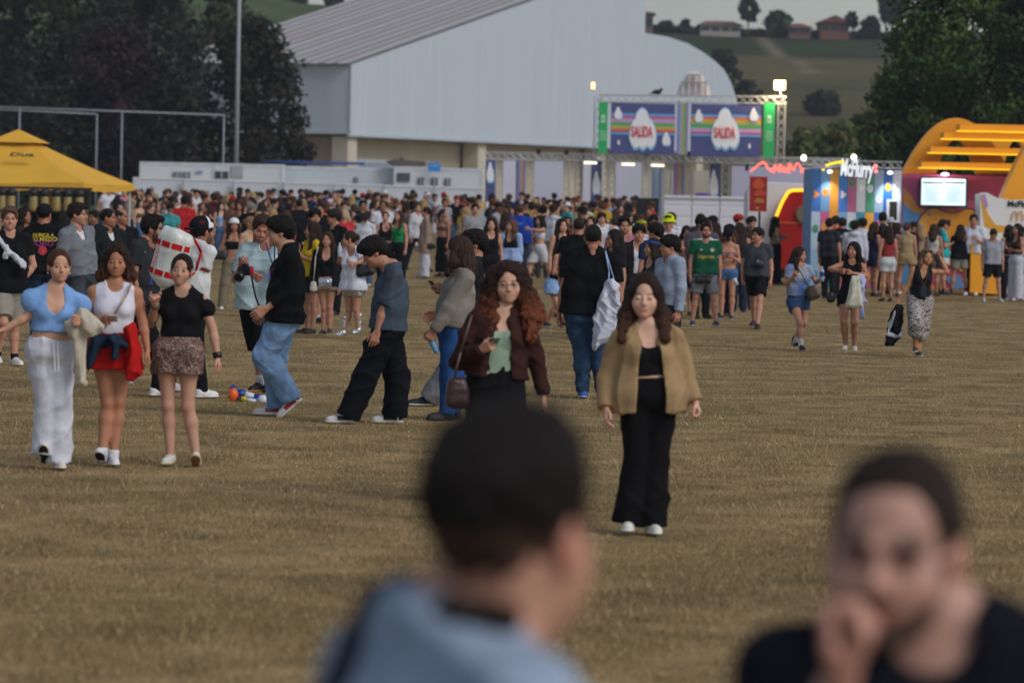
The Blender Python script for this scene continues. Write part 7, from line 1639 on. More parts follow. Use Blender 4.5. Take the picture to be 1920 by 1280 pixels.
mp('dark haired man half hidden behind the white tank top man', 1219, s=130, h=1.73, sex='m', yaw=-150, hyaw=-120, style='mop', hair='#17120f', wear=[tee('#23304a'), pants('#1b1c22')], shoes=BK)
mp('man in a neon yellow bucket hat and white tee', 1243, s=100, h=1.80, sex='m', yaw=-10, hyaw=-8, style='short', hair='#2a2019', glasses='#2a2a30', hat=('bucket', '#b9cc14', None), wear=[tee('#c9cbd6'), pants('#23252c')], shoes=BK)
mp('person with a neon yellow headband and blond hair', 1192, s=98, h=1.70, yaw=-10, hyaw=-12, style='long', len=.18, hair='#7a5c40', band='#b9cc14', wear=[tee('#c9cbd6'), pants('#23252c')], shoes=BK)
# green jersey group
I = mp('bearded man with glasses in a green football jersey and grey shorts', 1320, gy=612, top=420, sex='m', yaw=2, hyaw=4, hp=-12, style='short', hair='#1d1613', beard=.8, glasses='#16171b', vx=.0125, skin='#b5836e', legs='apart', arms=('down', 'down'),
 wear=[tee('#15503a', hem=-.06, inf=.02, loose=.7, cuffc='#c8ccc8', pat=('above', '#c8ccc8', 1.435), text=[dict(txt='Giganttes', size=.085, c='#a89440', at=(.0, .52), bold=.002, sx=.85), dict(rx=.03, rz=.03, c='#c8c8c8', at=(.10, .74)), dict(rx=.018, rz=.014, c='#b03030', at=(.10, .75)), dict(rx=.018, rz=.014, c='#b8c0b8', at=(-.08, .74))]), shorts('#7f8390', len=.82, ti=.03, ki=.045)], shoes=('sneaker', '#22304a', '#c8ccd4'))
bagbox(I, 'belt_bag', 1318, 524, -.17, .26, .12, .08, 'black belt bag on the man in the green jersey', 'bag', '#141418', strap=[(1301, 519, -.12), (1318, 516, -.19), (1338, 518, -.12)])
I = mp('man in dark grey tee and black shorts with a crossbody bag', 1417, gy=616, top=428, sex='m', yaw=-14, hyaw=-50, style='short', hair='#1a1512', vx=.0125, skin='#b5836e', legs='walkL', arms=('down', 'down2'), wear=[tee('#3c4147', loose=.8), shorts('#121317', len=.78, ti=.028, ki=.04)], shoes=('sneaker', '#17181c', '#2c2d30'), hands=('relax', 'hold'))
bagbox(I, 'crossbody_bag', 1422, 494, -.17, .17, .12, .07, 'black crossbody bag on the man in the dark grey tee', 'bag', '#15151a', strap=[(1416, 486, -.17), (1408, 462, -.16), (1408, 450, -.05)], ry=20)
c = I['W'](1379, 528, -.1); mb = MB(); mb.lathe([(.032, -.06), (.042, .06), (.040, .06), (.031, -.055)], 14, srgb('#b8bcc4')); o = mb.build('cup', M['plastic'], None, True); o.location = Vector(c.tolist()) + I['root']; o.rotation_euler = (0, math.radians(-25), 0); tag(o, 'white plastic cup held low between the green jersey and grey tee men', 'cup')
I = mp('woman in black cap, bikini top and denim shorts with her head down', 1362, gy=600, h=1.60, yaw=-8, hyaw=-4, hp=40, style='long', len=.24, hair='#6a4c36', hat=('cap', '#12131a', None), arms=('phone', 'phone'), vx=.014, wear=[tube('#6e5a62', hem=.55, ktop=.74), shorts('#42618c', mat='denim', len=.3, rise=.1)], shoes=('sneaker', '#24252a', '#c8c8c8'), skin='#b07f68')
mp('tattooed woman in dark bikini top and long black shorts on her phone', 1277, s=104, h=1.62, yaw=6, hyaw=6, hp=18, style='long', len=.22, hair='#1f1815', sunnies=1, arms=('phone', 'phone'), skin='#a87a64', wear=[tube('#1c1d1c', hem=.56, ktop=.72), shorts('#1f2230', len=.85, ti=.04, ki=.06, rise=.05)], shoes=BK)
mp('big man in grey purple tee and dark cap behind the green jersey', 1306, s=106, h=1.80, sex='m', fat=1.3, yaw=20, hyaw=50, style='short', hair='#1a1513', hat=('cap', '#16161a', None), beard=.7, skin='#94664f', wear=[tee('#4c4a55', loose=1), pants('#1b1c22')], shoes=BK)
mp('man with short dark hair by the white barrier wall', 1303, s=84, h=1.76, sex='m', yaw=30, style='short', hair='#231a16', beard=.4, wear=[tee('#22242c'), pants('#1b1c22')], shoes=BK)
mp('man in a dark cap and navy jacket by the white barrier wall', 1325, s=86, h=1.74, sex='m', yaw=-60, style='short', hair='#231a16', hat=('cap', '#17181e', None), wear=[tee('#c8c8d0', sleeve=0), dict(k='top', c='#1c2638', n='jacket', hem=-.05, sleeve=2, si=.02, inf=.024, loose=.7), pants('#1b1c22')], shoes=BK)
mp('woman in a dark beret looking left behind the green jersey', 1356, s=104, h=1.66, yaw=-60, hyaw=-70, style='straight', len=.14, hair='#3a2a22', hat=('beanie', '#17181e', None), wear=[tee('#2a2c34'), pants('#1b1c22')], shoes=BK)
mp('woman with very long brown hair seen from behind', 1377, s=100, h=1.68, yaw=175, style='straight', len=.42, hair='#2c1e18', wear=[tankt('#2c2d36'), pants('#26303f')], shoes=BK)
mp('woman with brown hair and bare shoulders next to the grey tee man', 1392, s=98, h=1.60, yaw=160, style='wavy', len=.30, hair='#33231b', wear=[tube('#4a2a24'), pants('#2b3a52', mat='denim')], shoes=BK)
mp('man with thick dark hair near the red banner pole', 1398, s=84, h=1.72, sex='m', yaw=40, style='mop', hair='#1a1412', wear=[tee('#23242b'), pants('#1b1c22')], shoes=BK)
mp('woman in olive top and wide black trousers with dark long hair', 1452, gy=533, h=1.66, yaw=110, hyaw=110, style='straight', len=.40, hair='#17120f', arms=('phone', 'phone'), wear=[tankt('#6f6a44', hem=.2), pants('#101114', ti=.03, ki=.06, ai=.09)], shoes=BK)
# three women walking on the right
I = mp('woman in a blue tie dye top and denim shorts holding a bottle', 1498, gy=656, top=457, yaw=20, hyaw=60, hp=8, style='wavy', len=.30, hair='#2e2019', vx=.0125, skin='#b5846c', hd=(1500, 478), nk=(1498, 499), pv=(1497, 565), eR=(1474, 532, .2), wR=(1488, 518, 1), eL=(1530, 530, .2), wL=(1540, 522, .8), legs='walkR', hands=('hold', 'hold'),
 wear=[dict(k='top', c='#5a74a8', n='tee_shirt', hem=.16, sleeve=.6, inf=.016, loose=.8, neck='crew', pat=('tie', '#9a9ea8'), fold=.007), shorts('#2f4a70', mat='denim', len=.36, rise=.16)], shoes=('boot', '#1f2226', '#16171a'), socks=('#c8c8c8', .32))
bagbox(I, 'shoulder_bag', 1524, 548, -.12, .18, .20, .09, 'brown shoulder bag of the woman in the blue tie dye top', 'bag', '#4a3c30', strap=[(1518, 540, -.16), (1502, 512, -.17), (1490, 492, -.08)], ry=-25)
c = I['W'](1541, 514, -.35); mb = MB(); mb.lathe([(.03, -.10), (.033, -.09), (.033, .05), (.013, .08), (.013, .11)], 12, srgb('#8fa4cc')); mb.lathe([(.0335, -.03), (.0335, .03)], 12, srgb('#24407c'), cap=False); o = mb.build('water_bottle', M['plastic'], None, True); o.location = Vector(c.tolist()) + I['root']; tag(o, 'water bottle with blue label held by the tie dye top woman', 'bottle')
I = mp('woman all in black with long black hair carrying a white bag', 1591, gy=662, top=448, yaw=-10, hyaw=-32, style='straight', len=.30, hair='#100d0d', vx=.0125, skin='#b07c64', hd=(1600, 470), nk=(1599, 494), pv=(1594, 556), eR=(1556, 504, .5), wR=(1575, 508, 1), eL=(1624, 518, .2), wL=(1598, 512, 1), aR=(1586, 648), aL=(1602, 650), hands=('fist', 'fist'),
 wear=[tankt('#121216', hem=-.05, neck='crew', tank=.95), shorts('#121216', len=.34, rise=.1)], shoes=('sneaker', '#c8c4bc', '#d8d4cc'))
cloth(I, 'white_bag', [(1596, 516), (1612, 514), (1616, 540), (1620, 576), (1602, 580), (1584, 576), (1590, 548)], 'cream plastic bag hanging from the hands of the woman in black', 'bag', '#c8c8b8', th=.05, dD=-.36, wave=.01)
cloth(I, 'shirt_bundle', [(1606, 512), (1622, 514), (1624, 530), (1622, 560), (1628, 566), (1620, 570), (1622, 598), (1612, 600), (1610, 560)], 'pale blue shirt with navy trim draped over her arm', 'shirt', '#a3a9d0', th=.03, dD=-.30)
bagbox(I, 'small_bag', 1558, 557, -.05, .10, .13, .06, 'tiny black bag dangling left of the woman in black', 'bag', '#141418', strap=[(1560, 548, -.05), (1566, 530, -.1)])
I = mp('woman in black corset top and leopard skirt with one hand on her head', 1722, gy=670, top=463, yaw=4, hyaw=18, style='long', len=.20, hair='#6a5440', vx=.0125, skin='#b5815f', hd=(1738, 482), nk=(1731, 504), pv=(1725, 560), eR=(1703, 536, 0), wR=(1683, 566, 0), eL=(1776, 510, .2), wL=(1758, 474, .6), aR=(1716, 652), aL=(1722, 660), hands=('hold', 'fist'), sunnies=1,
 wear=[tankt('#1c1d22', hem=-.02, neck='v', tank=1.05, n='corset_top'), dict(k='pants', c='#b0a8a8', n='shorts', len=1.12, ti=.035, ki=.06, ai=.09, rise=.1, pat=('leopard', '#3a3030', 1.0), vx=.010, fold=.006)], shoes=('sneaker', '#3c3f46', '#c8c8c8'), earring=1)
cloth(I, 'jacket', [(1680, 568), (1694, 570), (1695, 600), (1688, 634), (1676, 650), (1659, 648), (1660, 630), (1664, 606), (1668, 588)], 'black and grey jacket carried low by the woman with hand on head', 'jacket', '#15151a', th=.035, dD=-.04, pat=('tie', '#15151a'))
cloth(I, 'jacket_lining', [(1678, 578), (1680, 590), (1668, 622), (1684, 628), (1694, 612), (1694, 630), (1682, 636), (1662, 630), (1668, 600)], 'pale grey lining side of the jacket carried low', 'jacket', '#a4a9b4', th=.02, dD=-.10)
mb = MB(); mb.path([Vector(I['W'](x, y, d)) for x, y, d in ((1723, 498, -.1), (1728, 520, -.17), (1732, 540, -.18), (1739, 518, -.17), (1740, 498, -.08))], .006, 5, srgb('#5a3a2a')); mb.box(tuple(I['W'](1726, 556, -.19)), tuple(I['W'](1737, 538, -.18)), srgb('#30343e')); mb.build('lanyard', M['cloth'], I['obj'])
# queue at the booths
G = 'people queueing at the booths'
Q_ = [('person in orange vest facing the patchwork booth', 1556, 82, 1.76, 'm', 160, 'short', '#1c1512', tee('#d8582a'), pants('#1c1d24')),
 ('person in black shirt with a white number five on the back', 1568, 84, 1.74, 'm', 178, 'short', '#2a1d18', tee('#16171c', loose=1, inf=.03, text=[dict(txt='5', size=.30, c='#c8ccd4', at=(0, .62), back=1, bold=.006)]), pants('#15161b')),
 ('person in a pale hooded sweatshirt among the queue', 1592, 86, 1.70, 'm', 170, 'mop', '#14100f', dict(k='top', c='#b9bccc', n='hoodie', hem=0, sleeve=2, si=.026, inf=.026, loose=.8, hood=1), pants('#23262e')),
 ('person in light tee between the pale hoodie and navy dress', 1606, 80, 1.72, 'm', 200, 'mop', '#17120f', tee('#c0c2c8'), pants('#2a2c34')),
 ('woman with brown curls in a navy dress', 1630, 84, 1.66, 'f', 120, 'wavy', '#3a251c', tankt('#1b2140', hem=0), skirt('#1b2140', len=.5)),
 ('tall dark haired man in white tee at the booth door', 1644, 78, 1.86, 'm', 175, 'short', '#15110f', tee('#c5c8d0'), pants('#1d1f26')),
 ('person in a white cap and white tee by the booth door', 1662, 77, 1.74, 'm', 60, 'short', '#2a1d18', tee('#c8cad2'), pants('#2c3038')),
 ('woman with brown hair and magenta bag in the queue', 1645, 84, 1.64, 'f', 165, 'wavy', '#2c1d17', tankt('#3a2024', hem=.1), skirt('#8a2454', len=.5)),
 ('woman with dark hair and grey skirt in the queue', 1672, 82, 1.64, 'f', 100, 'straight', '#2a1c16', tankt('#a8acb4', hem=0), skirt('#a9acb4', len=.42)),
 ('woman in a beige backless top and beige mini skirt', 1690, 84, 1.67, 'f', 172, 'bun', '#4a3426', tankt('#9c8a68', hem=.1), skirt('#94835f', len=.36)),
 ('dark haired person behind the beige mini skirt woman', 1702, 78, 1.66, 'm', 90, 'short', '#231814', tee('#2c1c20'), pants('#1b1c22')),
 ('woman with long blonde hair facing the magenta wall', 1714, 80, 1.66, 'f', 175, 'long', '#a08560', tankt('#a08a6c', hem=.2), skirt('#1c1d22', len=.5)),
 ('woman with dark ponytail in a teal top', 1757, 77, 1.74, 'f', 100, 'pony', '#17120f', tee('#2fa3a8', hem=-.1, loose=.8), skirt('#b8bcc0', len=.5)),
 ('woman in loose black tee and grey shorts from behind', 1790, 79, 1.62, 'f', 178, 'long', '#2c1c16', tee('#121317', loose=1, inf=.028, hem=-.05), shorts('#8a8780', len=.6, ti=.04, ki=.06)),
 ('tall man in white tee and black trousers at the controller mural', 1814, 76, 1.86, 'm', -20, 'short', '#231915', tee('#c5cad6', loose=.8), pants('#121317')),
 ('woman in brown top and wide white trousers beside the counter', 1896, 75, 1.70, 'f', -60, 'straight', '#231814', tankt('#3a2624', hem=.2), pants('#bcbdca', ti=.03, ki=.06, ai=.09, rise=.3)),
 ('person in white top and dark trousers cut by the right edge', 1921, 74, 1.72, 'f', -70, 'short', '#3a2a20', tankt('#c0c2c8', hem=.1), pants('#1c2230')),
 ('person in pale trousers at the right edge of the photo', 1930, 70, 1.6, 'f', -70, 'long', '#3a2a20', tankt('#a8aab4', hem=.1), pants('#b4b2aa')),
 ]
for lab, px, s, h, sex, yw, st, hc, a_, b_ in Q_:
    r = random.Random(px); s = max(s, 81.5) if px < 1830 else max(s, 85); mp(lab, px, s=s, h=h, sex=sex, yaw=yw, hyaw=yw + r.uniform(-25, 25), style=st, len=.28, hair=hc, wear=[a_, b_], shoes=r.choice([SN, BK, ('boot', '#1c1c20', '#1c1c20')]), group=G, vx=.018, arms=(r.choice(['down', 'phone', 'fold']), r.choice(['down', 'phone'])), hat=('cap', '#c8cad2', None) if 'white cap' in lab else None, legs=r.choice(['stand', 'apart', 'close']))
I = mp('man in grey tee and black shorts with a black backpack looking down', 1859, gy=566, top=430, sex='m', yaw=6, hyaw=0, hp=34, style='short', hair='#2a1e18', vx=.015, group=G, wear=[tee('#8d919c', loose=.7), shorts('#15161b', len=.75, ti=.03, ki=.045)], shoes=('sneaker', '#a9b0bc', '#c8ccd4'), legs='apart')
bagbox(I, 'backpack', 1860, 470, .17, .30, .42, .16, 'black backpack worn by the man in grey tee beside the counter', 'backpack', '#15161b', strap=[(1848, 452, .1), (1848, 447, -.06), (1849, 470, -.15), (1850, 488, -.1)])
# middle distance: in front of the crowd
mp('man in royal blue tee seen from behind', 965, s=80, h=1.86, sex='m', fat=1.15, yaw=172, style='buzz', hair='#4a3528', skin='#a8735e', wear=[tee('#1c3f9c', loose=1, inf=.026, text=[dict(txt='KILLER', size=.07, c='#8fa4d8', at=(.02, .8), back=1), dict(txt='JOE', size=.09, c='#5a78c8', at=(.08, .62), back=1)]), pants('#2c3444')], shoes=BK)
mp('woman in white crop top and black shorts beside the blue tee', 1000, gy=518, h=1.64, yaw=30, hyaw=-30, style='pony', len=.2, hair='#8a6a50', skin='#bd8b76', wear=[tankt('#c8c8c8', hem=.25, neck='crew'), shorts('#131317', len=.38)], shoes=('boot', '#1a1a1e', '#1a1a1e'))
mp('man in black tee and grey trousers behind the white crop top', 1016, gy=522, h=1.80, sex='m', yaw=170, style='short', hair='#15110f', hat=('cap', '#15161b', None), wear=[tee('#121316', loose=.9), pants('#3b3e46', mat='denim')], shoes=BK)
mp('woman in a black square neck dress with long dark hair', 911, s=100, h=1.68, yaw=4, style='long', len=.24, hair='#1f1613', skin='#b98a74', wear=[tankt('#131317', hem=0, neck='scoop'), skirt('#131317', len=.6)], shoes=BK)
mp('woman with wavy light brown hair and a blue shirt round her', 949, s=96, h=1.64, yaw=-20, hyaw=-50, style='wavy', len=.28, hair='#5c402c', skin='#b98a70', wear=[tankt('#1c1c22', neck='deep'), dict(k='top', c='#8fa6d0', n='shirt', hem=-.1, sleeve=1.4, si=.02, inf=.03, loose=1, ktop=.45, nosh=1), shorts('#2c3c5a', mat='denim')], shoes=BK)
mp('woman with bare back and dark hair beside the royal blue tee', 938, s=82, h=1.70, yaw=150, style='long', len=.26, hair='#2c1e18', skin='#b98568', wear=[tube('#c0bcb8', hem=.4, ktop=.6), pants('#1f2a44', mat='denim')], shoes=BK)
I = mp('woman in long beige cardigan and white trousers in profile', 796, gy=523, h=1.74, yaw=-80, hyaw=-88, style='pony', len=.15, hair='#241a16', skin='#b08069', wear=[dict(k='top', c='#8c7a6e', n='cardigan', hem=-.75, sleeve=2, si=.018, inf=.022, loose=.8), pants('#bfc0cc', ti=.03, ki=.05, ai=.08)], shoes=('sneaker', '#5a6070', '#8a90a0'))
bagbox(I, 'crossbody_bag', 808, 461, -.2, .22, .14, .07, 'black crossbody bag against the long beige cardigan', 'bag', '#15151a', strap=[(800, 452, -.2), (798, 430, -.15), (797, 415, -.02)])
mp('woman in white blouse and dark jeans left of the beige cardigan', 780, gy=510, h=1.78, yaw=40, hyaw=30, style='short', hair='#4a3c34', skin='#b98a74', wear=[dict(k='top', c='#b8b8be', n='blouse', hem=-.15, sleeve=2, si=.02, inf=.022, loose=.8), pants('#202838', mat='denim')], shoes=BK, legs='walkL')
mp('woman in brown bikini top and long black skirt', 822, s=76, h=1.68, yaw=-50, hyaw=60, style='pony', len=.2, hair='#2c1e18', skin='#a5765c', arms=('down', 'hip'), wear=[tube('#5a4a40', hem=.55, ktop=.74), skirt('#15161b', len=1.85, flare=.03)], shoes=BK)
mp('woman in bright green halter top drinking', 738, s=84, h=1.70, yaw=-30, hyaw=-40, hp=-12, style='straight', len=.3, hair='#3a2820', skin='#b98a74', arms=('down', 'drink'), wear=[tankt('#1c7a48', hem=.1), pants('#131317', ai=.07, ki=.05)], shoes=BK)
mp('woman in black tank top laughing left of the green top', 713, s=84, h=1.68, yaw=6, style='bun', hair='#2a1c16', skin='#b98a74', wear=[tankt('#141418', neck='deep'), pants('#141418')], shoes=BK)
mp('man in white tee behind the two laughing women', 707, s=74, h=1.84, sex='m', yaw=10, style='buzz', hair='#1c1512', skin='#8a604c', wear=[tee('#c8cad6', loose=.9), pants('#20242c')], shoes=BK)
mp('woman in white tee and blue jeans seen from behind', 677, s=84, h=1.66, yaw=175, style='pony', len=.12, hair='#2a1f1a', skin='#b08069', wear=[tee('#c0c3cc', hem=.08, loose=.4), pants('#4a6388', mat='denim', rise=.26)], shoes=SN)
mp('woman in red and pink faded tee', 637, s=80, h=1.66, yaw=4, style='long', len=.2, hair='#b8a890', skin='#bd8f78', wear=[tee('#b8343a', hem=-.05, pat=('grad', '#b88a98', 1.25, 1.0)), skirt('#15161b', len=1.1)], shoes=BK)
mp('woman in a white top left of the black loose tee at the mural', 1740, s=83, h=1.64, yaw=160, style='long', len=.25, hair='#3a281e', wear=[tankt('#b8b4ae'), skirt('#2a2c34', len=.5)], shoes=BK, group=G, vx=.018)
mp('person in a black top between the plinth and the white trousers', 1880, s=84, h=1.66, yaw=-150, style='straight', len=.2, hair='#241a16', wear=[tankt('#2a2024'), pants('#1c1d24')], shoes=BK, group=G, vx=.018)
mp('tall person in dark top near the patchwork booth corner', 1545, s=86, h=1.74, sex='m', yaw=150, style='short', hair='#1a1310', wear=[tee('#2a2c34'), pants('#1c1d24')], shoes=BK, group=G, vx=.018)
mp('woman in red top between the navy dress and the grey skirt', 1655, s=88, h=1.62, yaw=200, style='wavy', len=.25, hair='#2c1d17', wear=[tankt('#8c3034'), shorts('#b8bcc4')], shoes=BK, group=G, vx=.018)
# ------------------------------------------------------------------ the far crowd: a few figures, copied whole with their own colours
W1 = '#ffffff'
def arche(sex, yaw, arms, legs, style, top, bottom, **k):
    d = dict(px=960, s=60, h=1.70, sex=sex, yaw=yaw, hyaw=yaw, arms=arms, legs=legs, style=style, wear=[top, bottom], hair=W1, skin=W1, shoes=('sneaker', '#ffffff', '#ffffff'), vx=.026, seed=5); d.update(k); return person(d)
ARC = []
def A_(*a, **k): ARC.append((a, k))
A_('f', 0, ('down', 'down'), 'stand', 'long', tankt(W1), pants(W1), len=.28)
A_('f', 0, ('phone', 'phone'), 'close', 'straight', tankt(W1, neck='deep'), skirt(W1), len=.34)
A_('f', 10, ('hip', 'down'), 'apart', 'wavy', crop(W1), shorts(W1), len=.26)
A_('f', 0, ('drink', 'fold'), 'stand', 'bun', tee(W1, loose=.4), skirt(W1, len=.36))
A_('f', -10, ('head', 'down'), 'walkL', 'pony', tankt(W1), pants(W1, ki=.05, ai=.07), len=.24)
A_('f', 0, ('hug', 'down'), 'walkR', 'curly', tube(W1), skirt(W1, len=.9), len=.2, vol=1.2)
A_('m', 0, ('down', 'down'), 'stand', 'short', tee(W1), pants(W1))
A_('m', 0, ('phone', 'down'), 'apart', 'mop', tee(W1, loose=1), shorts(W1, len=.8))
A_('m', 8, ('fold', 'fold'), 'stand', 'quiff', tee(W1), shorts(W1, len=.85))
A_('m', 0, ('drink', 'down'), 'walkL', 'buzz', tee(W1, loose=.9), pants(W1), beard=0)
A_('m', 0, ('hug', 'down2'), 'apart', 'mop', dict(k='top', c=W1, hem=0, sleeve=2, si=.024, inf=.026, loose=.7, hood=1, n='hoodie'), pants(W1))
A_('m', -6, ('hip', 'down'), 'stand', 'short', tee(W1), pants(W1), hat=('cap', W1, None))
protos = []
for i, (a, k) in enumerate(ARC):
    I = arche(*a, **k); o = I['obj']; kids = [c for c in bpy.data.objects if c.parent is o]; protos.append((o, kids, a[0], a[4], k.get('hat')))
HAIRS = [('black', '#16110f', 8), ('dark brown', '#2a1d17', 9), ('brown', '#49321f', 5), ('blond', '#a3875c', 3), ('auburn', '#5c3020', 2), ('grey', '#7c7a78', .5)]
TOPS = [('black', '#131317', 13), ('white', '#c9cbd4', 16), ('grey', '#8c9098', 5), ('navy', '#1d2742', 4), ('red', '#a32226', 3), ('beige', '#a8947c', 6), ('dark green', '#1f4a34', 2), ('light blue', '#86a0c6', 3), ('pink', '#b86c84', 3), ('brown', '#4f382c', 3), ('olive', '#5c5a3a', 1), ('orange', '#cc5a2a', 1), ('yellow', '#bfa032', 1), ('purple', '#51387a', 1), ('turquoise', '#3c9296', 1), ('burgundy', '#4c1a24', 2)]
BOTS = [('black', '#141519', 8), ('blue denim', '#405c84', 6), ('white', '#c0c2ca', 3), ('dark denim', '#232f44', 4), ('grey', '#686b72', 3), ('beige', '#9a8a70', 3), ('khaki', '#6a6648', 2)]
SKINS = ['#bd8f78', '#b08069', '#a5735a', '#c49a84', '#96664e', '#7c5340', '#b5846c']
def pick(r, L): return r.choices(L, [x[2] for x in L])[0]
def zone(px, D):
    if px < 262: a = 'by the yellow canopy corner'
    elif px < 330: a = 'below the small white framed windows'
    elif px < 385: a = 'left of the dark cabin window'
    elif px < 445: a = 'below the dark cabin window'
    elif px < 500: a = 'right of the light pole foot'
    elif px < 580: a = 'before the long grey cabin'
    elif px < 660: a = 'left of the small blue window'
    elif px < 735: a = 'right of the small blue window'
    elif px < 800: a = 'below the black cabin screen'
    elif px < 860: a = 'below the blue sign'
    elif px < 925: a = 'left of the gate truss'
    elif px < 990: a = 'by the first gate pillars'
    elif px < 1060: a = 'before the widest white hoarding'
    elif px < 1130: a = 'at the navy cloud pillar'
    elif px < 1200: a = 'below the left SALIDA board'
    else: a = 'next to the black screen panel'
    b = 'at the back' if D > 158 else ('in the middle rows' if D > 132 else 'in the front rows')
    return a, b
used = {}; pend = []
def rgb1(c): s = srgb(c); return (float(s[0]), float(s[1]), float(s[2]), 1)
r = random.Random(42); placed = []
def place(px, D, first):
    for q in placed:
        if abs(q[0] - px) < 9 + 3 * (q[1] < 130) and abs(q[1] - D) < 4: return
    pi = r.randrange(len(protos)); o, kids, sex, st, hat = protos[pi]
    n = o.copy(); COL.objects.link(n); hh = (r.uniform(.93, 1.01) if sex == 'f' else r.uniform(.99, 1.09)); x = at(px, 0, D).x; x = at(px, 420, D).x
    n.location = (x, D, gz(0, D)); n.scale = (hh,) * 3; n.rotation_euler = (0, 0, r.choice([0, 180, 90, -90, 30, -40, 150, 200, 0, 180]) * PI / 180 + r.uniform(-.5, .5))
    H_, T_, B_ = pick(r, HAIRS), pick(r, TOPS), pick(r, BOTS); n.color = rgb1(r.choice(SKINS)); cv = []
    for k in kids:
        c = k.copy(); COL.objects.link(c); c.parent = n
        nm = k.name.split('.')[0]
        c.color = rgb1(H_[1]) if nm == 'hair' else rgb1(T_[1]) if nm in ('top', 'tee_shirt', 'crop_top', 'tube_top', 'hoodie') else rgb1(B_[1]) if nm in ('trousers', 'shorts', 'skirt') else rgb1(r.choice(['#c0c0c0', '#1c1d20', '#c8c8c8', '#6a6460'])) if nm == 'shoe' else rgb1(r.choice(['#17181c', '#c8cad0', '#17181c', '#a02024']))
        if nm in ('top', 'tee_shirt', 'crop_top', 'tube_top', 'hoodie'): tn = nm.replace('_', ' ').replace('tee shirt', 'tee')
        if nm in ('trousers', 'shorts', 'skirt'): bn_ = nm
    who = 'woman' if sex == 'f' else 'man'; a, b = zone(px, D); placed.append((px, D))
    base = '%s haired %s, %s %s, %s %s' % (H_[0], who, T_[0], tn, B_[0], bn_)
    pend.append((n, base, a, b, px, D, T_[0]))
rows = [(113, 19), (118, 21), (123, 24), (129, 27), (136, 29), (143, 32), (150, 35), (158, 38), (166, 38)]
for D, cnt in rows:
    lo = 190 if D > 125 else 250; hi = 1235 if D < 160 else 1235
    for i in range(cnt):
        px = lo + (hi - lo) * (i + r.uniform(.1, .9)) / cnt
        if 735 < px < 880 and D < 135: continue          # open grass between the groups
        if D < 125 and (px > 1225): continue
        place(px, D + r.uniform(-2, 2), False)
for i, (px, D) in enumerate(((262, 124), (296, 122), (352, 118), (405, 119), (452, 114), (530, 116), (1010, 118), (1060, 122), (940, 126), (868, 121))): place(px, D, False)
for i, (px, D) in enumerate(((1012, 100), (1038, 104), (1062, 97), (1090, 101), (1128, 95), (1150, 99), (1176, 103), (1202, 96), (1228, 101), (1262, 97), (985, 107), (890, 104), (872, 110), (925, 98), (1108, 88), (1180, 86), (1225, 90), (1258, 88), (486, 98), (510, 104), (538, 100), (560, 106), (600, 103), (628, 108), (655, 102), (345, 106), (385, 110), (318, 103), (470, 108), (1340, 92), (1385, 97), (1410, 100))): place(px, D, False)
# labels: the look, then the place; where two would still agree, the neighbour
cnt = {}
for t in pend: cnt[(t[1], t[2])] = cnt.get((t[1], t[2]), 0) + 1
cnt2 = {}
for t in pend: cnt2[(t[1], t[2], t[3])] = cnt2.get((t[1], t[2], t[3]), 0) + 1
seen = set()
for n, base, a, b, px, D, tc_ in pend:
    lab = base + ', ' + a
    if cnt[(base, a)] > 1: lab = base + ', ' + b + ' ' + a
    if len(lab.split()) > 16: lab = base + ', ' + a

    k = 0
    nb = sorted(pend, key=lambda t: abs(t[4] - px) + abs(t[5] - D) * 2 + (1000 if t[0] is n else 0))
    while lab in seen and k < 6:
        o_ = nb[k]; lab = '%s, %s of one in %s' % (base, 'left' if o_[4] > px else 'right', o_[6]); k += 1
    if len(lab.split()) > 16: lab = lab.replace(' haired', '')
    if len(lab.split()) > 16: lab = lab.replace('in the ', '').replace('at the ', '')
    seen.add(lab); tag(n, lab, 'person', 'people in the crowd before the cabins and gate')
for o, kids, *_ in protos:
    for k in kids: bpy.data.objects.remove(k)
    bpy.data.objects.remove(o)
# people under the canopy
for i, (lab, px, s, h, sex, yw, st, hc, tc_) in enumerate((('dark haired woman under the left half of the canopy', 38, 118, 1.74, 'f', 60, 'curly', '#1d1512', '#2a2420'), ('person with black hair beside the mustard post', 22, 104, 1.66, 'm', 180, 'mop', '#120f0e', '#1b1c20'), ('woman in dark teal under the canopy right of the cap man', 112, 108, 1.62, 'f', 170, 'long', '#17110f', '#1c4a50'), ('person in a navy top at the canopy edge', 168, 104, 1.68, 'm', -40, 'short', '#1a1412', '#1d2034'), ('woman with dark hair behind the grey hoodie', 122, 100, 1.66, 'f', 150, 'straight', '#15100e', '#27212c'), ('barman in black under the canopy', 103, 74, 1.72, 'm', 0, 'short', '#15100e', '#131418'), ('barwoman in black left of the mustard post', 48, 74, 1.70, 'f', 10, 'bun', '#15100e', '#131418'))):
    mp(lab, px, s=s, h=h, sex=sex, yaw=yw, hyaw=yw, style=st, hair=hc, len=.2, skin='#94664f', wear=[tee(tc_), pants('#17181c')], shoes=BK, vx=.018)
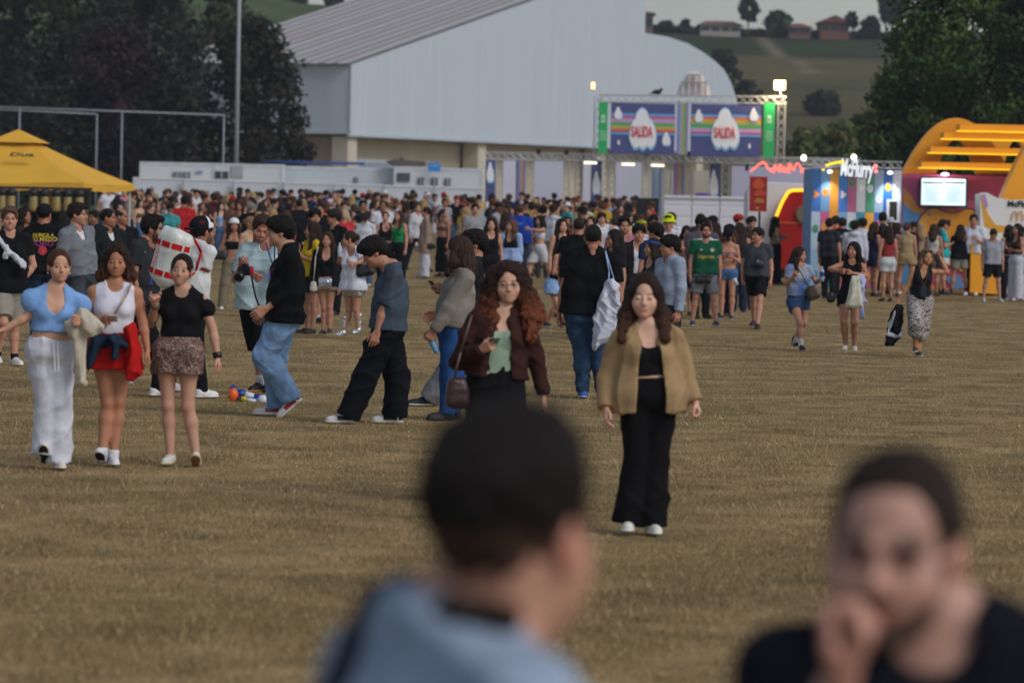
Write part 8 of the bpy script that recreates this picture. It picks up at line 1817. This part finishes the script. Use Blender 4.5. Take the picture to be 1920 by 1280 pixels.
# ------------------------------------------------------------------ the two men close to the camera
I = person(dict(px=880, s=1640, h=1.80, yaw=119, hyaw=148, fat=.85, sex='m', vx=.0115, seed=61, label='man in light blue tee seen from behind, out of focus in the foreground', hd=(962, 1006), nk=(850, 1236), pv=(780, 2000), skin='#b98a74', hair='#17110f', style='under', hk=.98,
 arms=('down', 'down'), wear=[tee('#93a3b9', hem=-.05, fold=.006), pants('#22262e')], shoes=SN))
P, N, v, l, f, T, S = (I[x] for x in ('P', 'N', 'v', 'l', 'f', 'T', 'S'))
bk = empty('backpack', I['root']); tag(bk, 'dark backpack on the foreground man in the light blue tee', 'backpack')
bc = P + v * (T * .42) - f * .22; g = SDF(bc - .4, bc + .4, .012)
g.rc(bc + v * .10 + l * .04, bc - v * .14 + l * .04, .10, .11, .05); g.rc(bc + v * .10 - l * .04, bc - v * .14 - l * .04, .10, .11, .05)
V, Q = g.mesh(); mesh_obj('body', V, Q, M['cloth'], bk, np.tile(srgb('#1d2028'), (len(V), 1)))
bt = BVHTree.FromPolygons([Vector(p) for p in I['g']['tee_shirt'][1].tolist()], I['g']['tee_shirt'][2].tolist())
for q in (1,):
    b0 = S[q] * .55 + N * .45; pts = []
    for t in np.linspace(0, 1, 15):
        a = t * PI; o_ = b0 + l * q * .02 - v * .12 + v * .5 * math.sin(a) - f * .5 * math.cos(a); tgt = b0 - v * .12
        dd = unit(tgt - o_); h_ = bt.ray_cast(Vector(o_.tolist()), Vector(dd.tolist())); 
        if h_[0] is not None: pts.append(np.array(h_[0], np.float32) - dd * .002)
    pts = [bc + v * .18 + l * q * .08] + pts; A = np.stack(pts); g = SDF(A.min(0) - .06, A.max(0) + .06, .008)
    for a, b in zip(pts[:-1], pts[1:]):
        for o_ in (-.022, 0, .022): g.rc(a + l * o_, b + l * o_, .012, .012, .01)
    V, Q = g.mesh(); mesh_obj('strap', V, Q, M['cloth'], bk, np.tile(srgb('#2b313c'), (len(V), 1)))
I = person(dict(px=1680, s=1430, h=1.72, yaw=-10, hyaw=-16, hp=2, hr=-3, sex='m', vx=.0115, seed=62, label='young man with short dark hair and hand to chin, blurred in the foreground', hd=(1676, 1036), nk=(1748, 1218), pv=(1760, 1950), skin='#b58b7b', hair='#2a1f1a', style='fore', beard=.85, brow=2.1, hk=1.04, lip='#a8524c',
 eR=(1470, 1560, .6), wR=(1568, 1292, .9), arms=('down', 'fold'), hands=('relax', 'hold'), hdR=(.45, -.05, .85), wear=[tee('#10131c', hem=-.05, fold=.006), pants('#22262e')], shoes=SN))

# ------------------------------------------------------------------ air
mb = MB(); mb.box((-620, -8, -1.5), (620, 1000, 75)); hz = mb.build('haze', M['cloth']); m, t, b = newmat('haze_air'); t.nodes.remove(b)
pv = t.nodes.new('ShaderNodeVolumePrincipled'); pv.inputs['Color'].default_value = (.80, .86, .97, 1); pv.inputs['Density'].default_value = .00022; pv.inputs['Anisotropy'].default_value = .3
t.links.new(pv.outputs[0], t.nodes['Material Output'].inputs['Volume']); hz.data.materials[0] = m; tag(hz, 'thin blue evening haze over the field and the hill', 'haze', kind='stuff')
